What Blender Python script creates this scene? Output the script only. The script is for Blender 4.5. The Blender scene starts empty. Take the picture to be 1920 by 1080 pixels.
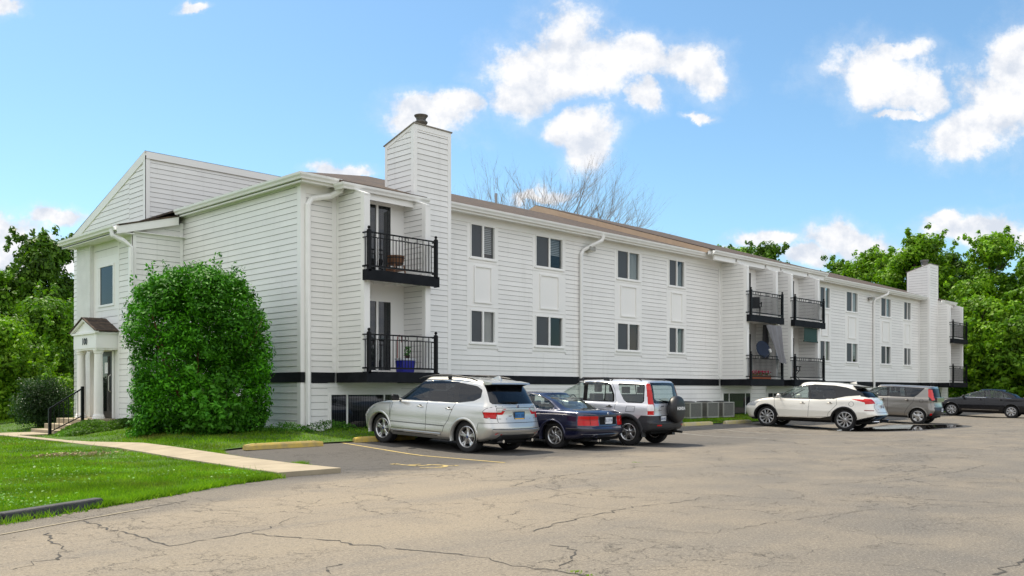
import bpy, bmesh, math, random
import numpy as np
from mathutils import Vector, Matrix
from mathutils.bvhtree import BVHTree
rnd = random.Random(7)
rng = np.random.default_rng(11)
S = bpy.context.scene
COL = S.collection
# ------------------------------------------------------------ camera
CA = math.radians(44.3)            # camera yaw measured from world +X (the long facade runs along +X)
CH = 1.38
F_ = (math.cos(CA), math.sin(CA)); R_ = (math.sin(CA), -math.cos(CA))
cam_d = bpy.data.cameras.new('camera'); cam = bpy.data.objects.new('camera', cam_d); COL.objects.link(cam)
cam.location = (0, 0, CH); cam.rotation_euler = (math.pi/2, 0, CA - math.pi/2)
cam_d.sensor_width = 36; cam_d.lens = 31.875; cam_d.shift_y = 0.1005; cam_d.clip_end = 2000; cam_d.clip_start = 0.1
S.camera = cam
S.view_settings.view_transform = 'Standard'; S.view_settings.look = 'None'
S.view_settings.exposure = 0.47; S.view_settings.gamma = 1
# ------------------------------------------------------------ sun
SUN_EL = math.radians(60); SUN_AZ = math.atan2(1.0, 0.03)   # from behind the building, slightly towards its near end
sdir = Vector((math.cos(SUN_EL)*math.cos(SUN_AZ), math.cos(SUN_EL)*math.sin(SUN_AZ), math.sin(SUN_EL)))
sun_d = bpy.data.lights.new('sun', 'SUN'); sun = bpy.data.objects.new('sun', sun_d); COL.objects.link(sun)
sun_d.energy = 4.3; sun_d.angle = math.radians(0.6); sun_d.color = (1, 0.90, 0.74)
sun.rotation_euler = (-sdir).to_track_quat('-Z', 'Y').to_euler()
sun.location = (0, 0, 60)
# ------------------------------------------------------------ sky with clouds
W = bpy.data.worlds.new('World'); S.world = W; W.use_nodes = True
nt = W.node_tree; N = nt.nodes; Lk = nt.links; N.clear()
def nn(t, **k):
    n = N.new(t)
    for a, b in k.items(): setattr(n, a, b)
    return n
def wm(op, a, b=None, c=None):
    n = nn('ShaderNodeMath', operation=op)
    for i, v in enumerate((a, b, c)):
        if v is None: continue
        if isinstance(v, (int, float)): n.inputs[i].default_value = v
        else: Lk.new(v, n.inputs[i])
    return n.outputs[0]
sky = nn('ShaderNodeTexSky', sky_type='NISHITA'); sky.sun_disc = False
sky.sun_elevation = SUN_EL; sky.sun_rotation = math.pi/2 - SUN_AZ
sky.air_density = 1.0; sky.dust_density = 0.6; sky.ozone_density = 1.6
tc = nn('ShaderNodeTexCoord')
dF = nn('ShaderNodeVectorMath', operation='DOT_PRODUCT'); Lk.new(tc.outputs['Generated'], dF.inputs[0]); dF.inputs[1].default_value = (F_[0], F_[1], 0)
dR = nn('ShaderNodeVectorMath', operation='DOT_PRODUCT'); Lk.new(tc.outputs['Generated'], dR.inputs[0]); dR.inputs[1].default_value = (R_[0], R_[1], 0)
sep = nn('ShaderNodeSeparateXYZ'); Lk.new(tc.outputs['Generated'], sep.inputs[0])
fa = wm('MAXIMUM', wm('ABSOLUTE', dF.outputs['Value']), 0.15)
uu = wm('DIVIDE', dR.outputs['Value'], fa); vv = wm('DIVIDE', sep.outputs['Z'], fa)
uvn = nn('ShaderNodeCombineXYZ'); Lk.new(uu, uvn.inputs[0]); Lk.new(vv, uvn.inputs[1]); Lk.new(wm('SIGN', dF.outputs['Value']), uvn.inputs[2])
nz = nn('ShaderNodeTexNoise'); nz.inputs['Scale'].default_value = 9; nz.inputs['Detail'].default_value = 9; nz.inputs['Roughness'].default_value = 0.6
Lk.new(uvn.outputs[0], nz.inputs['Vector'])
nsub = nn('ShaderNodeVectorMath', operation='SUBTRACT'); Lk.new(nz.outputs['Color'], nsub.inputs[0]); nsub.inputs[1].default_value = (.5, .5, .5)
nscl = nn('ShaderNodeVectorMath', operation='MULTIPLY'); Lk.new(nsub.outputs[0], nscl.inputs[0]); nscl.inputs[1].default_value = (.10, .09, 0)
pos = nn('ShaderNodeVectorMath', operation='ADD'); Lk.new(uvn.outputs[0], pos.inputs[0]); Lk.new(nscl.outputs[0], pos.inputs[1])
CL = [(1060,85,80,68),(1000,120,90,62),(1050,130,120,62),(1120,115,80,55),(1010,165,85,50),(1180,125,75,48),(985,190,70,34),(1130,135,85,50),(1190,115,60,40),(1270,130,85,45),(1320,135,62,48),(1095,160,90,40),
      (800,215,85,36),(760,240,50,28),(860,195,42,26),(1115,258,48,44),(1085,240,50,26),(1200,195,30,28),(1300,220,34,9),
      (1650,135,100,55),(1700,100,60,22),(1720,170,60,35),(1880,190,90,75),(1830,240,100,48),(1900,120,62,55),(1960,170,80,120),
      (0,18,50,22),(370,3,26,9),(632,320,50,13),(1580,445,105,32),(1650,470,80,25),(1850,425,150,34),(1780,400,60,16),(1500,480,50,22),
      (20,440,90,36),(60,490,120,50),(100,410,40,20),(1025,355,60,9),(1060,345,40,14),(1380,470,70,16),(1430,440,60,20),(1680,205,40,9),(30,600,160,40)]
acc = None
for (cx, cy, rx, ry) in CL:
    s = nn('ShaderNodeVectorMath', operation='SUBTRACT'); Lk.new(pos.outputs[0], s.inputs[0]); s.inputs[1].default_value = ((cx-960)/1700, (733-cy)/1700, 1)
    m = nn('ShaderNodeVectorMath', operation='MULTIPLY'); Lk.new(s.outputs[0], m.inputs[0]); m.inputs[1].default_value = (1700/rx, 1700/ry, 1.5)
    l = nn('ShaderNodeVectorMath', operation='LENGTH'); Lk.new(m.outputs[0], l.inputs[0])
    v = wm('SUBTRACT', 1.35, l.outputs['Value'])
    acc = v if acc is None else wm('MAXIMUM', acc, v)
# unseen cloud behind the camera, thickened and brightened to add white fill light
nb = nn('ShaderNodeTexNoise'); nb.inputs['Scale'].default_value = 2.2; nb.inputs['Detail'].default_value = 7
Lk.new(tc.outputs['Generated'], nb.inputs['Vector'])
bk = wm('MULTIPLY', wm('SUBTRACT', nb.outputs['Fac'], 0.33), 5)
bsel = wm('LESS_THAN', dF.outputs['Value'], 0.02)
acc = wm('ADD', wm('MULTIPLY', bk, bsel), wm('MULTIPLY', acc, wm('SUBTRACT', 1, bsel)))
n2 = nn('ShaderNodeTexNoise'); n2.inputs['Scale'].default_value = 20; n2.inputs['Detail'].default_value = 12; n2.inputs['Roughness'].default_value = .68
Lk.new(uvn.outputs[0], n2.inputs['Vector'])
dens = wm('ADD', wm('ADD', acc, .10), wm('MULTIPLY', wm('SUBTRACT', n2.outputs['Fac'], .5), 1.7))
mr = nn('ShaderNodeMapRange', interpolation_type='SMOOTHSTEP'); Lk.new(dens, mr.inputs['Value'])
mr.inputs['From Min'].default_value = 0.15; mr.inputs['From Max'].default_value = 0.85
ccol = nn('ShaderNodeMix', data_type='RGBA')
n3 = nn('ShaderNodeTexNoise'); n3.inputs['Scale'].default_value = 15; n3.inputs['Detail'].default_value = 9
Lk.new(pos.outputs[0], n3.inputs['Vector'])
cr3 = nn('ShaderNodeMapRange'); Lk.new(n3.outputs['Fac'], cr3.inputs['Value']); cr3.inputs['From Min'].default_value = .34; cr3.inputs['From Max'].default_value = .62
upo = nn('ShaderNodeVectorMath', operation='ADD'); Lk.new(uvn.outputs[0], upo.inputs[0]); upo.inputs[1].default_value = (-.006, .014, 0)
n2b = nn('ShaderNodeTexNoise'); n2b.inputs['Scale'].default_value = 20; n2b.inputs['Detail'].default_value = 5; n2b.inputs['Roughness'].default_value = .6; Lk.new(upo.outputs[0], n2b.inputs['Vector'])
n2c = nn('ShaderNodeTexNoise'); n2c.inputs['Scale'].default_value = 20; n2c.inputs['Detail'].default_value = 5; n2c.inputs['Roughness'].default_value = .6; Lk.new(uvn.outputs[0], n2c.inputs['Vector'])
lit = wm('MULTIPLY_ADD', wm('SUBTRACT', n2c.outputs['Fac'], n2b.outputs['Fac']), 4.0, .62)
lit = wm('ADD', lit, wm('MULTIPLY', wm('SUBTRACT', cr3.outputs[0], .5), .7)); clp = nn('ShaderNodeClamp'); Lk.new(lit, clp.inputs[0])
Lk.new(clp.outputs[0], ccol.inputs[0])
ccol.inputs[6].default_value = (5.2, 5.6, 6.3, 1); ccol.inputs[7].default_value = (7.4, 7.4, 7.5, 1)
cb = nn('ShaderNodeMix', data_type='RGBA', blend_type='MULTIPLY'); cb.inputs[0].default_value = 1
Lk.new(ccol.outputs[2], cb.inputs[6]); bsc = wm('MULTIPLY_ADD', bsel, .45, 1.0); cbv = nn('ShaderNodeCombineColor')
for i_ in range(3): Lk.new(bsc, cbv.inputs[i_])
Lk.new(cbv.outputs[0], cb.inputs[7]); ccol = cb
mr2 = nn('ShaderNodeMapRange', interpolation_type='SMOOTHSTEP'); Lk.new(dens, mr2.inputs['Value']); mr2.inputs['From Min'].default_value = -.35; mr2.inputs['From Max'].default_value = .6; mr2.inputs['To Max'].default_value = .20
mx = nn('ShaderNodeMix', data_type='RGBA'); Lk.new(wm('MAXIMUM', mr.outputs[0], mr2.outputs[0]), mx.inputs[0])
tint = nn('ShaderNodeMix', data_type='RGBA', blend_type='MULTIPLY'); tint.inputs[0].default_value = 1
Lk.new(sky.outputs[0], tint.inputs[6]); tint.inputs[7].default_value = (.96, 1.21, 1.25, 1)
Lk.new(tint.outputs[2], mx.inputs[6]); Lk.new(ccol.outputs[2], mx.inputs[7])
# thin veil: a real summer sky is paler low down
bg = nn('ShaderNodeBackground'); bg.inputs['Strength'].default_value = 0.10
Lk.new(mx.outputs[2], bg.inputs['Color'])
wo = nn('ShaderNodeOutputWorld'); Lk.new(bg.outputs[0], wo.inputs['Surface'])

# ------------------------------------------------------------ maths helpers
def sat(v): return max(0.0, min(1.0, v))
def sm(v): v = sat(v); return v*v*(3-2*v)
def terr(x, y):
    e = 7.6 + 2.0*sat((y-20)/8)
    return sat((y-15.0)*0.048/0.3)*0.3*sm((x-e)/2.6)
def onY(px, Y):                    # X of the point seen in column px on the vertical plane Y
    t = (px-960)/1700.0; return Y*(F_[0]+t*R_[0])/(F_[1]+t*R_[1])
def onX(px, X):
    t = (px-960)/1700.0; return X*(F_[1]+t*R_[1])/(F_[0]+t*R_[0])
def Z(py, X, Y): return CH+(733-py)/1700.0*(X*F_[0]+Y*F_[1])
def G(px, py, z=0.0):
    d = 1700*(CH-z)/(py-733.0); r = (px-960)/1700.0*d
    return (d*F_[0]+r*R_[0], d*F_[1]+r*R_[1])
# ------------------------------------------------------------ materials
MATS = {}
def mat(name, col=(.8,.8,.8), rough=.6, metal=0, spec=.5, coat=0, coat_r=.05, noise=None, bump=None, alpha=None, emis=None):
    """noise=(scale, amount[, colour2]) varies the base colour, bump=(scale, strength)"""
    if name in MATS: return MATS[name]
    m = bpy.data.materials.new(name); m.use_nodes = True; t = m.node_tree
    b = t.nodes['Principled BSDF']
    b.inputs['Base Color'].default_value = (*col, 1); b.inputs['Roughness'].default_value = rough
    b.inputs['Metallic'].default_value = metal; b.inputs['Specular IOR Level'].default_value = spec
    b.inputs['Coat Weight'].default_value = coat; b.inputs['Coat Roughness'].default_value = coat_r
    if noise or bump:
        g = t.nodes.new('ShaderNodeNewGeometry')
        if noise:
            nz = t.nodes.new('ShaderNodeTexNoise'); nz.inputs['Scale'].default_value = noise[0]; nz.inputs['Detail'].default_value = 6
            t.links.new(g.outputs['Position'], nz.inputs['Vector'])
            mp = t.nodes.new('ShaderNodeMapRange'); mp.inputs['From Min'].default_value = .3; mp.inputs['From Max'].default_value = .7
            t.links.new(nz.outputs['Fac'], mp.inputs['Value'])
            mi = t.nodes.new('ShaderNodeMix'); mi.data_type = 'RGBA'; t.links.new(mp.outputs[0], mi.inputs[0])
            c2 = noise[2] if len(noise) > 2 else tuple(c*(1-noise[1]) for c in col)
            mi.inputs[6].default_value = (*col, 1); mi.inputs[7].default_value = (*c2, 1)
            t.links.new(mi.outputs[2], b.inputs['Base Color'])
        if bump:
            nb = t.nodes.new('ShaderNodeTexNoise'); nb.inputs['Scale'].default_value = bump[0]; nb.inputs['Detail'].default_value = 4
            t.links.new(g.outputs['Position'], nb.inputs['Vector'])
            bp = t.nodes.new('ShaderNodeBump'); bp.inputs['Strength'].default_value = bump[1]; bp.inputs['Distance'].default_value = .01
            t.links.new(nb.outputs['Fac'], bp.inputs['Height']); t.links.new(bp.outputs[0], b.inputs['Normal'])
    MATS[name] = m; return m
def glass(name, tint=(.25,.3,.3), clear=.5, rough=.02, body=(.01,.012,.012), refl=.05, gk=.90):
    """thin glazing: part see-through tint, part dark body, glossy fresnel on top"""
    if name in MATS: return MATS[name]
    m = bpy.data.materials.new(name); m.use_nodes = True; t = m.node_tree; t.nodes.clear()
    o = t.nodes.new('ShaderNodeOutputMaterial')
    tr = t.nodes.new('ShaderNodeBsdfTransparent'); tr.inputs[0].default_value = (*tint, 1)
    df = t.nodes.new('ShaderNodeBsdfDiffuse'); df.inputs[0].default_value = (*body, 1)
    gl = t.nodes.new('ShaderNodeBsdfGlossy'); gl.inputs['Roughness'].default_value = rough; gl.inputs[0].default_value = (.95,.97,1,1)
    ge = t.nodes.new('ShaderNodeNewGeometry'); dt = t.nodes.new('ShaderNodeVectorMath'); dt.operation = 'DOT_PRODUCT'
    t.links.new(ge.outputs['Normal'], dt.inputs[0]); t.links.new(ge.outputs['Incoming'], dt.inputs[1])
    ab = t.nodes.new('ShaderNodeMath'); ab.operation = 'ABSOLUTE'; t.links.new(dt.outputs['Value'], ab.inputs[0])
    om = t.nodes.new('ShaderNodeMath'); om.operation = 'SUBTRACT'; om.inputs[0].default_value = 1; t.links.new(ab.outputs[0], om.inputs[1])
    fr = t.nodes.new('ShaderNodeMath'); fr.operation = 'POWER'; fr.inputs[1].default_value = 5.0; t.links.new(om.outputs[0], fr.inputs[0])
    fm = t.nodes.new('ShaderNodeMath'); fm.operation = 'MULTIPLY_ADD'; fm.inputs[1].default_value = gk; fm.inputs[2].default_value = refl
    m1 = t.nodes.new('ShaderNodeMixShader'); m1.inputs[0].default_value = clear
    m2 = t.nodes.new('ShaderNodeMixShader')
    t.links.new(fr.outputs[0], fm.inputs[0]); t.links.new(fm.outputs[0], m2.inputs[0])
    t.links.new(df.outputs[0], m1.inputs[1]); t.links.new(tr.outputs[0], m1.inputs[2])
    t.links.new(m1.outputs[0], m2.inputs[1]); t.links.new(gl.outputs[0], m2.inputs[2]); t.links.new(m2.outputs[0], o.inputs[0])
    MATS[name] = m; return m
# ------------------------------------------------------------ object helpers
def tag(o, label=None, cat=None, group=None, kind=None):
    if label: o['label'] = label
    if cat: o['category'] = cat
    if group: o['group'] = group
    if kind: o['kind'] = kind
    return o
def empty(name, loc, rz=0):
    o = bpy.data.objects.new(name, None); COL.objects.link(o); o.location = loc; o.rotation_euler = (0, 0, rz)
    o.empty_display_size = .2
    return o
def origin_of(p):
    v = Vector((0, 0, 0))
    while p is not None: v += p.location; p = p.parent
    return v
class MB:
    def __init__(s): s.v = []; s.f = []; s.m1 = []
    def add(s, vs, fs):
        n = len(s.v); s.v += [tuple(v) for v in vs]; s.f += [tuple(i+n for i in f) for f in fs]
    def box(s, x0, x1, y0, y1, z0, z1):
        s.add([(x0,y0,z0),(x1,y0,z0),(x1,y1,z0),(x0,y1,z0),(x0,y0,z1),(x1,y0,z1),(x1,y1,z1),(x0,y1,z1)],
              [(0,3,2,1),(4,5,6,7),(0,1,5,4),(1,2,6,5),(2,3,7,6),(3,0,4,7)])
    def hexa(s, p): s.add(p, [(0,3,2,1),(4,5,6,7),(0,1,5,4),(1,2,6,5),(2,3,7,6),(3,0,4,7)])
    def quad(s, a, b, c, d): s.add([a,b,c,d], [(0,1,2,3)])
    def poly(s, pts): s.add(pts, [tuple(range(len(pts)))])
    def bar(s, a, b, w, h, up=(0,0,1)):
        a = Vector(a); b = Vector(b); d = (b-a)
        if d.length < 1e-6: return
        d.normalize(); u = Vector(up)
        if abs(d.dot(u)) > .99: u = Vector((1,0,0))
        sx = d.cross(u).normalized()*w/2; sy = sx.cross(d).normalized()*h/2
        P = [a-sx-sy, a+sx-sy, a+sx+sy, a-sx+sy, b-sx-sy, b+sx-sy, b+sx+sy, b-sx+sy]
        s.add(P, [(0,1,2,3),(7,6,5,4),(0,4,5,1),(1,5,6,2),(2,6,7,3),(3,7,4,0)])
    def tube(s, pts, r, n=8, cap=True):
        pts = [Vector(p) for p in pts]; rs = r if isinstance(r, (list, tuple)) else [r]*len(pts)
        rings = []; prev = None
        for i, p in enumerate(pts):
            d = (pts[min(i+1, len(pts)-1)]-pts[max(i-1, 0)]).normalized()
            u = prev if prev is not None else (Vector((0,0,1)) if abs(d.z) < .9 else Vector((1,0,0)))
            a = (u-d*u.dot(d))
            if a.length < 1e-5: a = Vector((0,1,0))-d*d.y
            a.normalize(); b = d.cross(a); prev = a
            rings.append([p+(a*math.cos(k*2*math.pi/n)+b*math.sin(k*2*math.pi/n))*rs[i] for k in range(n)])
        vs = [q for g in rings for q in g]; fs = []
        for i in range(len(rings)-1):
            for k in range(n): fs.append((i*n+k, i*n+(k+1)%n, (i+1)*n+(k+1)%n, (i+1)*n+k))
        if cap: fs.append(tuple(reversed(range(n)))); fs.append(tuple(range((len(rings)-1)*n, len(rings)*n)))
        s.add(vs, fs)
    def lathe(s, c, prof, n=24, axis='z', a0=0, a1=2*math.pi):
        """prof: (radius, height) list about an axis through c"""
        full = abs(a1-a0-2*math.pi) < 1e-6; vs = []
        m = n if full else n+1
        for (r, h) in prof:
            for k in range(m):
                a = a0+(a1-a0)*k/n; p, q = r*math.cos(a), r*math.sin(a)
                vs.append((c[0]+p, c[1]+q, c[2]+h) if axis == 'z' else ((c[0]+p, c[1]+h, c[2]+q) if axis == 'y' else (c[0]+h, c[1]+p, c[2]+q)))
        fs = []
        for i in range(len(prof)-1):
            for k in range(n):
                k2 = (k+1) % m if full else k+1
                fs.append((i*m+k, i*m+k2, (i+1)*m+k2, (i+1)*m+k))
        s.add(vs, fs)
    def build(s, name, m, parent=None, smooth=False, local=False, bevel=0, rec=True):
        me = bpy.data.meshes.new(name)
        o0 = Vector((0,0,0)) if (parent is None or local) else origin_of(parent)
        me.from_pydata([(v[0]-o0.x, v[1]-o0.y, v[2]-o0.z) for v in s.v], [], s.f)
        for i in s.m1: me.polygons[i].material_index = 1
        if rec:
            bm = bmesh.new(); bm.from_mesh(me); bmesh.ops.recalc_face_normals(bm, faces=bm.faces); bm.to_mesh(me); bm.free()
        if smooth: me.polygons.foreach_set('use_smooth', [True]*len(me.polygons))
        for mm in (m if isinstance(m, list) else [m]): me.materials.append(mm)
        o = bpy.data.objects.new(name, me); COL.objects.link(o)
        if parent is not None: o.parent = parent
        if bevel:
            b = o.modifiers.new('bevel', 'BEVEL'); b.width = bevel; b.segments = 2; b.limit_method = 'ANGLE'
        return o
def fast_mesh(name, V, Fq, m, parent=None, smooth=False, loc=None):
    """V (n,3) float array, Fq (k,4) or (k,3) int array"""
    me = bpy.data.meshes.new(name); k = Fq.shape[1]
    me.vertices.add(len(V)); me.vertices.foreach_set('co', np.asarray(V, np.float32).ravel())
    me.loops.add(Fq.size); me.loops.foreach_set('vertex_index', Fq.astype(np.int32).ravel())
    me.polygons.add(len(Fq)); me.polygons.foreach_set('loop_start', np.arange(0, Fq.size, k, dtype=np.int32))
    me.update(calc_edges=True); me.validate()
    if smooth: me.polygons.foreach_set('use_smooth', [True]*len(me.polygons))
    me.materials.append(m)
    o = bpy.data.objects.new(name, me); COL.objects.link(o)
    if parent is not None: o.parent = parent
    if loc is not None: o.location = loc
    return o
def copy_tree(o, parent=None):
    c = o.copy(); COL.objects.link(c); c.parent = parent
    for ch in list(o.children): copy_tree(ch, c)
    return c
def text_mesh(txt, size, depth, name, m, parent, M, bold=0):
    cu = bpy.data.curves.new(name, 'FONT'); cu.body = txt; cu.size = size; cu.extrude = depth; cu.align_x = 'CENTER'; cu.align_y = 'CENTER'; cu.offset = bold; cu.resolution_u = 3
    t = bpy.data.objects.new(name, cu); COL.objects.link(t)
    dg = bpy.context.evaluated_depsgraph_get(); me = bpy.data.meshes.new_from_object(t.evaluated_get(dg))
    bpy.data.objects.remove(t); bpy.data.curves.remove(cu)
    me.materials.clear(); me.materials.append(m); me.transform(M)
    o = bpy.data.objects.new(name, me); COL.objects.link(o)
    if parent is not None: o.parent = parent
    return o
def frame_matrix(origin, xa, ya):
    xa = Vector(xa).normalized(); ya = Vector(ya); za = xa.cross(ya).normalized(); ya = za.cross(xa)
    return Matrix(((xa.x, ya.x, za.x, origin[0]), (xa.y, ya.y, za.y, origin[1]), (xa.z, ya.z, za.z, origin[2]), (0,0,0,1)))
# ============================================================ GROUND
def sheet(name, poly, step, zoff, m, x0=None, zf=None):
    """flat polygon cut into cells that follow the terrain"""
    bm = bmesh.new(); vs = [bm.verts.new((p[0], p[1], 0)) for p in poly]; bm.faces.new(vs)
    xs = [p[0] for p in poly]; ys = [p[1] for p in poly]
    for ax, lo, hi in ((0, min(xs), max(xs)), (1, min(ys), max(ys))):
        cuts = list(np.arange(math.ceil(lo/step)*step, hi, step))
        for c in cuts:
            if step > 2 or True:
                co = (c, 0, 0) if ax == 0 else (0, c, 0); no = (1, 0, 0) if ax == 0 else (0, 1, 0)
                bmesh.ops.bisect_plane(bm, geom=bm.verts[:]+bm.edges[:]+bm.faces[:], plane_co=co, plane_no=no, dist=1e-5)
    bmesh.ops.triangulate(bm, faces=[f for f in bm.faces if len(f.verts) > 4])
    for v in bm.verts: v.co.z = (zf or terr)(v.co.x, v.co.y)+zoff
    bmesh.ops.recalc_face_normals(bm, faces=bm.faces)
    if sum(f.normal.z for f in bm.faces) < 0: bmesh.ops.reverse_faces(bm, faces=bm.faces)
    me = bpy.data.meshes.new(name); bm.to_mesh(me); bm.free(); me.materials.append(m)
    for p in me.polygons: p.use_smooth = True
    o = bpy.data.objects.new(name, me); COL.objects.link(o); return o

def asphalt_mat():
    m = bpy.data.materials.new('asphalt'); m.use_nodes = True; t = m.node_tree; b = t.nodes['Principled BSDF']
    L = t.links.new
    def n(ty, **k):
        q = t.nodes.new(ty)
        for a, v in k.items(): setattr(q, a, v)
        return q
    def M(op, a, b_=None, c=None, clamp=False):
        q = n('ShaderNodeMath', operation=op); q.use_clamp = clamp
        for i, v in enumerate((a, b_, c)):
            if v is None: continue
            if isinstance(v, (int, float)): q.inputs[i].default_value = v
            else: L(v, q.inputs[i])
        return q.outputs[0]
    def MR(v, a, b_, c=0., d=1.):
        q = n('ShaderNodeMapRange', interpolation_type='SMOOTHSTEP'); L(v, q.inputs['Value'])
        for k, w in (('From Min', a), ('From Max', b_), ('To Min', c), ('To Max', d)): q.inputs[k].default_value = w
        return q.outputs[0]
    def NZ(scale, det=5, rough=.55, vec=None):
        q = n('ShaderNodeTexNoise'); q.inputs['Scale'].default_value = scale; q.inputs['Detail'].default_value = det; q.inputs['Roughness'].default_value = rough
        L(vec if vec is not None else P, q.inputs['Vector']); return q
    def MIX(f, a, b_):
        q = n('ShaderNodeMix', data_type='RGBA')
        L(f, q.inputs[0])
        for i, v in ((6, a), (7, b_)):
            if isinstance(v, tuple): q.inputs[i].default_value = (*v, 1)
            else: L(v, q.inputs[i])
        return q.outputs[2]
    P = n('ShaderNodeNewGeometry').outputs['Position']
    sp = n('ShaderNodeSeparateXYZ'); L(P, sp.inputs[0]); X, Y = sp.outputs[0], sp.outputs[1]
    big = NZ(.16, 4).outputs['Fac']; mid = NZ(.9, 6).outputs['Fac']; fine = NZ(42, 3, .7).outputs['Fac']; agg = NZ(150, 2, .8).outputs['Fac']
    # streaks along the driving lane (the lane runs along +X)
    mp = n('ShaderNodeMapping'); mp.inputs['Scale'].default_value = (.06, .75, 1); mp.inputs['Rotation'].default_value = (0, 0, .12); L(P, mp.inputs[0])
    streak = NZ(1.3, 5, .6, mp.outputs[0]).outputs['Fac']
    base = MIX(MR(big, .35, .65), (.285, .235, .17), (.24, .205, .158))
    base = MIX(MR(streak, .45, .72, 0, .55), base, (.31, .255, .18))
    base = MIX(MR(streak, .46, .26, 0, .45), base, (.135, .128, .122))
    base = MIX(MR(mid, .50, .72, 0, .35), base, (.16, .145, .125))
    # newer dark sealed asphalt in the stalls and along the lawn; greyer worn stone near the lower right
    yb = M('ADD', Y, M('MULTIPLY', M('SUBTRACT', mid, .5), 1.6))
    xb = M('ADD', X, M('MULTIPLY', M('SUBTRACT', big, .5), 7))
    stall = M('MULTIPLY', MR(yb, 11.6, 13.0), MR(xb, 31, 18, .15, .95))
    base = MIX(stall, base, (.082, .076, .070))
    edge = M('SUBTRACT', M('ADD', M('MULTIPLY', X, -.44), yb), 8.35)
    base = MIX(M('MULTIPLY', MR(edge, -.75, .15, 0, .5), MR(xb, 12, 7)), base, (.085, .082, .080))
    near = M('ADD', M('MULTIPLY', X, .72), M('MULTIPLY', Y, -1.0))
    base = MIX(M('MULTIPLY', MR(near, -3, 3.5, 0, .65), MR(mid, .25, .6, .5, 1)), base, (.105, .102, .098))
    # aggregate speckle
    inv = M('SUBTRACT', 1, M('MULTIPLY', stall, .75))
    base = MIX(M('MULTIPLY', MR(fine, .53, .68, 0, .55), inv), base, (.42, .37, .29))
    base = MIX(MR(fine, .47, .33, 0, .60), base, (.07, .064, .056))
    base = MIX(MR(agg, .5, .36, 0, .5), base, (.08, .074, .066))
    f2 = NZ(15, 4, .75).outputs['Fac']; base = MIX(MR(f2, .5, .3, 0, .45), base, (.10, .092, .08)); base = MIX(M('MULTIPLY', MR(f2, .56, .72, 0, .3), inv), base, (.36, .32, .25))
    so_ = NZ(2.6, 4, .6).outputs['Fac']; base = MIX(MR(so_, .64, .74, 0, .4), base, (.09, .08, .07))
    # crack network
    wp = NZ(1.1, 6, .7).outputs['Color']
    ad = n('ShaderNodeVectorMath', operation='MULTIPLY_ADD'); L(wp, ad.inputs[0]); ad.inputs[1].default_value = (1.1, 1.1, 0); L(P, ad.inputs[2])
    def crack(scale, w, gate_lo, gate_hi, g):
        v = n('ShaderNodeTexVoronoi', feature='DISTANCE_TO_EDGE'); v.inputs['Scale'].default_value = scale; L(ad.outputs[0], v.inputs['Vector'])
        return M('MULTIPLY', MR(v.outputs['Distance'], w, w*.35), MR(g, gate_lo, gate_hi))
    g1 = NZ(.22, 3).outputs['Fac']; g2 = NZ(.5, 3).outputs['Fac']; g3 = NZ(.35, 2).outputs['Fac']
    c = M('MAXIMUM', M('MULTIPLY', crack(.33, .003, .46, .55, g1), .6), M('MAXIMUM', crack(1.25, .0065, .50, .58, g2), crack(3.2, .011, .55, .62, g3)))
    c = M('MULTIPLY', c, MR(mid, .3, .5, .35, 1))
    base = MIX(M('MULTIPLY', c, .8), base, (.055, .050, .044))
    L(base, b.inputs['Base Color']); b.inputs['Roughness'].default_value = .88; b.inputs['Specular IOR Level'].default_value = .25
    h = M('ADD', M('MULTIPLY', fine, .6), M('ADD', M('MULTIPLY', agg, .5), M('MULTIPLY', c, -2.2)))
    bp = n('ShaderNodeBump'); bp.inputs['Strength'].default_value = .8; bp.inputs['Distance'].default_value = .012
    L(h, bp.inputs['Height']); L(bp.outputs[0], b.inputs['Normal'])
    return m
ASPH = asphalt_mat()
GRASSB = mat('lawn_soil', (.04, .09, .006), .95, noise=(1.3, .5, (.06, .12, .01)), bump=(40, .6))
FIELD = mat('field', (.05, .085, .018), .95, noise=(.2, .4), bump=(4, .5))
CONC = mat('concrete', (.38, .315, .215), .9, noise=(2.2, .22), bump=(60, .35))

g = sheet('ground', [(-400,-400),(700,-400),(700,700),(-400,700)], 100, -.06, FIELD, zf=lambda x, y: 0); tag(g, kind='structure')
gx = np.concatenate([np.arange(-60, 0, 3), np.arange(0, 45, .5), np.arange(45, 70.1, 2.5)]); gy = np.concatenate([np.arange(-60, 9, 3), np.arange(9, 19.51, .5)])
PV = np.array([(x, y, terr(x, y)) for y in gy for x in gx]); k_ = len(gx); ii = np.arange(len(gy)-1)[:, None]*k_+np.arange(k_-1)[None]; PF = np.stack([ii, ii+1, ii+k_+1, ii+k_], -1).reshape(-1, 4)
parking = fast_mesh('parking_lot', PV, PF, ASPH, smooth=True); tag(parking, kind='structure')
LAWN = [(-60,-21.5),(-8,4.9),(3.08,10.56),(4.47,11.27),(5.3,11.6),(6.4,12.25),(7.7,12.75),(8.93,12.85),(8.97,16.9),(9.35,17.75),(12,17.95),(20,18.1),(40,18.15),(62,18.2),(66,14),(70,-10),(70,-60),(110,-60),(110,90),(-60,90)]
lawn = sheet('lawn', LAWN, 1.0, .035, GRASSB); tag(lawn, kind='structure')
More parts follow.
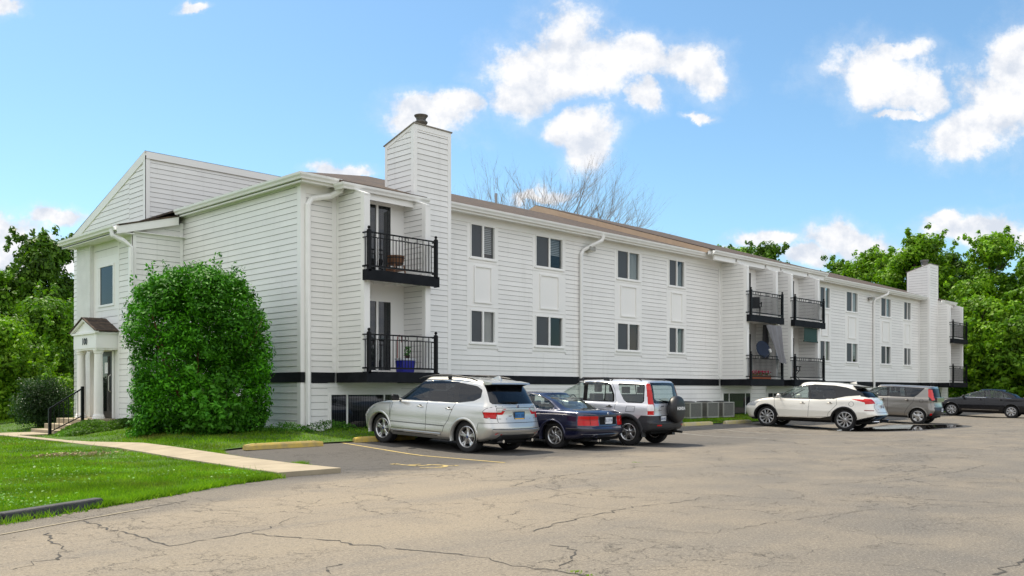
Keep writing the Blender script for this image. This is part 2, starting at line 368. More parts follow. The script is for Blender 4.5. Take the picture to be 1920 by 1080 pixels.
# sidewalk slabs run from the drive to the entrance
def walk_left(y): return 7.72+.078*min(max(0, y-12.7), 11.5)
def slab_strip(name, a0, a1, y0, y1, n, m):
    mb = MB()
    for i in range(n):
        ya = y0+(y1-y0)*i/n+.011; yb = y0+(y1-y0)*(i+1)/n-.011
        P = []
        for z in (-.05, .085):
            l0, l1 = walk_left(ya), walk_left(yb)
            P += [(l0, ya, terr(l0,ya)+z), (a1, ya, terr(a1,ya)+z), (a1, yb, terr(a1,yb)+z), (l1, yb, terr(l1,yb)+z)]
        mb.hexa(P)
    return mb
mb = slab_strip('', 7.72, 8.92, 12.72, 31.2, 12, CONC)
mb2 = MB()
for i in range(5):
    xa = 7.7-(i+1)*1.5+.006; xb = 7.7-i*1.5-.006; mb2.box(xa+.9, xb+.9, 29.75, 30.3, -.05, .085)
for i in range(2):
    xa = 8.94+i*.5; mb2.box(xa, xa+.49, 29.1, 30.9, -.05, terr(xa, 30)+.085)
mb.add(mb2.v, mb2.f)
sw = mb.build('sidewalk', CONC, bevel=.008); tag(sw, kind='structure')
# black painted kerb at the lawn's near edge
KB = mat('kerb_black', (.018, .018, .020), .75, noise=(6, .5, (.05,.048,.046)), bump=(30, .7))
kp = [(-12,2.87),(-8,4.86),(-4,6.9),(0,8.95),(1.6,9.78),(3.02,10.5),(4.3,11.14)]
mb = MB()
for i in range(len(kp)-1):
    a = Vector((*kp[i],0)); b = Vector((*kp[i+1],0)); d = (b-a).normalized(); nrm = Vector((d.y,-d.x,0)); a = a+d*.01; b = b-d*.01
    w = .15
    P = [a+nrm*w, b+nrm*w, b-nrm*.03, a-nrm*.03]
    mb.hexa([(p.x,p.y,-.05) for p in P]+[(p.x-nrm.x*o, p.y-nrm.y*o, .105) for p, o in zip(P, (.05,.05,0,0))])
k = mb.build('kerb', KB, bevel=.02); tag(k, kind='structure')
# painted markings
YEL = mat('faded_yellow_paint', (.55, .40, .10), .8, noise=(9, .5, (.30, .24, .13)))
WHT = mat('faded_white_paint', (.42, .41, .38), .8, noise=(7, .5, (.2, .19, .17)))
def line_on_ground(mb, pts, w, off=.004):
    for (x0,y0),(x1,y1) in zip(pts, pts[1:]):
        L_ = math.hypot(x1-x0, y1-y0); n = max(1, int(L_/.5)); nx, ny = -(y1-y0)/L_*w/2, (x1-x0)/L_*w/2
        for i in range(n):
            ax, ay = x0+(x1-x0)*i/n, y0+(y1-y0)*i/n; bx, by = x0+(x1-x0)*(i+1)/n, y0+(y1-y0)*(i+1)/n
            mb.quad((ax-nx,ay-ny,terr(ax-nx,ay-ny)+off),(bx-nx,by-ny,terr(bx-nx,by-ny)+off),(bx+nx,by+ny,terr(bx+nx,by+ny)+off),(ax+nx,ay+ny,terr(ax+nx,ay+ny)+off))
mb = MB(); line_on_ground(mb, [(12.35,12.25),(12.6,17.9)], .09, .006); 
tag(mb.build('stall_line', YEL), kind='structure')
mb = MB(); line_on_ground(mb, [(-2,7.1),(3.9,10.15)], .045, .006); line_on_ground(mb, [(3.9,10.15),(4.7,10.55)], .05, .006)
tag(mb.build('edge_line', mat('worn_edge_paint', (.30,.25,.16), .9, noise=(5,.5,(.2,.17,.13)))), kind='structure')
mb = MB()
for k_ in (23.9, 26.7, 29.3, 32.1, 34.8, 37.5, 40.3):
    line_on_ground(mb, [(k_,13.0),(k_+.15,17.9)], .09, .006)
tag(mb.build('stall_lines', WHT), kind='structure')
# worn wheelchair symbol in the first stall, seen almost edge on
mb = MB(); cx, cy = G(795, 874)
def arc(c, r, a0, a1, n=14): return [(c[0]+r*math.cos(a0+(a1-a0)*i/n), c[1]+r*math.sin(a0+(a1-a0)*i/n)) for i in range(n+1)]
line_on_ground(mb, arc((cx, cy-.1), .34, -2.7, .9), .085, .006)
line_on_ground(mb, [(cx-.12,cy+.55),(cx-.1,cy+.08),(cx+.26,cy+.08),(cx+.40,cy-.38),(cx+.52,cy-.34)], .085, .0065)
line_on_ground(mb, [(cx-.1,cy+.34),(cx+.2,cy+.34)], .075, .007)
line_on_ground(mb, arc((cx-.12, cy+.70), .055, 0, 6.2, 8), .1, .0065)
tag(mb.build('accessible_symbol', YEL), kind='structure')
# long open cracks traced where they run in the drive
CRK = mat('crack_fill', (.052,.047,.040), .95)
def jag(pts, amp, seg):
    out = []
    for a, b in zip(pts, pts[1:]):
        L_ = math.hypot(b[0]-a[0], b[1]-a[1]); n = max(2, int(L_/seg))
        for i in range(n): out.append((a[0]+(b[0]-a[0])*i/n+rnd.gauss(0,amp), a[1]+(b[1]-a[1])*i/n+rnd.gauss(0,amp)))
    out.append(pts[-1]); return out
cracks = [([(158,977),(205,992),(260,1005),(316,1024)],.035),([(316,1024),(420,1007),(470,998),(505,990),(540,975),(560,968)],.028),([(470,1002),(600,1012),(760,1031),(860,1040),(960,1059),(1040,1072),(1130,1084)],.035),
 ([(85,1000),(104,1018),(124,1025),(110,1050)],.03),([(20,1070),(60,1055),(100,1050),(150,1046)],.02),([(1052,1066),(1066,1052),(1078,1036),(1060,1026),(1030,1022)],.028),
 ([(960,912),(1010,898),(1100,886),(1200,876),(1300,872)],.03),([(880,902),(960,900),(1000,899)],.02),([(985,1001),(1060,977),(1110,967),(1190,951),(1290,940),(1330,930)],.03),
 ([(1330,1000),(1480,976),(1560,965),(1640,955)],.015),([(1500,912),(1600,905),(1680,895),(1760,886)],.02),([(1640,908),(1720,896),(1800,884),(1860,870)],.025),([(1740,902),(1860,906),(1925,908)],.02),
 ([(1530,864),(1620,858),(1720,850),(1800,842)],.03),([(620,1077),(615,1064),(640,1058)],.03),([(660,955),(760,952),(800,960)],.012),([(1180,990),(1240,995),(1330,1000)],.012),
 ([(1560,938),(1680,942),(1750,946),(1900,950)],.02),([(1870,1079),(1890,1062),(1925,1046)],.05),([(1000,912),(1120,930),(1240,934)],.02),([(280,938),(340,944),(420,950)],.015),([(230,958),(300,948),(350,939)],.03)]
mb = MB()
for pts, w in cracks:
    P = jag([G(*p) for p in pts], .026, .09)
    for i in range(len(P)-1):
        ww = w*.55*rnd.uniform(.15, 1.5)
        line_on_ground(mb, [P[i], P[i+1]], max(.004, ww), .003)
tag(mb.build('pavement_cracks', CRK), kind='structure')
# tufts growing in cracks
# puddle behind the grey hatchback: a shallow water film
WAT = mat('puddle_water', (.012,.011,.010), .02, spec=1.0)
pp = [(1645,801),(1680,796),(1730,797),(1780,796),(1812,799),(1790,801.5),(1745,805),(1700,808),(1640,809),(1600,809.5),(1560,807.5),(1590,804)]
pw = [G(*p) for p in pp]
def chaikin(p, n=2):
    for _ in range(n):
        q = []
        for a, b in zip(p, p[1:]+p[:1]): q += [(a[0]*.75+b[0]*.25, a[1]*.75+b[1]*.25), (a[0]*.25+b[0]*.75, a[1]*.25+b[1]*.75)]
        p = q
    return p
mb = MB(); mb.poly([(x,y,.006) for x, y in chaikin(pw)])
pu = mb.build('puddle_water', WAT, rec=True); tag(pu, kind='structure')
mb = MB(); c0 = (sum(p[0] for p in pw)/len(pw), sum(p[1] for p in pw)/len(pw))
mb.poly([(c0[0]+(x-c0[0])*1.07, c0[1]+(y-c0[1])*1.25, .0035) for x, y in chaikin(pw)])
tag(mb.build('damp_patch', mat('damp_asphalt', (.06,.05,.038), .5, noise=(3,.4))), kind='structure')
# precast parking stops
STOPY = mat('stop_yellow_paint', (.60,.42,.07), .75, noise=(5, .4, (.36,.28,.13)), bump=(25,.6))
STOPC = mat('stop_bare_concrete', (.46,.40,.28), .85, noise=(5, .4, (.55,.46,.16)), bump=(25,.6))
def stop(x, y, m, label, rz=0, L_=1.85):
    z = terr(x+L_/2, y); e = empty('parking_stop', (x+L_/2, y, z), rz); tag(e, label, 'parking stop', 'precast parking stops along the stalls')
    mb = MB(); c = [(-.09,0),(-.075,.09),(-.045,.13),(.045,.13),(.075,.09),(.09,0)]; n = 10
    vs = []
    for i in range(n+1):
        xx = -L_/2+L_*i/n; k = .82 if i in (0, n) else 1
        for (a, b) in c: vs.append((xx, a*k+rnd.gauss(0,.002), b*k))
    fs = [(i*6+j, i*6+j+1, (i+1)*6+j+1, (i+1)*6+j) for i in range(n) for j in range(5)]+[tuple(range(6)), tuple(range(n*6+5, n*6-1, -1))]
    mb.add(vs, fs); mb.build('block', m, e, local=True)
    p = MB()
    for sx in (-L_*.36, L_*.36): p = MB(); p.lathe((sx, 0, .127), [(0,.012),(.014,.012),(.016,.004)], 10); p.build('anchor_pin', mat('rusty_steel', (.10,.055,.03), .8, .3), e, local=True)
for a in [(9.8,17.55,STOPY,'yellow painted parking stop nearest the lawn, in the empty first stall',.05,2.0),
          (12.95,17.95,STOPY,'yellow parking stop at the front wheel of the silver estate car'),
          (15.8,18.0,STOPC,'worn parking stop in front of the dark blue coupe'),
          (18.7,18.0,STOPC,'worn parking stop in front of the silver off-roader with the spare wheel'),
          (27.0,17.95,STOPC,'pale parking stop left of the air conditioning units, right of the spare wheel'),
          (29.75,17.95,STOPC,'pale yellow parking stop at the nose of the pearl white crossover')]:
    stop(*a)
# ============================================================ APARTMENT BUILDING
JOINT_SHADOW = mat('lap_joint_shadow', (.33,.325,.315), .9)  # dark colour stands in for the shade under the laps
WHITE = mat('white_siding_paint', (.84,.825,.79), .62, noise=(1.1, .05), bump=(30,.12))
def weather(m):
    t = m.node_tree; b = t.nodes['Principled BSDF']; L = t.links.new; src = b.inputs['Base Color'].links[0].from_socket; g = t.nodes.new('ShaderNodeNewGeometry')
    mp = t.nodes.new('ShaderNodeMapping'); mp.inputs['Scale'].default_value = (3.2, 3.2, .22); L(g.outputs['Position'], mp.inputs[0])
    n = t.nodes.new('ShaderNodeTexNoise'); n.inputs['Scale'].default_value = 1.4; n.inputs['Detail'].default_value = 6; n.inputs['Roughness'].default_value = .65; L(mp.outputs[0], n.inputs['Vector'])
    r = t.nodes.new('ShaderNodeMapRange'); r.inputs['From Min'].default_value = .55; r.inputs['From Max'].default_value = .8; r.inputs['To Max'].default_value = .30; L(n.outputs['Fac'], r.inputs['Value'])
    i = t.nodes.new('ShaderNodeMapRange'); i.inputs['To Min'].default_value = .955; i.inputs['To Max'].default_value = 1.02; L(g.outputs['Random Per Island'], i.inputs['Value'])
    m1 = t.nodes.new('ShaderNodeMix'); m1.data_type = 'RGBA'; L(r.outputs[0], m1.inputs[0]); L(src, m1.inputs[6]); m1.inputs[7].default_value = (.55,.53,.48,1)
    m2 = t.nodes.new('ShaderNodeMix'); m2.data_type = 'RGBA'; m2.blend_type = 'MULTIPLY'; m2.inputs[0].default_value = 1; L(m1.outputs[2], m2.inputs[6]); L(i.outputs[0], m2.inputs[7]); L(m2.outputs[2], b.inputs['Base Color'])
weather(WHITE)
TRIM = mat('white_trim_paint', (.86,.845,.81), .55, noise=(.8, .05))
BRICKW = mat('white_painted_brick', (.78,.77,.74), .75, noise=(2.5,.1), bump=(22,.6))
BLACK = mat('black_trim_paint', (.006,.007,.009), .7, spec=.15, noise=(3,.4,(.014,.015,.018)))
IRON = mat('black_railing_metal', (.006,.006,.007), .5, 0, spec=.2)
GUT = mat('white_gutter_metal', (.84,.83,.80), .35, 0, noise=(3,.06))
TAN = mat('tan_rake_board', (.58,.42,.28), .7, noise=(3,.12))
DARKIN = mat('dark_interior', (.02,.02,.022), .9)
SCREEN = mat('insect_screen', (.055,.058,.065), .45, noise=(40,.1))
PANE = glass('window_glass', (.75,.78,.78), .85, .01)
PANED = glass('dark_window_glass', (.3,.32,.33), .5, .01, (.02,.022,.025))
CURT = mat('curtain_cloth', (.42,.42,.40), .9, noise=(8,.1))
CURTS = [mat('curtain_white', (.55,.54,.50), .9), mat('curtain_beige', (.40,.36,.28), .9), mat('curtain_grey', (.25,.26,.27), .9), mat('curtain_brown', (.16,.07,.04), .9)]
BLIND = mat('blind_slats', (.50,.51,.50), .7)
def shingle_mat():
    m = mat('asphalt_shingles', (.22,.13,.075), .95); t = m.node_tree; b = t.nodes['Principled BSDF']; L = t.links.new
    g = t.nodes.new('ShaderNodeNewGeometry')
    mp = t.nodes.new('ShaderNodeMapping'); mp.inputs['Scale'].default_value = (1, 1.05, 1)
    L(g.outputs['Position'], mp.inputs[0])
    br = t.nodes.new('ShaderNodeTexBrick'); br.inputs['Scale'].default_value = 1.0; br.inputs['Brick Width'].default_value = .33; br.inputs['Row Height'].default_value = .14
    br.inputs['Mortar Size'].default_value = .006; br.inputs['Color1'].default_value = (.085,.054,.034,1); br.inputs['Color2'].default_value = (.035,.024,.018,1); br.inputs['Mortar'].default_value = (.03,.02,.015,1)
    L(mp.outputs[0], br.inputs['Vector'])
    nz = t.nodes.new('ShaderNodeTexNoise'); nz.inputs['Scale'].default_value = 9; nz.inputs['Detail'].default_value = 6; L(g.outputs['Position'], nz.inputs['Vector'])
    mi = t.nodes.new('ShaderNodeMix'); mi.data_type = 'RGBA'; mi.blend_type = 'MULTIPLY'; mi.inputs[0].default_value = .8
    cr = t.nodes.new('ShaderNodeMapRange'); cr.inputs['From Min'].default_value = .3; cr.inputs['From Max'].default_value = .7; cr.inputs['To Min'].default_value = .45; cr.inputs['To Max'].default_value = 1.6
    L(nz.outputs['Fac'], cr.inputs['Value']); L(br.outputs[0], mi.inputs[6]); L(cr.outputs[0], mi.inputs[7]); L(mi.outputs[2], b.inputs['Base Color'])
    bp = t.nodes.new('ShaderNodeBump'); bp.inputs['Strength'].default_value = .7; bp.inputs['Distance'].default_value = .02; L(nz.outputs['Fac'], bp.inputs['Height']); L(bp.outputs[0], b.inputs['Normal'])
    return m
SHING = shingle_mat()
XE, YF = 13.56, 21.2                     # near end wall plane, long facade plane
XEND, YB = 62.85, 37.4
BZ0, BZ1 = 1.61, 1.89                    # black band
EAVE = 7.15
B = empty('apartment_building', (XE, YF, 0)); tag(B, 'long three storey white sided apartment building with black band and balconies', 'building')
def siding(mb, p0, p1, z0, z1, ex=.158, lip=.016, holes=(), top=None, joints=True):
    """lapped boards from p0 to p1 (left to right seen from outside); top(s) optional sloped upper limit"""
    p0 = Vector((p0[0], p0[1])); p1 = Vector((p1[0], p1[1])); L_ = (p1-p0).length; d = (p1-p0)/L_; n = Vector((d.y, -d.x))
    def pt(s, o, z): return (p0.x+d.x*s+n.x*o, p0.y+d.y*s+n.y*o, z)
    k = 0; z = z0
    while z < z1-1e-4:
        za = z; zb = min(z+ex, z1); segs = [(0., L_)]
        if top:
            zm = (za+zb)/2; ss = [i*L_/200 for i in range(201) if top(i*L_/200) > zm]
            segs = [(min(ss), max(ss))] if ss else []
        for (ha, hb, hz0, hz1) in holes:
            if hz0 < zb-1e-3 and hz1 > za+1e-3:
                ns = []
                for a, b in segs:
                    if hb <= a or ha >= b: ns.append((a, b)); continue
                    if ha > a: ns.append((a, ha))
                    if hb < b: ns.append((hb, b))
                segs = ns
        for a, b in segs:
            if b-a < .01: continue
            cuts = [a]
            if joints and b-a > 3:
                q = a+rnd.uniform(.6, 3.6)
                while q < b-.5: cuts.append(q); q += 3.66
            cuts.append(b)
            for i in range(len(cuts)-1):
                a2 = cuts[i]+(.002 if i else 0); b2 = cuts[i+1]-(.002 if i < len(cuts)-2 else 0)
                li = lip*rnd.uniform(.8, 1.25)
                # face, butt underside
                mb.quad(pt(a2,li,za+.001), pt(b2,li,za+.001), pt(b2,.003,zb), pt(a2,.003,zb))
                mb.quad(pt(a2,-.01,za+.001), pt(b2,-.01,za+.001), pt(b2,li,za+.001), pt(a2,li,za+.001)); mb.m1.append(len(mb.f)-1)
                if z > z0:      # shadow gap under each lap, painted as a dark strip
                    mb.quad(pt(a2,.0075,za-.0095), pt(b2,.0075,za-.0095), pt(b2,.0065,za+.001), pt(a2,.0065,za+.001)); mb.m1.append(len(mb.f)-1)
        z += ex; k += 1
def backing(mb, p0, p1, z0, z1, holes=(), t=.12):
    """solid wall behind the boards with openings"""
    p0 = Vector((p0[0], p0[1])); p1 = Vector((p1[0], p1[1])); L_ = (p1-p0).length; d = (p1-p0)/L_; n = Vector((d.y, -d.x))
    ss = sorted(set([0, L_]+[h[0] for h in holes]+[h[1] for h in holes])); zs = sorted(set([z0, z1]+[h[2] for h in holes]+[h[3] for h in holes]))
    for a, b in zip(ss, ss[1:]):
        for c, e in zip(zs, zs[1:]):
            if any(h[0] <= a+1e-4 and h[1] >= b-1e-4 and h[2] <= c+1e-4 and h[3] >= e-1e-4 for h in holes): continue
            P = []
            for z in (c, e):
                for s, o in ((a,0),(b,0),(b,-t),(a,-t)): P.append((p0.x+d.x*s+n.x*o, p0.y+d.y*s+n.y*o, z))
            mb.quad(P[0],P[1],P[5],P[4])
            mb.quad(P[3],P[2],P[6],P[7])
    for h in holes:   # reveals
        a, b, c, e = h
        q = lambda s, o, z: (p0.x+d.x*s+n.x*o, p0.y+d.y*s+n.y*o, z)
        mb.quad(q(a,0,c),q(a,-t,c),q(a,-t,e),q(a,0,e)); mb.quad(q(b,0,c),q(b,-t,c),q(b,-t,e),q(b,0,e))
        mb.quad(q(a,0,c),q(b,0,c),q(b,-t,c),q(a,-t,c)); mb.quad(q(a,0,e),q(b,0,e),q(b,-t,e),q(a,-t,e))
# ---- windows of the long facade -------------------------------------------
def win_x(pa, pb): return (onY(pa, YF), onY(pb, YF))
cols1 = [win_x(881,928), win_x(1003,1055), win_x(1156,1199), win_x(1253,1283)]
MID = 38.15
cols2 = [(2*MID-b, 2*MID-a) for a, b in reversed(cols1)]
ZW = {3: (Z(483,19.9,YF), Z(418,19.9,YF)), 2: (Z(643,19.9,YF), Z(580,19.9,YF))}
def winpart(x0, x1, z0, z1, y=YF, kind=0, sashes=2, fr=.045, name='window', proud=.012):
    """window part: frame mesh > panes, screen, curtain. faces -Y"""
    f = MB(); yo = y-proud
    f.box(x0, x1, yo-.02, yo+.07, z0, z0+fr); f.box(x0, x1, yo-.02, yo+.07, z1-fr, z1)
    f.box(x0, x0+fr, yo-.02, yo+.07, z0+fr, z1-fr); f.box(x1-fr, x1, yo-.02, yo+.07, z0+fr, z1-fr)
    xm = [x0+(x1-x0)*i/sashes for i in range(1, sashes)]
    for q in xm: f.box(q-.035, q+.035, yo-.024, yo+.07, z0+fr, z1-fr)
    f.box(x0-.05, x1+.05, yo-.045, yo+.0, z0-.04, z0)
    w = f.build(name, TRIM, B)
    e = [x0+fr]+xm+[x1-fr]
    for i in range(sashes):
        a, b = e[i]+(.035 if i else 0), e[i+1]-(.035 if i < sashes-1 else 0)
        g = MB()
        if i == 0 and kind != 9:
            g.quad((a,yo+.02,z0+fr),(b,yo+.02,z0+fr),(b,yo+.02,z1-fr),(a,yo+.02,z1-fr)); g.build('screen', SCREEN, w)
        else:
            g.quad((a,yo+.05,z0+fr),(b,yo+.05,z0+fr),(b,yo+.05,z1-fr),(a,yo+.05,z1-fr)); g.build('pane', PANE, w)
            c = MB()
            if kind in (1, 9):
                n = 26
                for k in range(n):
                    u0, u1 = a+(b-a)*k/n, a+(b-a)*(k+1)/n; o0, o1 = .012*math.sin(k*1.9), .012*math.sin((k+1)*1.9)
                    c.quad((u0,yo+.13+o0,z0),(u1,yo+.13+o1,z0),(u1,yo+.13+o1,z1),(u0,yo+.13+o0,z1))
                c.build('curtain', rnd.choice(CURTS), w)
            elif kind == 2:
                n = int((z1-z0)/.06); k0 = rnd.choice((0, 3, 8))
                for k in range(k0, n): zz = z0+k*.06+.02; c.quad((a,yo+.12,zz),(b,yo+.12,zz),(b,yo+.14,zz+.05),(a,yo+.14,zz+.05))
                c.build('blind', BLIND, w)
            elif kind == 3:
                c.poly([(a,yo+.13,z0),(b,yo+.13,z0),(b,yo+.13,z1),((a+b)/2,yo+.13,z0+(z1-z0)*.75),(a,yo+.13,z0+(z1-z0)*.4)]); c.build('curtain', CURT, w)
    # dark room behind
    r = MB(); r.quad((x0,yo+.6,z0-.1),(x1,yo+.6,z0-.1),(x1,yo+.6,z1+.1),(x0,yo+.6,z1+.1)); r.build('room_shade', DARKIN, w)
    return w
kinds3 = {0:2, 1:2, 2:1, 3:3}; kinds2 = {0:1, 1:4, 2:1, 3:3}
strips = []
for cs in (cols1, cols2):
    for i, (a, b) in enumerate(cs):
        strips.append((a, b))
        winpart(a, b, ZW[3][0], ZW[3][1], kind=(kinds3 if cs is cols1 else {0:3,1:1,2:2,3:1})[i])
        winpart(a, b, ZW[2][0], ZW[2][1], kind=(kinds2 if cs is cols1 else {0:1,1:2,2:1,3:2})[i])
        # flat apron with a raised square panel between the storeys
        p = MB(); y = YF-.012
        p.box(a-.14, b+.14, y, YF+.05, ZW[2][1], ZW[3][0]-.04)
        p.box(a-.14, a, y, YF+.05, ZW[3][0]-.04, ZW[3][1]+.12); p.box(b, b+.14, y, YF+.05, ZW[3][0]-.04, ZW[3][1]+.12); p.box(a, b, y, YF+.05, ZW[3][1], ZW[3][1]+.12)
        p.box(a-.14, a, y, YF+.05, ZW[2][0]-.16, ZW[2][1]); p.box(b, b+.14, y, YF+.05, ZW[2][0]-.16, ZW[2][1]); p.box(a, b, y, YF+.05, ZW[2][0]-.16, ZW[2][0])
        m0, m1 = (a+b)/2-(b-a)*.31, (a+b)/2+(b-a)*.31; q0 = ZW[2][1]+.27; q1 = ZW[3][0]-.28; t = .05
        for bx in ((m0-t,m1+t,q0-t,q0),(m0-t,m1+t,q1,q1+t),(m0-t,m0,q0,q1),(m1,m1+t,q0,q1)): p.box(bx[0],bx[1],y-.038,y,bx[2],bx[3])
        p.box(a-.15, b+.15, y-.012, y, q0-.17, q0-.145); p.box(a-.15, b+.15, y-.012, y, q1+.15, q1+.175)
        p.build('apron_panel', TRIM, B)
# ---- long facade wall ------------------------------------------------------
BAYS = [(14.70, 17.0), (34.76, 37.45), (38.72, 41.55), (59.35, 61.75)]     # outer faces of the fins of each balcony bay
CHIM = [(17.0, 18.42), (57.92, 59.35)]
FINT = .15
segs = [(XE+.11, 14.70), (18.42, 34.76), (37.45-.0, 38.72), (41.55, 57.92), (61.75, XEND-.1)]
ftop = EAVE-.05
fw = MB(); fb = MB()
for a, b in segs:
    holes = []; bh = []
    for (wa, wb) in strips:
        if a < wa < b:
            holes.append((wa-.14-a, wb+.14-a, ZW[2][0]-.16, ZW[3][1]+.12))
            bh += [(wa-a, wb-a, ZW[3][0], ZW[3][1]), (wa-a, wb-a, ZW[2][0], ZW[2][1])]
    siding(fw, (a, YF), (b, YF), BZ1, ftop, holes=holes)
    backing(fb, (a, YF+.012), (b, YF+.012), -.2, ftop, holes=bh)
siding(fw, (XE+.11, YF), (14.40, YF), .12, BZ1-.25, ex=.19)
siding(fw, (17.0, YF), (34.76, YF), .12, BZ1-.25, ex=.19); siding(fw, (37.5, YF), (38.7, YF), .12, BZ1-.25, ex=.19); siding(fw, (41.55, YF), (XEND-.1, YF), .12, BZ1-.25, ex=.19)
for a, b in BAYS+[(17.0,18.42),(57.92,59.35)]: backing(fb, (a-.02, YF+.012), (b+.02, YF+.012), -.2, BZ1+.02)
fw.build('front_wall', [WHITE, JOINT_SHADOW], B); fb.build('wall_sheathing', TRIM, B)
# vertical trim strips on the facade
tr = MB()
for x in (18.42, 34.60): tr.box(x, x+.16, YF-.03, YF, BZ1, ftop)
for x in (41.55, 57.76): tr.box(x, x+.16, YF-.03, YF, BZ1, ftop)
tr.box(XE-.02, XE+.13, YF-.03, YF+.1, -.1, EAVE-.1); tr.box(XE-.035, XE-.02, YF-.03, YF+.14, -.1, EAVE-.1)
tr.box(14.55, 14.70, YF-.025, YF, BZ1, ftop); tr.box(XEND-.1, XEND, YF-.03, YF+.1, -.1, EAVE-.1)
tr.box(XE+.13, XEND, YF-.02, YF+.02, BZ0-.13, BZ0-.001)
tr.build('corner_trim', TRIM, B)
# black band round the building
bb = MB()
bb.box(XE-.04, 14.62, YF-.05, YF+.02, BZ0, BZ1); bb.box(17.2, 34.6, YF-.05, YF+.02, BZ0, BZ1); bb.box(37.6, 38.6, YF-.05, YF+.02, BZ0, BZ1); bb.box(41.6, 59.3, YF-.05, YF+.02, BZ0, BZ1); bb.box(61.9, XEND+.04, YF-.05, YF+.02, BZ0, BZ1)
bb.box(XE-.045, XE+.0, YF+.02, 28.03, BZ0, BZ1)
bb.box(XE-.04, 14.4, YF-.02, YF, BZ0-.02, BZ0)
bb.build('black_band', BLACK, B)
# ---- near end wall ---------------------------------------------------------
ew = MB()
siding(ew, (XE, 28.05), (XE, YF+.1), BZ1, EAVE-.05, ex=.168)
siding(ew, (XE, 28.05), (XE, YF+.1), .0, BZ0, ex=.19)
siding(ew, (XE, YB), (XE, 32.2), .0, 9.6, ex=.175, top=lambda s: 7.3+(9.45-7.3)*s/(YB-30.9))
siding(ew, (XE, 32.2), (XE, 30.95), 6.6, 9.6, ex=.175, top=lambda s: 7.3+(9.45-7.3)*(YB-32.2+s)/(YB-30.9))
backing(ew, (XE+.012, YB), (XE+.012, YF+.1), -.2, EAVE-.05)
ew.poly([(XE+.012,YB,7.0),(XE+.012,30.95,7.0),(XE+.012,30.95,9.5),(XE+.012,YB,7.4)])
ew.build('end_wall', [WHITE, JOINT_SHADOW], B)
cw = MB(); siding(cw, (XE+.05, 30.9), (27, 30.9), 6.6, 9.4, ex=.168); cw.quad((XE+.05,30.93,6.6),(27,30.93,6.6),(27,30.93,9.5),(XE+.05,30.93,9.5))
cw.build('clerestory_wall', [WHITE, JOINT_SHADOW], B)
ct = MB()
ct.box(XE-.03, XE+.14, 30.86, 30.9, 6.6, 9.5); ct.box(XE-.035, XE-.005, 30.86, 31.02, 6.6, 9.5)
ct.hexa([(XE-.04,YB+.3,7.12),(XE,YB+.3,7.12),(XE,30.86,9.35),(XE-.04,30.86,9.35),(XE-.06,YB+.3,7.385),(XE,YB+.3,7.385),(XE,30.86,9.64),(XE-.06,30.86,9.64)])
ct.box(XE, 27, 30.835, 30.88, 9.4, 9.64)
ct.build('rake_trim', TRIM, B)
# far and back walls (plain, never seen straight on)
fr_ = MB(); siding(fr_, (XEND, YF), (XEND, YB), .0, 7.1, ex=.2); backing(fr_, (XEND, YF), (XEND, YB), -.2, 7.1)
siding(fr_, (XEND, YB), (XE, YB), .0, 7.1, ex=.2); backing(fr_, (XEND, YB), (XE, YB), -.2, 7.1)
fr_.build('rear_wall', [WHITE, JOINT_SHADOW], B)
# ---- roof ------------------------------------------------------------------
SL = .32; RY, RZ = 29.3, EAVE+.02+SL*(29.3-20.7); xo = 13.22; hx = xo+(RY-20.7)
rf = MB(); th = .06
def rpoly(pts, dz=0): rf.poly([(x,y,z+dz) for x,y,z in pts]); rf.poly([(x,y,z+dz-th) for x,y,z in reversed(pts)])
e0 = EAVE+.02
rpoly([(xo,20.7,e0),(XEND+.3,20.7,e0),(XEND+.3,RY,RZ),(hx,RY,RZ)])
rpoly([(xo,20.7,e0),(hx,RY,RZ),(hx,30.88,RZ),(xo,30.88,e0)])
rpoly([(hx,RY,RZ),(XEND+.3,RY,RZ),(XEND+.3,YB+.3,RZ-.32*(YB+.3-RY)),(hx,YB+.3,RZ-.32*(YB+.3-RY))])
rf.quad((xo,20.7,e0),(XEND+.3,20.7,e0),(XEND+.3,20.7,e0-th),(xo,20.7,e0-th)); rf.quad((xo,20.7,e0),(xo,30.88,e0),(xo,30.88,e0-th),(xo,20.7,e0-th))
# raised rear slope over the near end
rpoly([(XE-.055,30.84,9.655),(27,30.84,9.655),(27,YB+.35,7.41),(XE-.055,YB+.35,7.41)])

# raised middle section X 32.6..43.6
mx0, mx1, mry, mdz = 32.75, 43.5, 30.3, .22
mrz = e0+mdz+SL*(mry-20.45)-.02
rpoly([(mx0,20.45,e0+mdz-.02-.06),(mx1,20.45,e0+mdz-.02-.06),(mx1,mry,mrz),(mx0,mry,mrz)])
rpoly([(mx0,mry,mrz),(mx1,mry,mrz),(mx1,36,mrz-.3*(36-mry)),(mx0,36,mrz-.3*(36-mry))])
rf.quad((mx0,20.45,e0+mdz-.08),(mx1,20.45,e0+mdz-.08),(mx1,20.45,e0+mdz-.14),(mx0,20.45,e0+mdz-.14))
rf.build('roof', SHING, B)
for x in (mx0-.02, mx1-.01):
    rk = MB()
    rk.hexa([(x,20.6,e0-.02),(x+.03,20.6,e0-.02),(x+.03,mry,mrz-.36),(x,mry,mrz-.36),(x,20.45,e0+mdz-.11),(x+.03,20.45,e0+mdz-.11),(x+.03,mry,mrz-.02),(x,mry,mrz-.02)])
    rk.hexa([(x,mry,mrz-.36),(x+.03,mry,mrz-.36),(x+.03,36,mrz-.36-1.7),(x,36,mrz-.36-1.7),(x,mry,mrz-.02),(x+.03,mry,mrz-.02),(x+.03,36,mrz-1.73),(x,36,mrz-1.73)])
    rk.build('tan_rake_board', TAN, B)
rw = MB(); rw.box(mx0, mx1, 20.5, 20.56, e0-.08, e0+mdz-.11); rw.build('bay_fascia', TRIM, B)
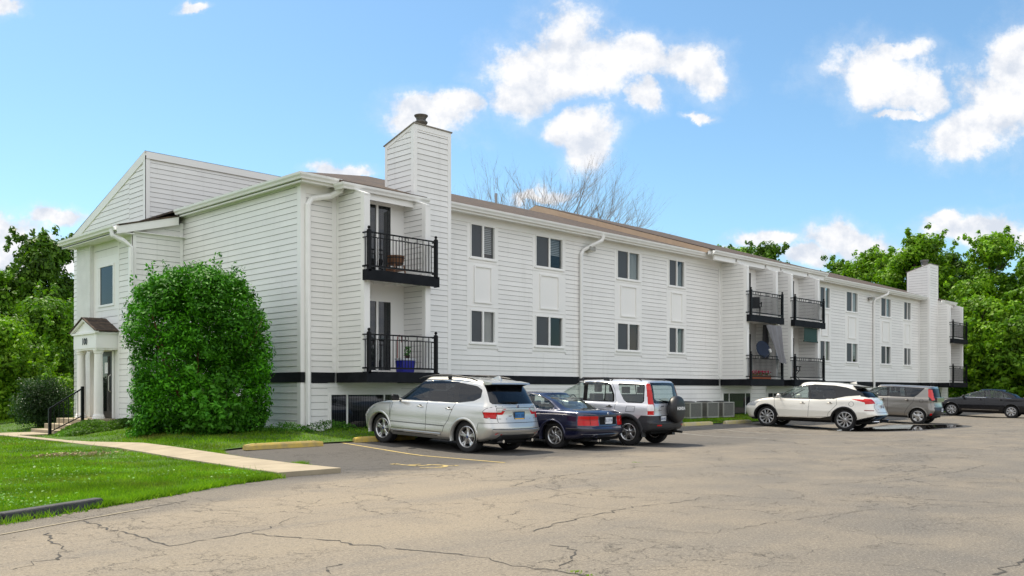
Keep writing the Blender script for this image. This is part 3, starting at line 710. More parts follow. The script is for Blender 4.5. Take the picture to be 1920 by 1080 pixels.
# roof vent pipe
vp = MB(); vx, vy = 28.3, 28.6; vp.tube([(vx,vy,RZ-.5),(vx,vy,RZ+.22)], .06, 10); vp.build('vent_pipe', mat('vent_metal', (.30,.30,.30), .5, .5), B)
# soffit, fascia
so = MB()
so.box(xo+.1, 14.4, 20.82, YF+.0, EAVE-.16, EAVE-.14); so.box(17.0, 34.7, 20.82, YF, EAVE-.16, EAVE-.14); so.box(41.5, 59.3, 20.82, YF, EAVE-.16, EAVE-.14); so.box(61.7, XEND+.25, 20.82, YF, EAVE-.16, EAVE-.14)
so.box(xo+.1, XE, YF, 28.05, EAVE-.16, EAVE-.14)
so.box(xo+.12, XEND+.25, 20.80, 20.83, EAVE-.2, EAVE-.05); so.box(xo+.1, xo+.13, 20.83, 28.05, EAVE-.2, EAVE-.05)
so.box(XE+.13, XEND-.1, YF-.035, YF, EAVE-.40, EAVE-.16)
so.build('soffit', TRIM, B)
# gutters: an open ogee trough swept along an edge
GP = [(0,.0),(0,-.13),(.07,-.135),(.085,-.09),(.12,-.05),(.13,.0),(.115,.0),(.105,-.04),(.07,-.08),(.06,-.115),(.015,-.11),(.015,0)]
def gutter(path, z, name='gutter', k=1.15, zz=None):
    """path of xy corners; trough hangs on the outside (right of travel)"""
    mb = MB(); n = len(path); m = len(GP); rings = []
    for i, p in enumerate(path):
        p = Vector((p[0], p[1])); d0 = (p-Vector(path[i-1][:2])).normalized() if i else None; d1 = (Vector(path[i+1][:2])-p).normalized() if i < n-1 else None
        d0 = d0 or d1; d1 = d1 or d0; n0 = Vector((d0.y,-d0.x)); n1 = Vector((d1.y,-d1.x)); b = (n0+n1); b = b/(1+n0.dot(n1))
        rings.append([(p.x+b.x*o*k, p.y+b.y*o*k, (zz[i] if zz else z)+h*k) for o, h in GP])
    vs = [q for r in rings for q in r]; fs = [(i*m+j, i*m+(j+1)%m, (i+1)*m+(j+1)%m, (i+1)*m+j) for i in range(n-1) for j in range(m)]
    fs += [tuple(range(m)), tuple(range((n-1)*m, n*m))]; mb.add(vs, fs)
    return mb.build(name, GUT, B)
gutter([(13.33,28.0),(13.33,20.80),(14.52,20.80)], EAVE+.02)
gutter([(14.42,20.75),(14.42,20.42),(17.35,20.42)], EAVE-.13)
gutter([(18.44,20.80),(32.85,20.80)], EAVE+.02); gutter([(43.45,20.80),(57.9,20.80)], EAVE+.02)
gutter([(32.9,20.42),(43.4,20.42)], EAVE+.10); gutter([(61.2,20.80),(XEND+.25,20.80)], EAVE+.02)
gutter([(59.35,20.42),(61.9,20.42)], EAVE-.1)
# bay roof over the first and last balconies, fascia boards above every balcony
br = MB()
br.hexa([(14.42,20.42,EAVE-.12),(17.35,20.42,EAVE-.12),(17.35,21.3,EAVE+.10),(14.42,21.3,EAVE+.10),(14.42,20.42,EAVE-.07),(17.35,20.42,EAVE-.07),(17.35,21.3,EAVE+.20),(14.42,21.3,EAVE+.20)])
br.hexa([(59.3,20.42,EAVE-.12),(61.9,20.42,EAVE-.12),(61.9,21.3,EAVE+.10),(59.3,21.3,EAVE+.10),(59.3,20.42,EAVE-.07),(61.9,20.42,EAVE-.07),(61.9,21.3,EAVE+.20),(59.3,21.3,EAVE+.20)])
br.build('bay_roof', SHING, B)
for q_ in ((14.86, 17.34, 20.44, 20.5, EAVE-.45, EAVE-.13), (59.5, 61.62, 20.44, 20.5, EAVE-.42, EAVE-.1)):
    bf = MB(); bf.box(*q_); bf.build('bay_fascia', TRIM, B)
bf = MB()
bf.box(33.0, 43.35, 20.44, 20.5, EAVE-.07, EAVE+.1)
for a, b in ((33.1,34.76),(34.91,37.3),(37.45,38.72),(38.87,41.4),(41.55,43.2)): bf.box(a, b, 20.44, 20.52, EAVE-.27, EAVE-.07)
bf.box(32.9, 43.4, 20.52, YF, EAVE-.06, EAVE-.04)
for a, b in BAYS: bf.box(a, b, 20.5, YF+.05, EAVE-.30, EAVE-.28)
for q_ in (0,): pass
bf.build('bay_fascia', TRIM, B)
# ---- fins, balconies -------------------------------------------------------
YFIN, YDK = 19.9, 19.65
def fin(x0, x1, zt=EAVE-.08, zlow=6.68):
    mb = MB(); zq = 6.90; tp = lambda s: zt if YF-s > 20.45 else zlow+(zq-zlow)*((YF-s)-YFIN)/(20.45-YFIN)
    siding(mb, (x0, YF), (x0, YFIN+.14), BZ1, zt, top=tp, joints=False)
    siding(mb, (x1, YFIN+.14), (x1, YF), BZ1, zt, top=lambda s: tp(YF-YFIN-.14-s), joints=False)
    mb.add([(x0+.01,YF,BZ1),(x0+.01,YFIN,BZ1),(x0+.01,YFIN,zlow),(x0+.01,20.45,zq),(x0+.01,YF,zt),(x1-.01,YF,BZ1),(x1-.01,YFIN,BZ1),(x1-.01,YFIN,zlow),(x1-.01,20.45,zq),(x1-.01,YF,zt)],
           [(0,1,2,3,4),(9,8,7,6,5),(0,5,6,1),(1,6,7,2),(2,7,8,3),(3,8,9,4)])
    f = mb.build('balcony_fin', [WHITE, JOINT_SHADOW], B, rec=False)
    t = MB(); t.box(x0-.02, x1+.02, YFIN-.02, YFIN, BZ1, zlow); t.box(x0-.022, x0-.0, YFIN, YFIN+.14, BZ1, zlow+.06); t.box(x1, x1+.022, YFIN, YFIN+.14, BZ1, zlow+.06)
    t.box(x0-.02, x0, YF-.12, YF-.03, BZ1, zt-.02); t.box(x1, x1+.02, YF-.12, YF-.03, BZ1, zt-.02)
    t.hexa([(x0-.02,YFIN-.03,zlow),(x1+.02,YFIN-.03,zlow),(x1+.02,20.45,zq),(x0-.02,20.45,zq),(x0-.02,YFIN-.03,zlow+.04),(x1+.02,YFIN-.03,zlow+.04),(x1+.02,20.45,zq+.03),(x0-.02,20.45,zq+.03)])
    t.build('fin_trim', TRIM, f)
    b = MB(); b.box(x0-.03, x1+.03, YFIN-.05, YF-.05, BZ0, BZ1-.002); b.build('black_band', BLACK, B)
def railing(mb, x0, x1, y, z):
    """front run with short returns to the fins"""
    def run(a, b, orn):
        a = Vector(a); b = Vector(b); L_ = (b-a).length
        for h, w in ((1.0,.04),(.87,.028),(.10,.05)): mb.bar(a+Vector((0,0,h)), b+Vector((0,0,h)), w, w*.9)
        n = max(1, int(L_/.105))
        for i in range(1, n):
            p = a+(b-a)*i/n; mid = orn and abs(i/n-.5) < .14
            mb.bar(p+Vector((0,0,.1)), p+Vector((0,0,.87 if (mid or i % 2) else 1.0)), .017, .017)
        if orn:
            for k in (-1,0,1):
                c = (a+b)/2+Vector((k*.115,0,.935)); mb.lathe(tuple(c), [(.05,-.006),(.062,-.006),(.062,.006),(.05,.006),(.05,-.006)], 12, axis='y')
    run((x0,y,z),(x1,y,z),True)
    for x in (x0, x1): run((x,y,z),(x,YFIN-.0,z),False)
def balcony(x0, x1, zt, dark=False):
    """x0,x1 deck ends, zt deck top"""
    d = MB(); zb = zt-.29
    d.box(x0, x1, YDK, YDK+.045, zb, zt); d.box(x0, x0+.045, YDK+.045, YFIN-.05, zb, zt); d.box(x1-.045, x1, YDK+.045, YFIN-.05, zb, zt)
    bal = d.build('balcony', BLACK, B)
    k = MB(); k.box(x0+.05, x1-.05, YDK+.05, YFIN-.025, zb+.10, zt-.03)
    k.box(x0+.26, x1-.32, YFIN-.02, 20.86, zt-.07, zt-.03)
    for i in range(6): xx = x0+.25+(x1-x0-.5)*i/5; k.box(xx-.02, xx+.02, YDK+.05, 20.8, zb+.06, zt-.07) if BZ1 < zt-.5 else None
    k.build('deck', TRIM, bal)
    r = MB(); railing(r, x0+.05, x1-.06, YDK+.03, zt); r.build('railing', IRON, bal)
    for x in (x0+.10, x1-.10):
        p = MB(); p.box(x-.045, x+.045, YDK+.0, YDK+.09, zt-.05 , zt+1.05); p.lathe((x, YDK+.045, zt+1.05), [(.055,0),(.055,.02),(.02,.035),(.04,.06),(.045,.085),(.03,.115),(0,.125)], 10)
        p.build('post', IRON, bal)
def bayset(x0, x1, finr=True, k=0):
    fin(x0, x0+FINT); fin(x1-FINT, x1)
    for z in (BZ1+.01, BZ1+2.75): balcony(x0-.1, x1+.16, z)
    # recess back wall with sliding doors on each storey, soffits
    YF = 20.87
    w = MB(); w.box(x0+FINT, x1-FINT, YF, YF+.08, BZ1, EAVE-.3)
    w.build('recess_wall', TRIM, B)
    for z in (BZ1, BZ1+2.75):
        a, b = x0+FINT+.12, x1-FINT-.52; h = 2.05
        f = MB(); f.box(a-.07,b+.07,YF-.03,YF,z+h,z+h+.08); f.box(a-.07,a,YF-.03,YF,z+.03,z+h); f.box(b,b+.07,YF-.03,YF,z+.03,z+h)
        m = a+(b-a)*.64; f.box(m-.035,m+.035,YF-.045,YF-.002,z+.05,z+h); f.box(a,b,YF-.03,YF,z+.03,z+.08)
        door = f.build('sliding_door', TRIM, B)
        for u0, u1, yy in ((a,m-.035,-.010),(m+.035,b,-.022)):
            g = MB(); g.quad((u0,YF+yy,z+.08),(u1,YF+yy,z+.08),(u1,YF+yy,z+h),(u0,YF+yy,z+h)); g.build('pane', PANED, door)
        c = MB(); n = 22
        for q in range(n):
            u = a+(b-a)*q/n; c.quad((u,YF-.0015,z+.08),(u+(b-a)/n*.82,YF-.0055,z+.08),(u+(b-a)/n*.82,YF-.0055,z+h),(u,YF-.0015,z+h))
        c.build('curtain', mat('vertical_blind', (.16,.165,.17), .8), door)
for i, (a, b) in enumerate(BAYS): bayset(a, b)
# garden level windows under the balconies
def basement(x0, x1, cols, z0=.22, z1=1.31):
    w = MB(); w.box(x0-.06, x1+.14, YF-.012, YF+.0, .05, z0); w.box(x0-.06, x1+.14, YF-.012, YF, z1, BZ0-.13); w.box(x0-.06, x0, YF-.012, YF, z0, z1); w.box(x1, x1+.14, YF-.012, YF, z0, z1)
    f = w.build('basement_window', TRIM, B); fr = MB()
    fr.box(x0, x1, YF-.035, YF-.012, z0, z0+.04); fr.box(x0, x1, YF-.035, YF-.012, z1-.04, z1)
    for c in [x0]+cols+[x1-.05]: fr.box(c, c+.05, YF-.037, YF-.012, z0+.04, z1-.04)
    fr.build('frame', TRIM, f)
    g = MB(); g.quad((x0,YF-.02,z0),(x1,YF-.02,z0),(x1,YF-.02,z1),(x0,YF-.02,z1)); g.build('pane', PANED, f)
    c = MB(); n = 40
    for q in range(n):
        u = x0+(x1-x0)*q/n; c.quad((u,YF-.0145,z0),(u+(x1-x0)/n*.7,YF-.018,z0),(u+(x1-x0)/n*.7,YF-.018,z1),(u,YF-.0145,z1))
    c.build('vertical_blind', mat('vertical_blind', (.16,.165,.17), .8), f)
basement(14.46, 16.86, [15.02, 16.33]); basement(34.95, 37.35, [35.45, 36.85]); basement(38.9, 41.3, [39.4, 40.8]); basement(59.5, 61.6, [60.1, 61.1])
# utility hatch in the garden level wall
for (hx0, hx1) in ((25.6, 27.3), (19.2, 23.4)):
    h = MB(); h.box(hx0, hx1, YF-.035, YF-.02, .62, 1.25); h.box(hx0+.04, hx1-.04, YF-.045, YF-.035, .66, 1.21); h.build('access_panel', TRIM, B)
# ---- chimneys --------------------------------------------------------------
def chimney(x0, x1, yf=20.6, yb=21.95, zf=9.22, zb=8.78):
    m = MB(); tp = lambda s: zb+(zf-zb)*s/(yb-yf)
    siding(m, (x0, yb), (x0, yf+.1), BZ1, zf, top=tp, joints=False); siding(m, (x0+.1, yf), (x1-.1, yf), BZ1, zf-.16, joints=False)
    siding(m, (x1, yf+.1), (x1, yb), BZ1, zf, top=lambda s: zf-(zf-zb)*s/(yb-yf), joints=False)
    m.hexa([(x0+.01,yf+.01,BZ1),(x1-.01,yf+.01,BZ1),(x1-.01,yb,BZ1),(x0+.01,yb,BZ1),(x0+.01,yf+.01,zf),(x1-.01,yf+.01,zf),(x1-.01,yb,zb),(x0+.01,yb,zb)])
    c = m.build('chimney', [WHITE, JOINT_SHADOW], B, rec=False)
    t = MB(); t.box(x0-.02,x0+.11,yf-.02,yf,BZ1,zf); t.box(x1-.11,x1+.02,yf-.02,yf,BZ1,zf); t.box(x0+.11,x1-.11,yf-.02,yf,zf-.16,zf)
    t.box(x0-.022,x0,yf,yf+.11,BZ1,zf-.01); t.box(x0-.022,x0,yb-.11,yb,7.0,zb+.02); t.box(x1,x1+.022,yf,yf+.11,BZ1,zf-.02)
    t.hexa([(x0-.021,yb,zb-.10),(x0,yb,zb-.10),(x0,yf+.1,zf-.13),(x0-.021,yf+.1,zf-.13),(x0-.021,yb,zb+.01),(x0,yb,zb+.01),(x0,yf+.1,zf-.02),(x0-.021,yf+.1,zf-.02)])
    t.build('chimney_trim', TRIM, c)
    k = MB(); k.hexa([(x0-.05,yf-.05,zf),(x1+.05,yf-.05,zf),(x1+.05,yb+.05,zb),(x0-.05,yb+.05,zb),(x0-.05,yf-.05,zf+.03),(x1+.05,yf-.05,zf+.03),(x1+.05,yb+.05,zb+.03),(x0-.05,yb+.05,zb+.03)])
    k.build('chimney_cap', mat('cap_flashing', (.25,.22,.18), .6, .3), c)
    return c
FLUE = mat('flue_metal', (.15,.14,.13), .5, .55, noise=(8,.3))
for ci, (a, b) in enumerate(CHIM):
    c = chimney(a, b)
    m = MB(); cx, cy = (a+b)/2+.02, 21.15
    if ci == 0: m.lathe((cx,cy,9.06), [(.15,0),(.15,.18),(.20,.26),(.20,.28),(.13,.34),(.16,.38),(.20,.44),(.20,.46),(.14,.52),(.16,.58),(.21,.64),(.21,.66),(0,.68)], 24)
    else: m.lathe((cx,cy,8.95), [(.2,0),(.2,.5),(.24,.5),(.24,.62),(0,.64)], 20)
    m.build('flue', FLUE, c, smooth=False)
    bnd = MB(); bnd.box(a-.0, b+.02, 20.55, YF-.05, BZ0, BZ1-.002); bnd.build('black_band', BLACK, B)
# ---- downspouts and flood lights ------------------------------------------
def spout(pts, w=.085):
    m = MB(); m.tube(pts, w/1.35, 8); return m.build('downspout', GUT, B, smooth=False)
ys = YF-.09
spout([(14.52,20.66,EAVE-.1),(14.5,20.7,EAVE-.28),(14.35,20.95,EAVE-.42),(14.0,ys,EAVE-.5),(XE+.26,ys,EAVE-.56),(XE+.16,ys,EAVE-.72),(XE+.16,ys,.62),(XE+.17,ys-.02,.45),(XE+.25,ys-.32,.27),(XE+.3,ys-.5,.3)], .108)
x1 = onY(1090, ys); spout([(x1+.75,20.68,EAVE-.1),(x1+.72,20.72,EAVE-.28),(x1+.12,ys,EAVE-.66),(x1,ys,EAVE-.82),(x1,ys,.4)], .092)
x2 = onY(1639, ys); spout([(x2+.95,20.68,EAVE-.1),(x2+.9,20.72,EAVE-.28),(x2+.12,ys,EAVE-.6),(x2,ys,EAVE-.75),(x2,ys,.4)], .092)
for (x, z) in ((x1+.42, EAVE-.62), (x2-.55, EAVE-.62)):
    m = MB(); m.box(x-.16, x+.16, YF-.30, YF-.06, z-.06, z+.10); m.box(x-.07, x+.07, YF-.06, YF-.0, z-.04, z+.08)
    fl = m.build('floodlight', mat('bronze_fixture', (.30,.29,.26), .5), B, bevel=.02)
    m = MB(); m.box(x-.14, x+.14, YF-.29, YF-.07, z-.075, z-.061); m.build('lens', mat('lamp_lens', (.55,.52,.42), .2), fl)
# ---- stair tower at the near end ------------------------------------------
XT = 11.9; YT0, YT1 = 28.05, 32.2; zi, zo_ = 7.02, 6.42
tw = MB()
topf = lambda x: zo_+(zi-zo_)*(x-11.4)/(XE-11.4)-.24
siding(tw, (XT+.1, YT0), (XE-.02, YT0), .3, 7.0, ex=.168, top=lambda s: topf(XT+.1+s), joints=False)
tw.poly([(XT,YT0+.01,-.1),(XE,YT0+.01,-.1),(XE,YT0+.01,topf(XE)),(XT,YT0+.01,topf(XT))])
siding(tw, (XT, 29.05), (XT, YT0+.1), .3, topf(XT)+.02, ex=.175, joints=False)
siding(tw, (XT, 31.0), (XT, 29.12), 5.75, topf(XT)+.02, ex=.24, joints=False); siding(tw, (XT, 31.0), (XT, 29.12), 3.3, 4.0, ex=.24, joints=False)
tw.quad((XT+.01,YT0,-.1),(XT+.01,29.52,-.1),(XT+.01,29.52,topf(XT)),(XT+.01,YT0,topf(XT)))
tw.quad((XT+.01,30.62,-.1),(XT+.01,YT1,-.1),(XT+.01,YT1,topf(XT)),(XT+.01,30.62,topf(XT)))
tw.quad((XT+.01,29.52,2.66),(XT+.01,30.62,2.66),(XT+.01,30.62,4.19),(XT+.01,29.52,4.19)); tw.quad((XT+.01,29.52,5.42),(XT+.01,30.62,5.42),(XT+.01,30.62,topf(XT)),(XT+.01,29.52,topf(XT)))
tw.quad((XT,YT1,-.1),(XE,YT1,-.1),(XE,YT1,topf(XE)),(XT,YT1,topf(XT)))
tw.build('stair_tower_wall', [WHITE, JOINT_SHADOW], B, rec=False)
tt = MB(); tt.box(XT-.02,XT+.11,YT0-.02,YT0,.0,topf(XT)); tt.box(XT-.022,XT,YT0-.02,YT0+.11,.0,topf(XT)); tt.box(XE-.13,XE-.02,YT0-.018,YT0,.0,topf(XE))
tt.box(XT-.02,XT,29.02,29.12,.4,topf(XT)); tt.box(XT-.02,XT,30.98,31.05,2.7,topf(XT))
tt.box(XT-.015,XT,29.12,30.98,4.0,4.12); tt.box(XT-.015,XT,29.12,30.98,5.5,5.75); tt.box(XT-.015,XT,29.12,29.42,4.12,5.5); tt.box(XT-.015,XT,30.66,30.98,4.12,5.5)
tt.build('corner_trim', TRIM, B)
pr = MB(); pr.box(XT-.14, XT+.0, 31.05, YT1, .2, topf(XT)-.02)
# brick courses as shallow joints
for k in range(78):
    zz = .3+k*.078
    if zz < topf(XT)-.1: pr.box(XT-.147, XT-.139, 31.05, YT1, zz, zz+.064)
pr.build('brick_pier', BRICKW, B)
f = MB(); y0, y1, z0, z1 = 29.45, 30.6, 4.19, 5.42
for q in ((y0,y1,z0-.07,z0),(y0,y1,z1,z1+.07),(y0-.07,y0,z0-.07,z1+.07),(y1,y1+.07,z0-.07,z1+.07)): f.box(XT-.045,XT-.005,q[0],q[1],q[2],q[3])
f.box(XT-.035,XT-.005,y1-.1,y1,z0,z1); wn = f.build('stair_window', TRIM, B)
g = MB(); g.quad((XT-.012,y0,z0),(XT-.012,y1,z0),(XT-.012,y1,z1),(XT-.012,y0,z1)); g.build('pane', glass('stair_glass',(.2,.22,.2),.3,.01,(.010,.014,.008),.015), wn)
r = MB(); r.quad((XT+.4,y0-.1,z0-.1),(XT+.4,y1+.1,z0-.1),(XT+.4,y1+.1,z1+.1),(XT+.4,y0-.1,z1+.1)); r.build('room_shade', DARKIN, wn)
# tower shed roof
tr = MB(); tr.hexa([(11.4,27.85,zo_),(XE,27.85,zi),(XE,32.5,zi),(11.4,32.5,zo_),(11.4,27.85,zo_+.05),(XE,27.85,zi+.05),(XE,32.5,zi+.05),(11.4,32.5,zo_+.05)]); tr.build('tower_roof', SHING, B)
tf = MB(); tf.hexa([(11.36,27.87,zo_-.25),(XE-.25,27.87,zi-.33),(XE-.25,27.90,zi-.33),(11.36,27.90,zo_-.25),(11.36,27.87,zo_-.002),(XE-.25,27.87,zi-.07),(XE-.25,27.90,zi-.07),(11.36,27.90,zo_-.002)])
tf.box(11.38,XT+.0,27.9,32.5,zo_-.20,zo_-.17); tf.box(11.38,11.42,27.9,32.5,zo_-.22,zo_-.02); tf.box(11.4,XE,32.46,32.5,zo_-.2,zo_-.0); tf.build('tower_soffit', TRIM, B)
tf2 = MB(); tf2.box(XT+.0,XE,27.9,YT0,zo_-.12,zo_-.1); tf2.build('tower_soffit', TRIM, B)
gutter([(11.38,32.5),(11.38,27.95)], zo_+.02)
spout([(11.30,28.15,zo_-.1),(11.32,28.12,zo_-.28),(11.6,28.02,zo_-.42),(11.82,27.97,zo_-.6),(11.82,27.97,.55),(11.8,27.95,.42),(11.6,27.7,.34),(11.5,27.6,.33)], .11)
# ---- entrance porch --------------------------------------------------------
xp, ya, yb_ = 11.22, 29.15, 31.0
PW = MB(); PW.box(xp, XT-.0, ya, yb_, 2.73, 3.18); PW.box(xp-.05, XT, ya-.05, yb_+.05, 3.18, 3.24); PW.box(xp+.03, XT, ya+.03, yb_-.03, 2.68, 2.73)
ym = (ya+yb_)/2; PW.add([(xp+.02,ya-.02,3.24),(xp+.02,yb_+.02,3.24),(xp+.02,ym,3.60),(xp+.06,ya-.02,3.24),(xp+.06,yb_+.02,3.24),(xp+.06,ym,3.60)],[(0,1,2),(5,4,3),(0,3,4,1),(1,4,5,2),(2,5,3,0)])
for s, yo in ((-1, ya-.12), (1, yb_+.12)):
    PW.hexa([(xp-.06,yo,3.21),(xp+.04,yo,3.21),(xp+.04,ym,3.62),(xp-.06,ym,3.62),(xp-.06,yo,3.27),(xp+.04,yo,3.27),(xp+.04,ym,3.69),(xp-.06,ym,3.69)])
porch = PW.build('porch', TRIM, B)
pr = MB()
for yo in (ya-.14, yb_+.14): pr.hexa([(xp-.1,yo,3.26),(XT,yo,3.26),(XT,ym,3.70),(xp-.1,ym,3.70),(xp-.1,yo,3.29),(XT,yo,3.29),(XT,ym,3.74),(xp-.1,ym,3.74)])
pr.build('porch_roof', SHING, porch)
for yc in (ya+.22, yb_-.22):
    c = MB(); zc = .5; c.lathe((xp+.16,yc,zc), [(.19,0),(.19,.05),(.165,.07),(.175,.10),(.15,.13),(.14,.16),(.135,.9),(.12,2.05),(.145,2.08),(.145,2.12),(.165,2.15),(.165,2.19),(0,2.19)], 24); c.build('column', TRIM, porch, smooth=False)
text_mesh('100', .30, .004, 'house_number', mat('number_black', (.01,.01,.01), .4), porch, Matrix.Translation(-origin_of(porch)) @ frame_matrix((xp-.012, ym-.02, 2.95), (0,-1,0), (0,0,1)), bold=.004)
# door
dm = MB(); dm.box(XT-.03,XT,29.52,30.62,.5,2.66); dr = dm.build('entrance_door', mat('black_door', (.012,.012,.013), .35), B)
g = MB(); g.box(XT-.036,XT-.03,29.68,30.46,.72,2.5); g.build('pane', glass('door_glass', (.2,.2,.2), .2, .02), dr)
g = MB(); g.tube([(XT-.04,29.62,1.35),(XT-.1,29.62,1.4),(XT-.1,29.62,1.85),(XT-.04,29.62,1.9)], .018, 8); g.build('handle', mat('brushed_metal', (.6,.58,.52), .3, .9), dr)
g = MB(); g.box(XT-.038,XT-.0365,29.85,30.1,1.95,2.3); g.build('notice', mat('paper', (.75,.76,.78), .7), dr)
g = MB(); g.box(XT-.04,XT-.0,29.42,29.52,.5,2.72); g.box(XT-.04,XT,30.62,30.75,.5,2.72); g.box(XT-.04,XT,29.42,30.75,2.66,2.72); g.build('door_frame', TRIM, B)
# landing and steps
st = MB(); st.box(10.75, XT-.15, 28.95, 31.2, -.05, .50); st.box(10.35, 10.75, 29.0, 31.1, -.05, .34); st.box(9.95, 10.35, 29.0, 31.1, -.05, .18)
st.build('entrance_steps', CONC, B, bevel=.01)
hr = empty('handrail', (9.8, 29.0, 0)); tag(hr, 'black metal handrail rising beside the concrete entrance steps', 'handrail')
m = MB(); m.box(9.77,9.85,28.96,29.04,-.02,.86); m.build('post', IRON, hr); m = MB(); m.box(10.68,10.76,28.86,28.94,.15,1.52); m.build('post', IRON, hr)
m = MB(); m.bar((9.8,29.0,.84),(10.72,28.9,1.46),.05,.04); m.bar((9.8,29.0,.14),(10.72,28.9,.62),.03,.03)
for i in range(1, 7):
    t = i/7; m.bar((9.8+.92*t,29-.1*t,.14+.48*t),(9.8+.92*t,29-.1*t,.84+.62*t),.016,.016)
m.build('rail', IRON, hr)
# ============================================================ LOOSE THINGS
d = YDK+.35
# wooden barrel planter on the upper near balcony
zd = BZ1+2.76
bx, by = onY(742, 20.35), 20.35; WOOD = mat('barrel_wood', (.20,.085,.035), .7, noise=(14,.4)); SOIL = mat('soil', (.03,.02,.015), .95)
t = empty('barrel_planter', (bx, by, zd)); tag(t, 'brown wooden half barrel planter behind the railing of the near top balcony', 'planter')
m = MB(); m.lathe((bx,by,zd+.30),[(0,0),(.20,0),(.235,.13),(.25,.26),(.225,.26),(.21,.22),(0,.22)],20); m.build('tub', WOOD, t)
m = MB(); m.lathe((bx,by,zd+.32),[(.210,0),(.216,0),(.222,.035),(.215,.035)],20); m.lathe((bx,by,zd+.48),[(.245,0),(.25,0),(.253,.03),(.247,.03)],20); m.build('hoop', mat('dark_iron',(.04,.035,.03),.6,.5), t)
m = MB(); [m.bar((bx+a*.16,by+b*.16,zd+.3),(bx+a*.2,by+b*.2,zd+.0),.04,.04) for a in (-1,1) for b in (-1,1)]; m.box(bx-.2,bx+.2,by-.2,by+.2,zd+.14,zd+.17); m.build('stand', WOOD, t)
# blue cool box with a plant on the lower near balcony
zd = BZ1+.015; bx = onY(762, 20.0); by = 20.05
t = empty('cool_box', (bx, by, zd)); tag(t, 'bright blue cool box with white lid on the lower near balcony', 'cool box')
m = MB(); m.hexa([(bx-.21,by-.15,zd),(bx+.21,by-.15,zd),(bx+.21,by+.15,zd),(bx-.21,by+.15,zd),(bx-.24,by-.17,zd+.33),(bx+.24,by-.17,zd+.33),(bx+.24,by+.17,zd+.33),(bx-.24,by+.17,zd+.33)]); m.build('tub', mat('blue_plastic',(.008,.012,.28),.35), t, bevel=.02)
m = MB(); m.box(bx-.25,bx+.25,by-.18,by+.18,zd+.335,zd+.39); m.build('lid', mat('white_plastic',(.6,.62,.65),.4), t, bevel=.01)
def potleaf(o, c, r, h, n, m, L_=.09):
    V = []; Fq = []
    for i in range(n):
        a = rnd.uniform(0, 6.28); q = r*math.sqrt(rnd.random()); z = h*rnd.random()
        p = Vector((c[0]+q*math.cos(a), c[1]+q*math.sin(a), c[2]+z)); u = Vector((rnd.gauss(0,1),rnd.gauss(0,1),rnd.gauss(.5,.7))).normalized()*L_; w = u.cross(Vector((rnd.gauss(0,1),rnd.gauss(0,1),rnd.gauss(0,1)))).normalized()*L_*.3
        k = len(V); V += [p-u*.5, p+w, p+u*.5, p-w]; Fq.append((k,k+1,k+2,k+3))
    mb = MB(); mb.add(V, Fq); return mb.build(o, m[0], m[1])
GL = mat('pot_plant_leaf', (.06,.20,.03), .5)
t = empty('potted_plant', (bx+.08, by, zd+.39)); tag(t, 'small green potted plant standing on the blue cool box', 'plant')
m = MB(); m.lathe((bx+.08,by,zd+.392),[(0,0),(.055,0),(.075,.09),(.0,.085)],14); m.build('pot', mat('dark_pot',(.05,.02,.02),.6), t)
potleaf('foliage', (bx+.08,by,zd+.47), .09, .25, 60, (GL, t))
m = MB(); cx_, cz_ = bx-.16, zd; P = [(cx_,by+.15,zd)]+[(cx_,by+.15,zd+.95)]+[(cx_+.075-.075*math.cos(a),by+.15,zd+.95+.1*math.sin(a)) for a in (.5,1,1.57,2.1,2.7,3.14)]+[(cx_+.15,by+.15,zd+.85)]
m.tube(P, .014, 8); w = m.build('walking_cane', mat('cane_red_wood',(.22,.03,.02),.4), None); tag(w, 'dark red hook-handled cane leaning beside the blue cool box', 'cane')
# things on the middle balconies
zu, zl = BZ1+2.76, BZ1+.015
def folding_chair(x, y, z, rz, label):
    t = empty('balcony_chair', (x, y, z), rz); tag(t, label, 'chair', 'chairs on the middle balconies'); K_ = mat('chair_black',(.01,.01,.011),.6)
    m = MB(); m.box(-.24,.24,-.22,.22,.42,.46); m.build('seat', K_, t, local=True, bevel=.01)
    m = MB(); m.hexa([(-.25,.2,.44),(.25,.2,.44),(.25,.24,.44),(-.25,.24,.44),(-.25,.32,.95),(.25,.32,.95),(.25,.36,.95),(-.25,.36,.95)]); m.build('backrest', K_, t, local=True)
    for a in (-.22,.22):
        for b, c in ((-.2,.2),(.2,-.2)): m = MB(); m.bar((a,b,0),(a,c,.44),.03,.03); m.build('leg', K_, t, local=True)
    for a in (-.28,.28): m = MB(); m.box(a-.03,a+.03,-.26,.24,.62,.66); m.bar((a,-.2,.45),(a,-.2,.63),.03,.03); m.build('armrest', K_, t, local=True)
folding_chair(35.55, 20.35, zu, .9, 'black chair on the left middle top balcony, below the fascia')
folding_chair(36.5, 20.5, zu, -1.0, 'black chair with raised armrest, right one on the left middle top balcony')
folding_chair(40.3, 20.55, zl, .2, 'dark chair on the right middle lower balcony')
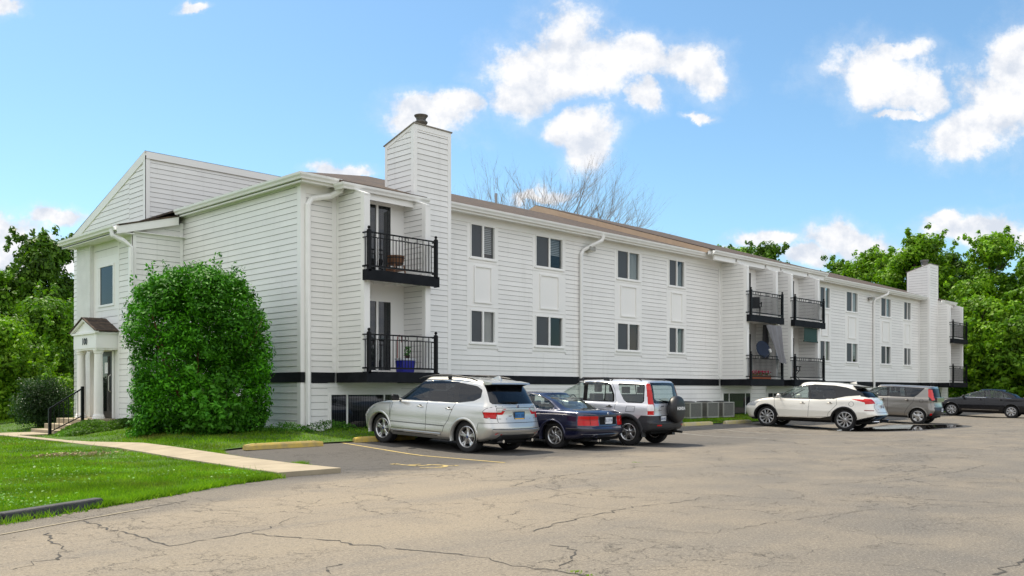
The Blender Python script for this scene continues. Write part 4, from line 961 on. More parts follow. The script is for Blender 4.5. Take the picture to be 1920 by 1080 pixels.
# satellite dish
dx_, dy_, dz_ = onY(1430, 19.75), 19.72, Z(655, onY(1430,19.75), 19.75)
t = empty('satellite_dish', (dx_, dy_, zl+1.0)); tag(t, 'dark blue grey satellite dish clamped to the lower middle balcony railing', 'satellite dish')
m = MB(); q = [(0,.06),(.15,.052),(.28,.028),(.38,-.01),(.385,.0),(.28,.038),(.15,.062),(0,.07)]; m.lathe((0,0,0), q, 28, axis='y')
M_ = Matrix.Translation((dx_, dy_, dz_)) @ Matrix.Rotation(-.35,4,'Z') @ Matrix.Rotation(-.3,4,'X'); m.v = [tuple(M_ @ Vector((v[0], v[1], v[2]*1.02))) for v in m.v]; m.build('dish', mat('dish_blue_grey',(.012,.02,.04),.6,spec=.2), t, smooth=True)
m = MB(); m.tube([(dx_+.0,dy_+.1,zl+.95),(dx_+.02,dy_+.12,dz_-.05),(dx_+.02,dy_+.08,dz_)], .022, 8); m.build('mast', mat('galvanised',(.4,.4,.4),.4,.7), t)
m = MB(); e_ = M_ @ Vector((-.05,-.45,-.30)); m.tube([tuple(M_ @ Vector((0,-.0,-.38))), tuple(e_)], .015, 6); 
m.build('feed_arm', mat('galvanised',(.4,.4,.4),.4,.7), t)
m = MB(); m.tube([tuple(e_), tuple(e_+Vector((-.05,.02,.14)))], .05, 10); m.build('receiver', mat('lnb_white',(.6,.6,.58),.5), t)
# grey tarpaulin hanging from the upper deck
TARP = mat('grey_tarpaulin', (.22,.22,.235), .75, noise=(2,.2)); zt = BZ1+2.45
def cloth(pts_top, pts_bot, nu, nv, wob):
    V = []; mbm = MB()
    for j in range(nv+1):
        f = j/nv
        for i in range(nu+1):
            u = i/nu; a = Vector(pts_top[0]).lerp(Vector(pts_top[1]), u); b = Vector(pts_bot[0]).lerp(Vector(pts_bot[1]), u); p = a.lerp(b, f)
            p += Vector((wob*math.sin(f*5+u*9)*.5, wob*math.cos(u*17+f*3), -.25*wob*math.sin(u*3.1)*4*f*(1-f))); V.append(p)
    mbm.add(V, [(j*(nu+1)+i, j*(nu+1)+i+1, (j+1)*(nu+1)+i+1, (j+1)*(nu+1)+i) for j in range(nv) for i in range(nu)]); return mbm
xa, xb_ = onY(1438,19.72), onY(1463,19.66)
m = cloth([(xa,19.72,Z(608,xa,19.7)),(xb_,19.62,Z(612,xb_,19.7))], [(onY(1460,19.6),19.58,Z(680,xb_,19.6)),(onY(1473,19.6),19.55,Z(682,xb_,19.6))], 16, 20, .05)
tp = m.build('tarpaulin', TARP, None, smooth=True); tag(tp, 'pale grey tarpaulin strip hanging over the right post of the left middle lower balcony', 'tarpaulin')
x0_, x1_ = onY(1433,20.3), onY(1440,20.3)
m = cloth([(x0_,20.3,zt),(x1_,20.3,zt)], [(onY(1427,20.3),20.35,zl+.9),(onY(1455,20.3),20.2,zl+1.0)], 12, 14, .06)
tp = m.build('shade_cloth', mat('dark_shade_cloth',(.07,.07,.075),.8), None, smooth=True); tag(tp, 'dark cloth hanging inside the left middle lower balcony behind the dish', 'cloth')
# flower box with pink flowers
t = empty('flower_box', (35.95, 19.95, zl)); tag(t, 'box of bright pink flowers behind the lower railing of the left middle balcony', 'flower box')
m = MB(); m.box(35.2,36.8,19.85,20.05,zl,zl+.16); m.build('trough', mat('terracotta',(.35,.10,.04),.8), t, bevel=.01)
V = MB()
for i in range(170):
    p = Vector((rnd.uniform(35.2,36.8), rnd.uniform(19.83,20.05), zl+.2+rnd.random()*.16)); s_ = .035
    u = Vector((rnd.gauss(0,1),rnd.gauss(0,1),rnd.gauss(0,1))).normalized()*s_; w = u.orthogonal().normalized()*s_; V.add([p-u,p-w,p+u,p+w],[(0,1,2,3)])
V.build('flowers', mat('pink_petals',(.75,.03,.12),.6), t)
mb_ = MB()
for i in range(150):
    p = Vector((rnd.uniform(35.2,36.8), rnd.uniform(19.83,20.08), zl+.14+rnd.random()*.14)); u = Vector((rnd.gauss(0,1),rnd.gauss(0,1),rnd.gauss(0,1))).normalized()*.05; w = u.orthogonal().normalized()*.025; mb_.add([p-u,p-w,p+u,p+w],[(0,1,2,3)])
mb_.build('leaves', GL, t)
# dark table / screens on the right middle lower balcony, green roll blind under the deck above
t = empty('roll_blind', (40.2, 19.8, BZ1+2.4)); tag(t, 'dark green blind rolled under the deck above the right middle lower balcony', 'blind')
gx0, gx1 = onY(1508,19.8), onY(1532,19.8); zt = BZ1+2.46
m = MB(); n = 12
for i in range(n): a = gx0+(gx1-gx0)*i/n; b = gx0+(gx1-gx0)*(i+1)/n; m.box(a+.004,b-.004,19.8,19.815,zt-.62,zt)
m.build('slats', mat('green_blind',(.010,.045,.035),.6), t); m = MB(); m.tube([(gx0-.05,19.8,zt-.64),(gx1+.05,19.8,zt-.64)], .035, 8); m.build('bottom_roll', mat('green_blind',(.010,.045,.035),.6), t)
t = empty('side_table', (39.5, 20.4, zl)); tag(t, 'dark brown little table on the right middle lower balcony', 'table')
m = MB(); m.box(39.2,39.95,20.2,20.6,zl+.48,zl+.52); m.build('table_top', WOOD, t)
for a in (39.24,39.88):
    for b in (20.24,20.54): m = MB(); m.box(a,a+.04,b,b+.04,zl,zl+.48); m.build('leg', WOOD, t)
# air conditioning condensers
def condenser(x, label):
    y, z = 20.25, terr(x, 20.3)+.04; t = empty('air_conditioner', (x, y, z)); tag(t, label, 'air conditioner', 'air conditioners on the grass strip'); s_ = .43
    AC = mat('beige_grey_metal', (.34,.33,.29), .5, .2); 
    m = MB(); m.box(x-s_,x+s_,y-s_,y+s_,z,z+.06); m.box(x-s_,x+s_,y-s_,y+s_,z+.58,z+.63)
    for a in (-s_, s_-.05):
        for b in (-s_, s_-.05): m.box(x+a,x+a+.05,y+b,y+b+.05,z+.06,z+.58)
    body = m.build('casing', AC, t, bevel=.008)
    m = MB(); m.box(x-s_+.04,x+s_-.04,y-s_+.04,y+s_-.04,z+.05,z+.57); m.build('coil', mat('coil_dark',(.05,.05,.048),.7), t)
    m = MB()
    for i in range(21):
        h = z+.075+i*.0235; m.box(x-s_+.02,x+s_-.02,y-s_+.004,y-s_+.018,h,h+.010); m.box(x-s_+.004,x-s_+.018,y-s_+.02,y+s_-.02,h,h+.010)
    m.build('louvre_grille', AC, t)
    m = MB(); m.box(x-s_-.004,x-s_+.002,y-.1,y+.12,z+.42,z+.52); m.build('label_plate', mat('label_silver',(.6,.6,.62),.4), body)
    m = MB(); m.lathe((x,y,z+.63),[(.3,0),(.32,.02),(.3,.03),(.1,.05),(0,.05)],20); m.build('fan_guard', mat('coil_dark',(.05,.05,.048),.7), t)
condenser(30.75, 'beige grey air conditioner nearest the spare wheel, first of the three')
condenser(32.0, 'beige grey air conditioner between the other two')
condenser(33.2, 'beige grey air conditioner nearest the white crossover, last of the three')
# ============================================================ CARS
def cr_interp(K, crease, sub):
    """Catmull-Rom through rows K (n,m,3), crease rows break the tangent; sub[i] samples in gap i"""
    n = len(K); out = []; tags = []
    for i in range(n-1):
        p0, p1 = K[i], K[i+1]
        l = np.linalg.norm(p1-p0, axis=1)[:, None]+1e-6
        if i > 0 and i not in crease: lp = np.linalg.norm(K[i]-K[i-1], axis=1)[:, None]+1e-6; m0 = ((p1-p0)/l*lp+(K[i]-K[i-1])/lp*l)/(l+lp)*l
        else: m0 = (p1-p0)
        if i+2 < n and i+1 not in crease: ln = np.linalg.norm(K[i+2]-K[i+1], axis=1)[:, None]+1e-6; m1 = ((K[i+2]-p1)/ln*l+(p1-p0)/l*ln)/(l+ln)*l
        else: m1 = (p1-p0)
        for k in range(sub[i]):
            t = k/sub[i]; h00 = 2*t**3-3*t*t+1; h10 = t**3-2*t*t+t; h01 = -2*t**3+3*t*t; h11 = t**3-t*t
            out.append(h00*p0+h10*m0+h01*p1+h11*m1); tags.append(i+t)
    out.append(K[-1]); tags.append(n-1)
    return np.array(out), np.array(tags)
def row_curve(r, NU=300, fr=.20):
    xr, xf, w, rr, rf, zp = r[:6]; ex = r[6] if len(r) > 6 else 2.6
    n1 = int(NU*fr); n3 = n1; n2 = NU-n1-n3
    th = np.linspace(0, math.pi/2, n1, endpoint=False)
    c = lambda t: np.abs(np.cos(t))**(2/ex); s = lambda t: np.abs(np.sin(t))**(2/ex)
    # arc-length even resample of the corner
    def corner(rad):
        tt = np.linspace(0, math.pi/2, 400); a = rad*(1-c(tt)); b = w*s(tt)
        L_ = np.concatenate([[0], np.cumsum(np.hypot(np.diff(a), np.diff(b)))])+np.linspace(0, 1e-6, 400); q = np.linspace(0, L_[-1], n1+1)
        return np.interp(q, L_, a), np.interp(q, L_, b)
    a, b = corner(rr); a2, b2 = corner(rf)
    X = np.concatenate([xr+a[:-1], np.linspace(xr+rr, xf-rf, n2+1)[:-1], (xf-a2)[::-1]])
    Y = np.concatenate([b[:-1], np.full(n2, w), b2[::-1]])
    xm = (xr+xf)/2; bow = 1-.035*((X-xm)/((xf-xr)/2+1e-6))**2 if w > .4 else 1
    Y = Y*bow
    zx = [p[0] for p in zp]; zz = [p[1] for p in zp]
    d = np.linspace(zx[0]-.3, zx[-1]+.3, 500); f = np.interp(d, zx, zz)
    k = np.exp(-.5*(np.arange(-30, 31)*(d[1]-d[0])/.055)**2); k /= k.sum(); f = np.convolve(np.pad(f, 30, 'edge'), k, 'valid')
    return np.stack([X, Y, np.interp(X, d, f)], 1)
def pip(P, poly):
    x, y = P[:, 0], P[:, 1]; ins = np.zeros(len(P), bool); n = len(poly)
    for i in range(n):
        x1, y1 = poly[i]; x2, y2 = poly[(i+1) % n]
        if y1 == y2: continue
        c = ((y1 > y) != (y2 > y)) & (x < (x2-x1)*(y-y1)/(y2-y1)+x1); ins ^= c
    return ins
def rpoly2(poly, r=.05, n=4):
    """round the corners of a 2-D polygon"""
    out = []; m = len(poly)
    for i in range(m):
        p = np.array(poly[i], float); a = np.array(poly[i-1], float)-p; b = np.array(poly[(i+1) % m], float)-p
        la, lb = np.linalg.norm(a), np.linalg.norm(b); q = min(r, la*.45, lb*.45); a = p+a/la*q; b = p+b/lb*q
        for k in range(n+1): t = k/n; out.append(tuple((1-t)**2*a+2*t*(1-t)*p+t*t*b))
    return out
RUB = mat('tyre_rubber', (.016,.016,.017), .8, noise=(60,.3)); DKP = mat('dark_cladding', (.022,.023,.026), .55, bump=(120,.1)); BLK = mat('gloss_black_trim', (.006,.006,.007), .12)
MATB = mat('matt_black', (.006,.006,.006), .85, spec=.2); CHR = mat('chrome', (.75,.76,.78), .12, 1.0); ALU = mat('wheel_alloy', (.52,.52,.52), .28, .85); ALD = mat('dark_alloy', (.05,.05,.055), .35, .6)
RED = mat('red_lens', (.50,.004,.003), .2, spec=.3, coat=.25); CLR = mat('clear_lens', (.80,.76,.76), .25, 0, coat=.5); ORG = mat('amber_lens', (.6,.13,.02), .12, coat=1); PINK = mat('red_lens_pale', (.62,.03,.03), .2, spec=.3, coat=.3)
PLW = mat('plate_white', (.62,.65,.70), .5); PLB = mat('plate_blue', (.03,.16,.38), .5); PLY = mat('plate_yellow', (.75,.42,.03), .5); PLT = mat('plate_text', (.02,.05,.14), .6)
SEAT = mat('seat_cloth', (.10,.095,.085), .9); SEATL = mat('seat_grey', (.17,.165,.155), .9)
HEAD = mat('headlamp_lens', (.42,.43,.44), .15, .3, coat=1)
GAPM = mat('shut_line', (.012,.012,.012), .9)
def paint(name, col, metal=.6, rough=.32): return mat(name, col, rough, metal, coat=1.0, coat_r=.03)
def wheel(car, pos, R, wdt, side, style, rimR, m_rim=ALU, cap=None):
    """pos is the hub centre; side +1 left, -1 right. The mesh 'wheel' is hub and brake; tyre and rim are sub-parts"""
    x, y, z = pos; o = side
    h = MB(); h.lathe((x, y-o*wdt*.28, z), [(0,0),(.15,0),(.15,o*.02),(0,o*.02)], 24, axis='y'); w = h.build('wheel', mat('brake_disc', (.12,.11,.11), .5, .8), car, local=True)
    t = MB(); hw = wdt/2; pr = [(rimR-.01,-hw*.9),(rimR+.012,-hw*.98),(R*.90,-hw),(R*.975,-hw*.86),(R*.995,-hw*.6),(R,-hw*.25),(R*.992,-hw*.24),(R*.992,-hw*.20),(R,-hw*.19),(R,hw*.19),(R*.992,hw*.2),(R*.992,hw*.24),(R,hw*.25),(R*.995,hw*.6),(R*.975,hw*.86),(R*.90,hw),(rimR+.012,hw*.98),(rimR-.01,hw*.9),(rimR-.02,0),(rimR-.01,-hw*.9)]
    t.lathe((x, y-o*hw+o*hw*0, z), [(a, b*o) for a, b in pr], 48, axis='y')
    ty = t.build('tyre', RUB, w, smooth=True, local=True)
    r = MB(); yf = y-o*hw+o*hw*.82          # outer face of the rim
    r.lathe((x, yf, z), [(rimR,o*.022),(rimR-.012,o*.026),(rimR-.028,o*.008),(rimR-.034,-o*.03),(rimR-.05,-o*.14),(rimR-.03,-o*.14),(rimR-.002,-o*.02),(rimR,o*.022)], 48, axis='y')
    n, w0, w1, tw, dbl, face = style
    r.lathe((x, yf, z), [(0,-o*.008),(.03,-o*.008),(.055,-o*.016),(.075,-o*.035),(.075,-o*.07),(0,-o*.07)], 24, axis='y')
    for k in range(n):
        for j in ((-dbl, dbl) if dbl else (0,)):
            P = []; seg = 5
            for q in range(seg+1):
                f = q/seg; rad = .045+(rimR-.03-.045)*f; a = 2*math.pi*k/n+tw*f*o+j*(.35+.65*f)+.3
                ww = (w0+(w1-w0)*f)/2; yy = yf-o*.012-o*face*math.sin(math.pi*min(1, f*1.0))
                ca, sa = math.cos(a), math.sin(a)
                P.append([(x+ca*rad-sa*ww, yy-o*.006, z+sa*rad+ca*ww), (x+ca*rad-sa*ww*.45, yy+o*.006, z+sa*rad+ca*ww*.45), (x+ca*rad+sa*ww*.45, yy+o*.006, z+sa*rad-ca*ww*.45), (x+ca*rad+sa*ww, yy-o*.006, z+sa*rad-ca*ww), (x+ca*rad+sa*ww*.7, yy-o*.035, z+sa*rad-ca*ww*.7), (x+ca*rad-sa*ww*.7, yy-o*.035, z+sa*rad+ca*ww*.7)])
            vs = [v for g in P for v in g]; r.add(vs, [(i*6+a, i*6+(a+1) % 6, (i+1)*6+(a+1) % 6, (i+1)*6+a) for i in range(seg) for a in range(6)])
    r.build('rim', m_rim, w, local=True)
    b = MB(); b.lathe((x, yf-o*.055, z), [(0,0),(rimR-.03,0),(rimR-.03,-o*.01),(0,-o*.01)], 32, axis='y'); b.build('wheel_back', MATB, w, local=True)
    if cap:
        c = MB(); c.lathe((x, yf-o*.004, z), [(0,o*.006),(.02,o*.006),(.03,o*.0)], 20, axis='y'); c.build('centre_cap', cap, w, local=True)
    for k in range(5):
        pass
    return w
def seat(mb, x, y, zf, w=.5, head=True, bw=None):
    bw = bw or w
    def rb(x0,x1,y0,y1,z0,z1,b=.03):
        mb.add([(x0,y0+b,z0+b),(x0,y1-b,z0+b),(x0,y1-b,z1-b),(x0,y0+b,z1-b),(x0+b,y0,z0),(x0+b,y1,z0),(x0+b,y1,z1),(x0+b,y0,z1),(x1-b,y0,z0),(x1-b,y1,z0),(x1-b,y1,z1),(x1-b,y0,z1),(x1,y0+b,z0+b),(x1,y1-b,z0+b),(x1,y1-b,z1-b),(x1,y0+b,z1-b)],
          [(0,1,2,3),(4,5,1,0),(5,6,2,1),(6,7,3,2),(7,4,0,3),(4,8,9,5),(5,9,10,6),(6,10,11,7),(7,11,8,4),(8,12,13,9),(9,13,14,10),(10,14,15,11),(11,15,12,8),(12,15,14,13)])
    rb(x-.05, x+.45, y-w/2, y+w/2, zf, zf+.16); rb(x-.18, x-.02, y-bw/2, y+bw/2, zf+.1, zf+.66)
    if head: rb(x-.2, x-.09, y-.13, y+.13, zf+.70, zf+.9)
def make_car(name, label, loc, rz, S_):
    car = empty(name, loc, rz); tag(car, label, S_.get('cat', 'car'), 'cars parked in the lot')
    pm = S_['paint']; wb = S_['wb']; R = S_['R']; Ra = S_.get('Ra', R+.055); hub = R*.985
    K = np.array([row_curve(r) for r in S_['rows']]); sub = S_['sub']
    V, tg = cr_interp(K, S_.get('crease', ()), sub); nr, nc = V.shape[:2]
    # smooth vertex normals of the whole half shell
    du = np.gradient(V, axis=1); dv = np.gradient(V, axis=0); Nn = np.cross(du, dv)
    ln = np.linalg.norm(Nn, axis=2, keepdims=True); Nn = Nn/np.maximum(ln, 1e-9)
    ctr = np.array([0, 0, S_['rows'][3][5][0][1]*.9]); flip = np.sum(Nn[nr//2, nc//2]*np.array([0, 1, 0])) < 0
    if flip: Nn = -Nn
    bad = ln[..., 0] < 1e-9; Nn[bad] = (0, 0, 1)
    VF = V.reshape(-1, 3).copy(); NF = Nn.reshape(-1, 3).copy()
    NF[np.abs(VF[:, 1]) < 1e-4, 1] = 0; NF /= np.maximum(np.linalg.norm(NF, axis=1, keepdims=True), 1e-9)
    idx = np.arange(nr*nc).reshape(nr, nc)
    Q = np.stack([idx[:-1, :-1], idx[:-1, 1:], idx[1:, 1:], idx[1:, :-1]], -1).reshape(-1, 4)
    if flip: Q = Q[:, ::-1]
    full = BVHTree.FromPolygons([tuple(v) for v in VF.tolist()], Q[::1].tolist())
    C_ = VF[Q].mean(1); FN = NF[Q].mean(1); FN /= np.maximum(np.linalg.norm(FN, axis=1, keepdims=True), 1e-9)
    rowtag = np.repeat((tg[:-1]+tg[1:])/2, nc-1)
    side = (np.abs(FN[:, 1]) > .30); rear = (FN[:, 0] < -.22); front = (FN[:, 0] > .12); top = FN[:, 2] > .5
    cls = np.zeros(len(Q), int); regs = S_['regions']
    proj = {'side': (C_[:, [0, 2]], side, VF[:, [0, 2]], [0, 2]), 'rear': (C_[:, [1, 2]], rear, VF[:, [1, 2]], [1, 2]),
            'front': (C_[:, [1, 2]], front, VF[:, [1, 2]], [1, 2]), 'top': (C_[:, [0, 1]], top, VF[:, [0, 1]], [0, 1])}
    snapped = np.zeros(len(VF), bool); OV = VF.copy()
    for ri, rg in enumerate(regs, 1):
        for tst in rg['t']:
            vw, poly = tst[0], tst[1]; P2, msk, V2, ax = proj[vw]
            m = pip(P2, poly) & msk & (cls == 0)
            if len(tst) > 2: lo, hi = tst[2]; m &= (C_[:, 0] > lo) & (C_[:, 0] < hi)
            if len(tst) > 3: lo, hi = tst[3]; m &= (rowtag > lo) & (rowtag < hi)
            cls[m] = ri
            # pull nearby boundary vertices on to the outline
            bvc = np.zeros(len(VF), int); bvn = np.zeros(len(VF), int)
            np.add.at(bvc, Q[m].ravel(), 1); np.add.at(bvn, Q[~m & msk].ravel(), 1)
            bv = np.where((bvc > 0) & (bvn > 0) & ~snapped)[0]
            if len(bv) == 0: continue
            p = OV[bv][:, ax]; best = np.full(len(bv), 1e9); bp = p.copy()
            for i in range(len(poly)):
                a = np.array(poly[i]); b = np.array(poly[(i+1) % len(poly)]); d = b-a; L2 = (d@d)+1e-12
                t = np.clip(((p-a)@d)/L2, 0, 1)[:, None]; q = a+t*d; dd = np.linalg.norm(p-q, axis=1); k = dd < best; best[k] = dd[k]; bp[k] = q[k]
            k = best < .022; VF[np.ix_(bv[k], ax)] = bp[k]; snapped[bv[k]] = True
    # wheel arches
    for sx in (-wb/2, wb/2):
        d = np.hypot(C_[:, 0]-sx, C_[:, 2]-hub); m = (d < Ra) & (np.abs(C_[:, 1]) > .45); cls[m] = -1
        bvc = np.zeros(len(VF), int); bvn = np.zeros(len(VF), int); np.add.at(bvc, Q[m].ravel(), 1); np.add.at(bvn, Q[~m].ravel(), 1)
        bv = np.where((bvc > 0) & (bvn > 0) & (VF[:, 1] > .5))[0]; dx = VF[bv, 0]-sx; dz = VF[bv, 2]-hub; q = np.hypot(dx, dz)
        VF[bv, 0] = sx+dx/q*Ra; VF[bv, 2] = hub+dz/q*Ra
    def emit(nm, m, faces, sgn, both=False):
        if len(faces) == 0: return None
        q = Q[faces]; u, inv = np.unique(q, return_inverse=True); q2 = inv.reshape(-1, 4); v = VF[u].copy(); n_ = NF[u].copy()
        sg = (sgn,) if not both else (1, -1); vv, nn2, ff = [], [], []
        for s in sg:
            a = v.copy(); a[:, 1] *= s; b = n_.copy(); b[:, 1] *= s; f = q2 if s > 0 else q2[:, ::-1]
            if both and s < 0:
                f = f+len(v)
            vv.append(a); nn2.append(b); ff.append(f)
        vv = np.concatenate(vv); nn2 = np.concatenate(nn2); ff = np.concatenate(ff)
        me = bpy.data.meshes.new(nm)
        me.from_pydata(vv.tolist(), [], ff.tolist())
        if both:
            bm = bmesh.new(); bm.from_mesh(me); bmesh.ops.remove_doubles(bm, verts=[x for x in bm.verts if abs(x.co.y) < 1e-4], dist=1e-5); bm.to_mesh(me); bm.free()
        me.polygons.foreach_set('use_smooth', [True]*len(me.polygons))
        if not both:
            try: me.normals_split_custom_set_from_vertices(nn2.tolist())
            except Exception: pass
        me.materials.append(m); o = bpy.data.objects.new(nm, me); COL.objects.link(o); o.parent = car; return o
    emit('body', pm, np.where(cls == 0)[0], 1, True)
    for ri, rg in enumerate(regs, 1):
        f = np.where(cls == ri)[0]
        if rg.get('both'): emit(rg['n'], rg['m'], f, 1, True)
        else:
            for s in (1, -1): emit(rg['n'], rg['m'], f, s)
    def hit_side(x, z, s=1):
        h = full.ray_cast(Vector((x, 3, z)), Vector((0, -1, 0)))
        if h[0] is None: return None
        return Vector((x, h[0].y*s, z)), Vector((h[1].x if h[1].y > 0 else -h[1].x, abs(h[1].y)*s, h[1].z if h[1].y > 0 else -h[1].z))
    def hit_rear(y, z):
        h = full.ray_cast(Vector((-5, abs(y), z)), Vector((1, 0, 0)))
        if h[0] is None: return None
        n = h[1] if h[1].x < 0 else -h[1]; s = 1 if y >= 0 else -1
        return Vector((h[0].x, y, z)), Vector((n.x, n.y*s, n.z))
    def ribbon(pts, w, view, off=.002, s=1, thick=0):
        P = []
        for a, b in zip(pts, pts[1:]):
            L_ = math.hypot(b[0]-a[0], b[1]-a[1]); n = max(1, int(L_/.03))
            for i in range(n): P.append((a[0]+(b[0]-a[0])*i/n, a[1]+(b[1]-a[1])*i/n))
        P.append(pts[-1]); H = [(hit_side(p[0], p[1], s) if view == 'side' else hit_rear(p[0], p[1])) for p in P]; H = [h for h in H if h]
        mb = MB(); vs = []; k = 4 if thick else 2
        for i, (p, n) in enumerate(H):
            t = (H[min(i+1, len(H)-1)][0]-H[max(i-1, 0)][0])
            if t.length < 1e-6: t = Vector((1,0,0))
            t.normalize(); b = n.cross(t).normalized()*w/2
            if thick: vs += [p+b+n*.0005, p+b*.8+n*(off+thick), p-b*.8+n*(off+thick), p-b+n*.0005]
            else: vs += [p+b+n*off, p-b+n*off]
        mb.add(vs, [(i*k+j, i*k+j+1, (i+1)*k+j+1, (i+1)*k+j) for i in range(len(H)-1) for j in range(k-1)])
        return mb
    # shut lines, mouldings
    sl = MB()
    for s in (1, -1):
        for ln_ in S_.get('gaps_side', []): r = ribbon(ln_, .010, 'side', .0015, s); sl.add(r.v, r.f)
    for ln_ in S_.get('gaps_rear', []):
        for s in (1, -1): r = ribbon([(y*s, z) for y, z in ln_], .012, 'rear', .0015); sl.add(r.v, r.f)
    if sl.v: sl.build('shut_lines', GAPM, car, local=True, rec=False)
    for (nm, m, pts, w, th) in S_.get('mould_side', []):
        for s in (1, -1): r = ribbon(pts, w, 'side', .001, s, th); r.build(nm, m, car, local=True)
    for (nm, m, pts, w, th) in S_.get('mould_rear', []):
        r = ribbon(pts, w, 'rear', .001, 1, th); r.build(nm, m, car, local=True)
    # arch lips and wheel wells
    am = S_.get('arch_mat', pm); aw = S_.get('arch_w', .03)
    for sx in (-wb/2, wb/2):
        for s in (1, -1):
            mb = MB(); vs = []; n = 40; a0, a1 = -.28, math.pi+.28; ok = 0
            for i in range(n+1):
                a = a0+(a1-a0)*i/n; cx, cz = math.cos(a), math.sin(a)
                ho = hit_side(sx+cx*(Ra+aw), max(hub+cz*(Ra+aw), S_['rows'][0][5][0][1]+.03), s); hi = hit_side(sx+cx*(Ra+.003), max(hub+cz*(Ra+.003), S_['rows'][0][5][0][1]+.03), s)
                if not ho or not hi: continue
                po, pi = ho[0], hi[0]; ok += 1; yi = abs(pi.y)
                vs += [(po.x, po.y+s*.001, po.z), (po.x*.7+pi.x*.3, s*(abs(po.y)*.7+yi*.3+.010), po.z*.7+pi.z*.3), (sx+cx*Ra, s*(yi+.012), hub+cz*Ra), (sx+cx*(Ra-.012), s*(yi+.002), hub+cz*(Ra-.012)), (sx+cx*(Ra-.012), s*(yi-.10), hub+cz*(Ra-.012))]
            mb.add(vs, [(i*5+j, i*5+j+1, (i+1)*5+j+1, (i+1)*5+j) for i in range(ok-1) for j in range(4)])
            mb.build('wheel_arch', am, car, local=True, smooth=True)
            mb = MB(); n = 24; vs = []
            for i in range(n+1):
                a = a0+(a1-a0)*i/n; p = (sx+math.cos(a)*(Ra-.005), hub+math.sin(a)*(Ra-.005)); vs += [(p[0], s*(S_['rows'][2][2]-.06), p[1]), (p[0], s*.5, p[1])]
            mb.add(vs, [(i*2, i*2+1, (i+1)*2+1, (i+1)*2) for i in range(n)]+[tuple(i*2+1 for i in range(n+1))])
            mb.build('wheel_well', MATB, car, local=True)
            wheel(car, (sx, s*(S_['track']/2+S_.get('tw', .225)/2), hub), R, S_.get('tw', .225), s, S_['rim'], S_['rimR'], S_.get('rim_m', ALU), S_.get('cap'))
    # underbody and cabin
    xr0, xf0 = S_['rows'][0][0], S_['rows'][0][1]; zb = S_['rows'][0][5][len(S_['rows'][0][5])//2][1]; w0 = S_['rows'][0][2]
    u = MB(); u.box(xr0+.15, xf0-.15, -.5, .5, zb-.02, zb+.3); u.box(-wb/2+Ra, wb/2-Ra, -w0+.04, w0-.04, zb-.005, zb+.2); u.box(xr0+.06, -wb/2-Ra, -w0+.1, w0-.1, zb+.01, zb+.2); u.box(wb/2+Ra, xf0-.12, -w0+.14, w0-.14, zb, zb+.2)
    u.box(-wb/2-.06, -wb/2+.06, -.6, .6, hub-.06, hub+.06); u.build('underbody', MATB, car, local=True)
    cz = S_.get('cabin', .62); it = MB(); xi0, xi1 = S_.get('cab_x', (-1.7, 1.0)); it.box(xi0, xi1, -w0+.12, w0-.12, cz-.1, cz); it.box(xi1-.45, xi1+.1, -w0+.14, w0-.14, cz, S_['dash'])
    for s in (1, -1): it.box(xi0, xi1, s*(w0-.10)-.01, s*(w0-.10)+.01, cz-.1, S_['dash']-.02)
    it.build('cabin_trim', mat('cabin_plastic', (.035,.034,.033), .7), car, local=True)
    for s in (1, -1):
        m = MB(); seat(m, S_.get('seat_x', .0), s*.37, cz-.0, .5); m.build('front_seat', S_.get('seat_m', SEAT), car, local=True)
    m = MB(); seat(m, S_.get('rseat_x', -.85), 0, cz, 1.25, False)
    for yy in (-.4, .4): m.box(S_.get('rseat_x', -.85)-.2, S_.get('rseat_x', -.85)-.1, yy-.13, yy+.13, cz+.69, cz+.86)
    m.build('rear_seat', S_.get('seat_m', SEAT), car, local=True)
    m = MB(); a = [(S_.get('seat_x', 0)+.62+.03*math.cos(q), .37+.18*math.sin(q), S_['dash']+.02+.18*math.cos(q)) for q in [i*2*math.pi/16 for i in range(17)]]; m.tube(a, .014, 6); m.build('steering_wheel', MATB, car, local=True)
    # mirrors
    mx, mz, my = S_['mirror']; mm = S_.get('mirror_m', pm)
    for s in (1, -1):
        m = MB(); y0 = my*s; vs = []
        for (dx, k) in ((-.05,.85),(-.04,1),(.03,.95),(.09,.55)):
            for (a, b) in ((-.02,-.06),(.0,-.075),(.17,-.07),(.2,-.04),(.2,.05),(.17,.08),(.02,.07),(-.02,.03)): vs.append((mx+dx, y0+s*(.1+(a-.0)*k), mz+b*k))
        n = 8; m.add(vs, [(i*n+j, i*n+(j+1) % n, (i+1)*n+(j+1) % n, (i+1)*n+j) for i in range(3) for j in range(n)]+[tuple(range(n)), tuple(range(3*n, 4*n))])
        m.box(mx-.01, mx+.05, min(y0-s*.08, y0+s*.1), max(y0-s*.08, y0+s*.1), mz-.07, mz-.045); m.build('mirror', mm, car, local=True, bevel=.008)
    # door handles
    for (hx_, hz_, hm) in S_.get('handles', []):
        for s in (1, -1):
            h = hit_side(hx_, hz_, s)
            if not h: continue
            p = h[0]; m = MB(); m.tube([(p.x-.09,p.y+s*.002,p.z),(p.x-.075,p.y+s*.028,p.z+.003),(p.x+.075,p.y+s*.028,p.z+.008),(p.x+.09,p.y+s*.002,p.z+.006)], [.010,.014,.014,.010], 8); m.build('door_handle', hm, car, local=True, smooth=True)
            m = MB(); m.lathe((p.x, p.y+s*.0015, p.z), [(0,0),(.045,0),(.05,s*.001)], 16, axis='y'); m.build('handle_cup', MATB if hm is not DKP else DKP, car, local=True)
    return car, hit_side, hit_rear, ribbon
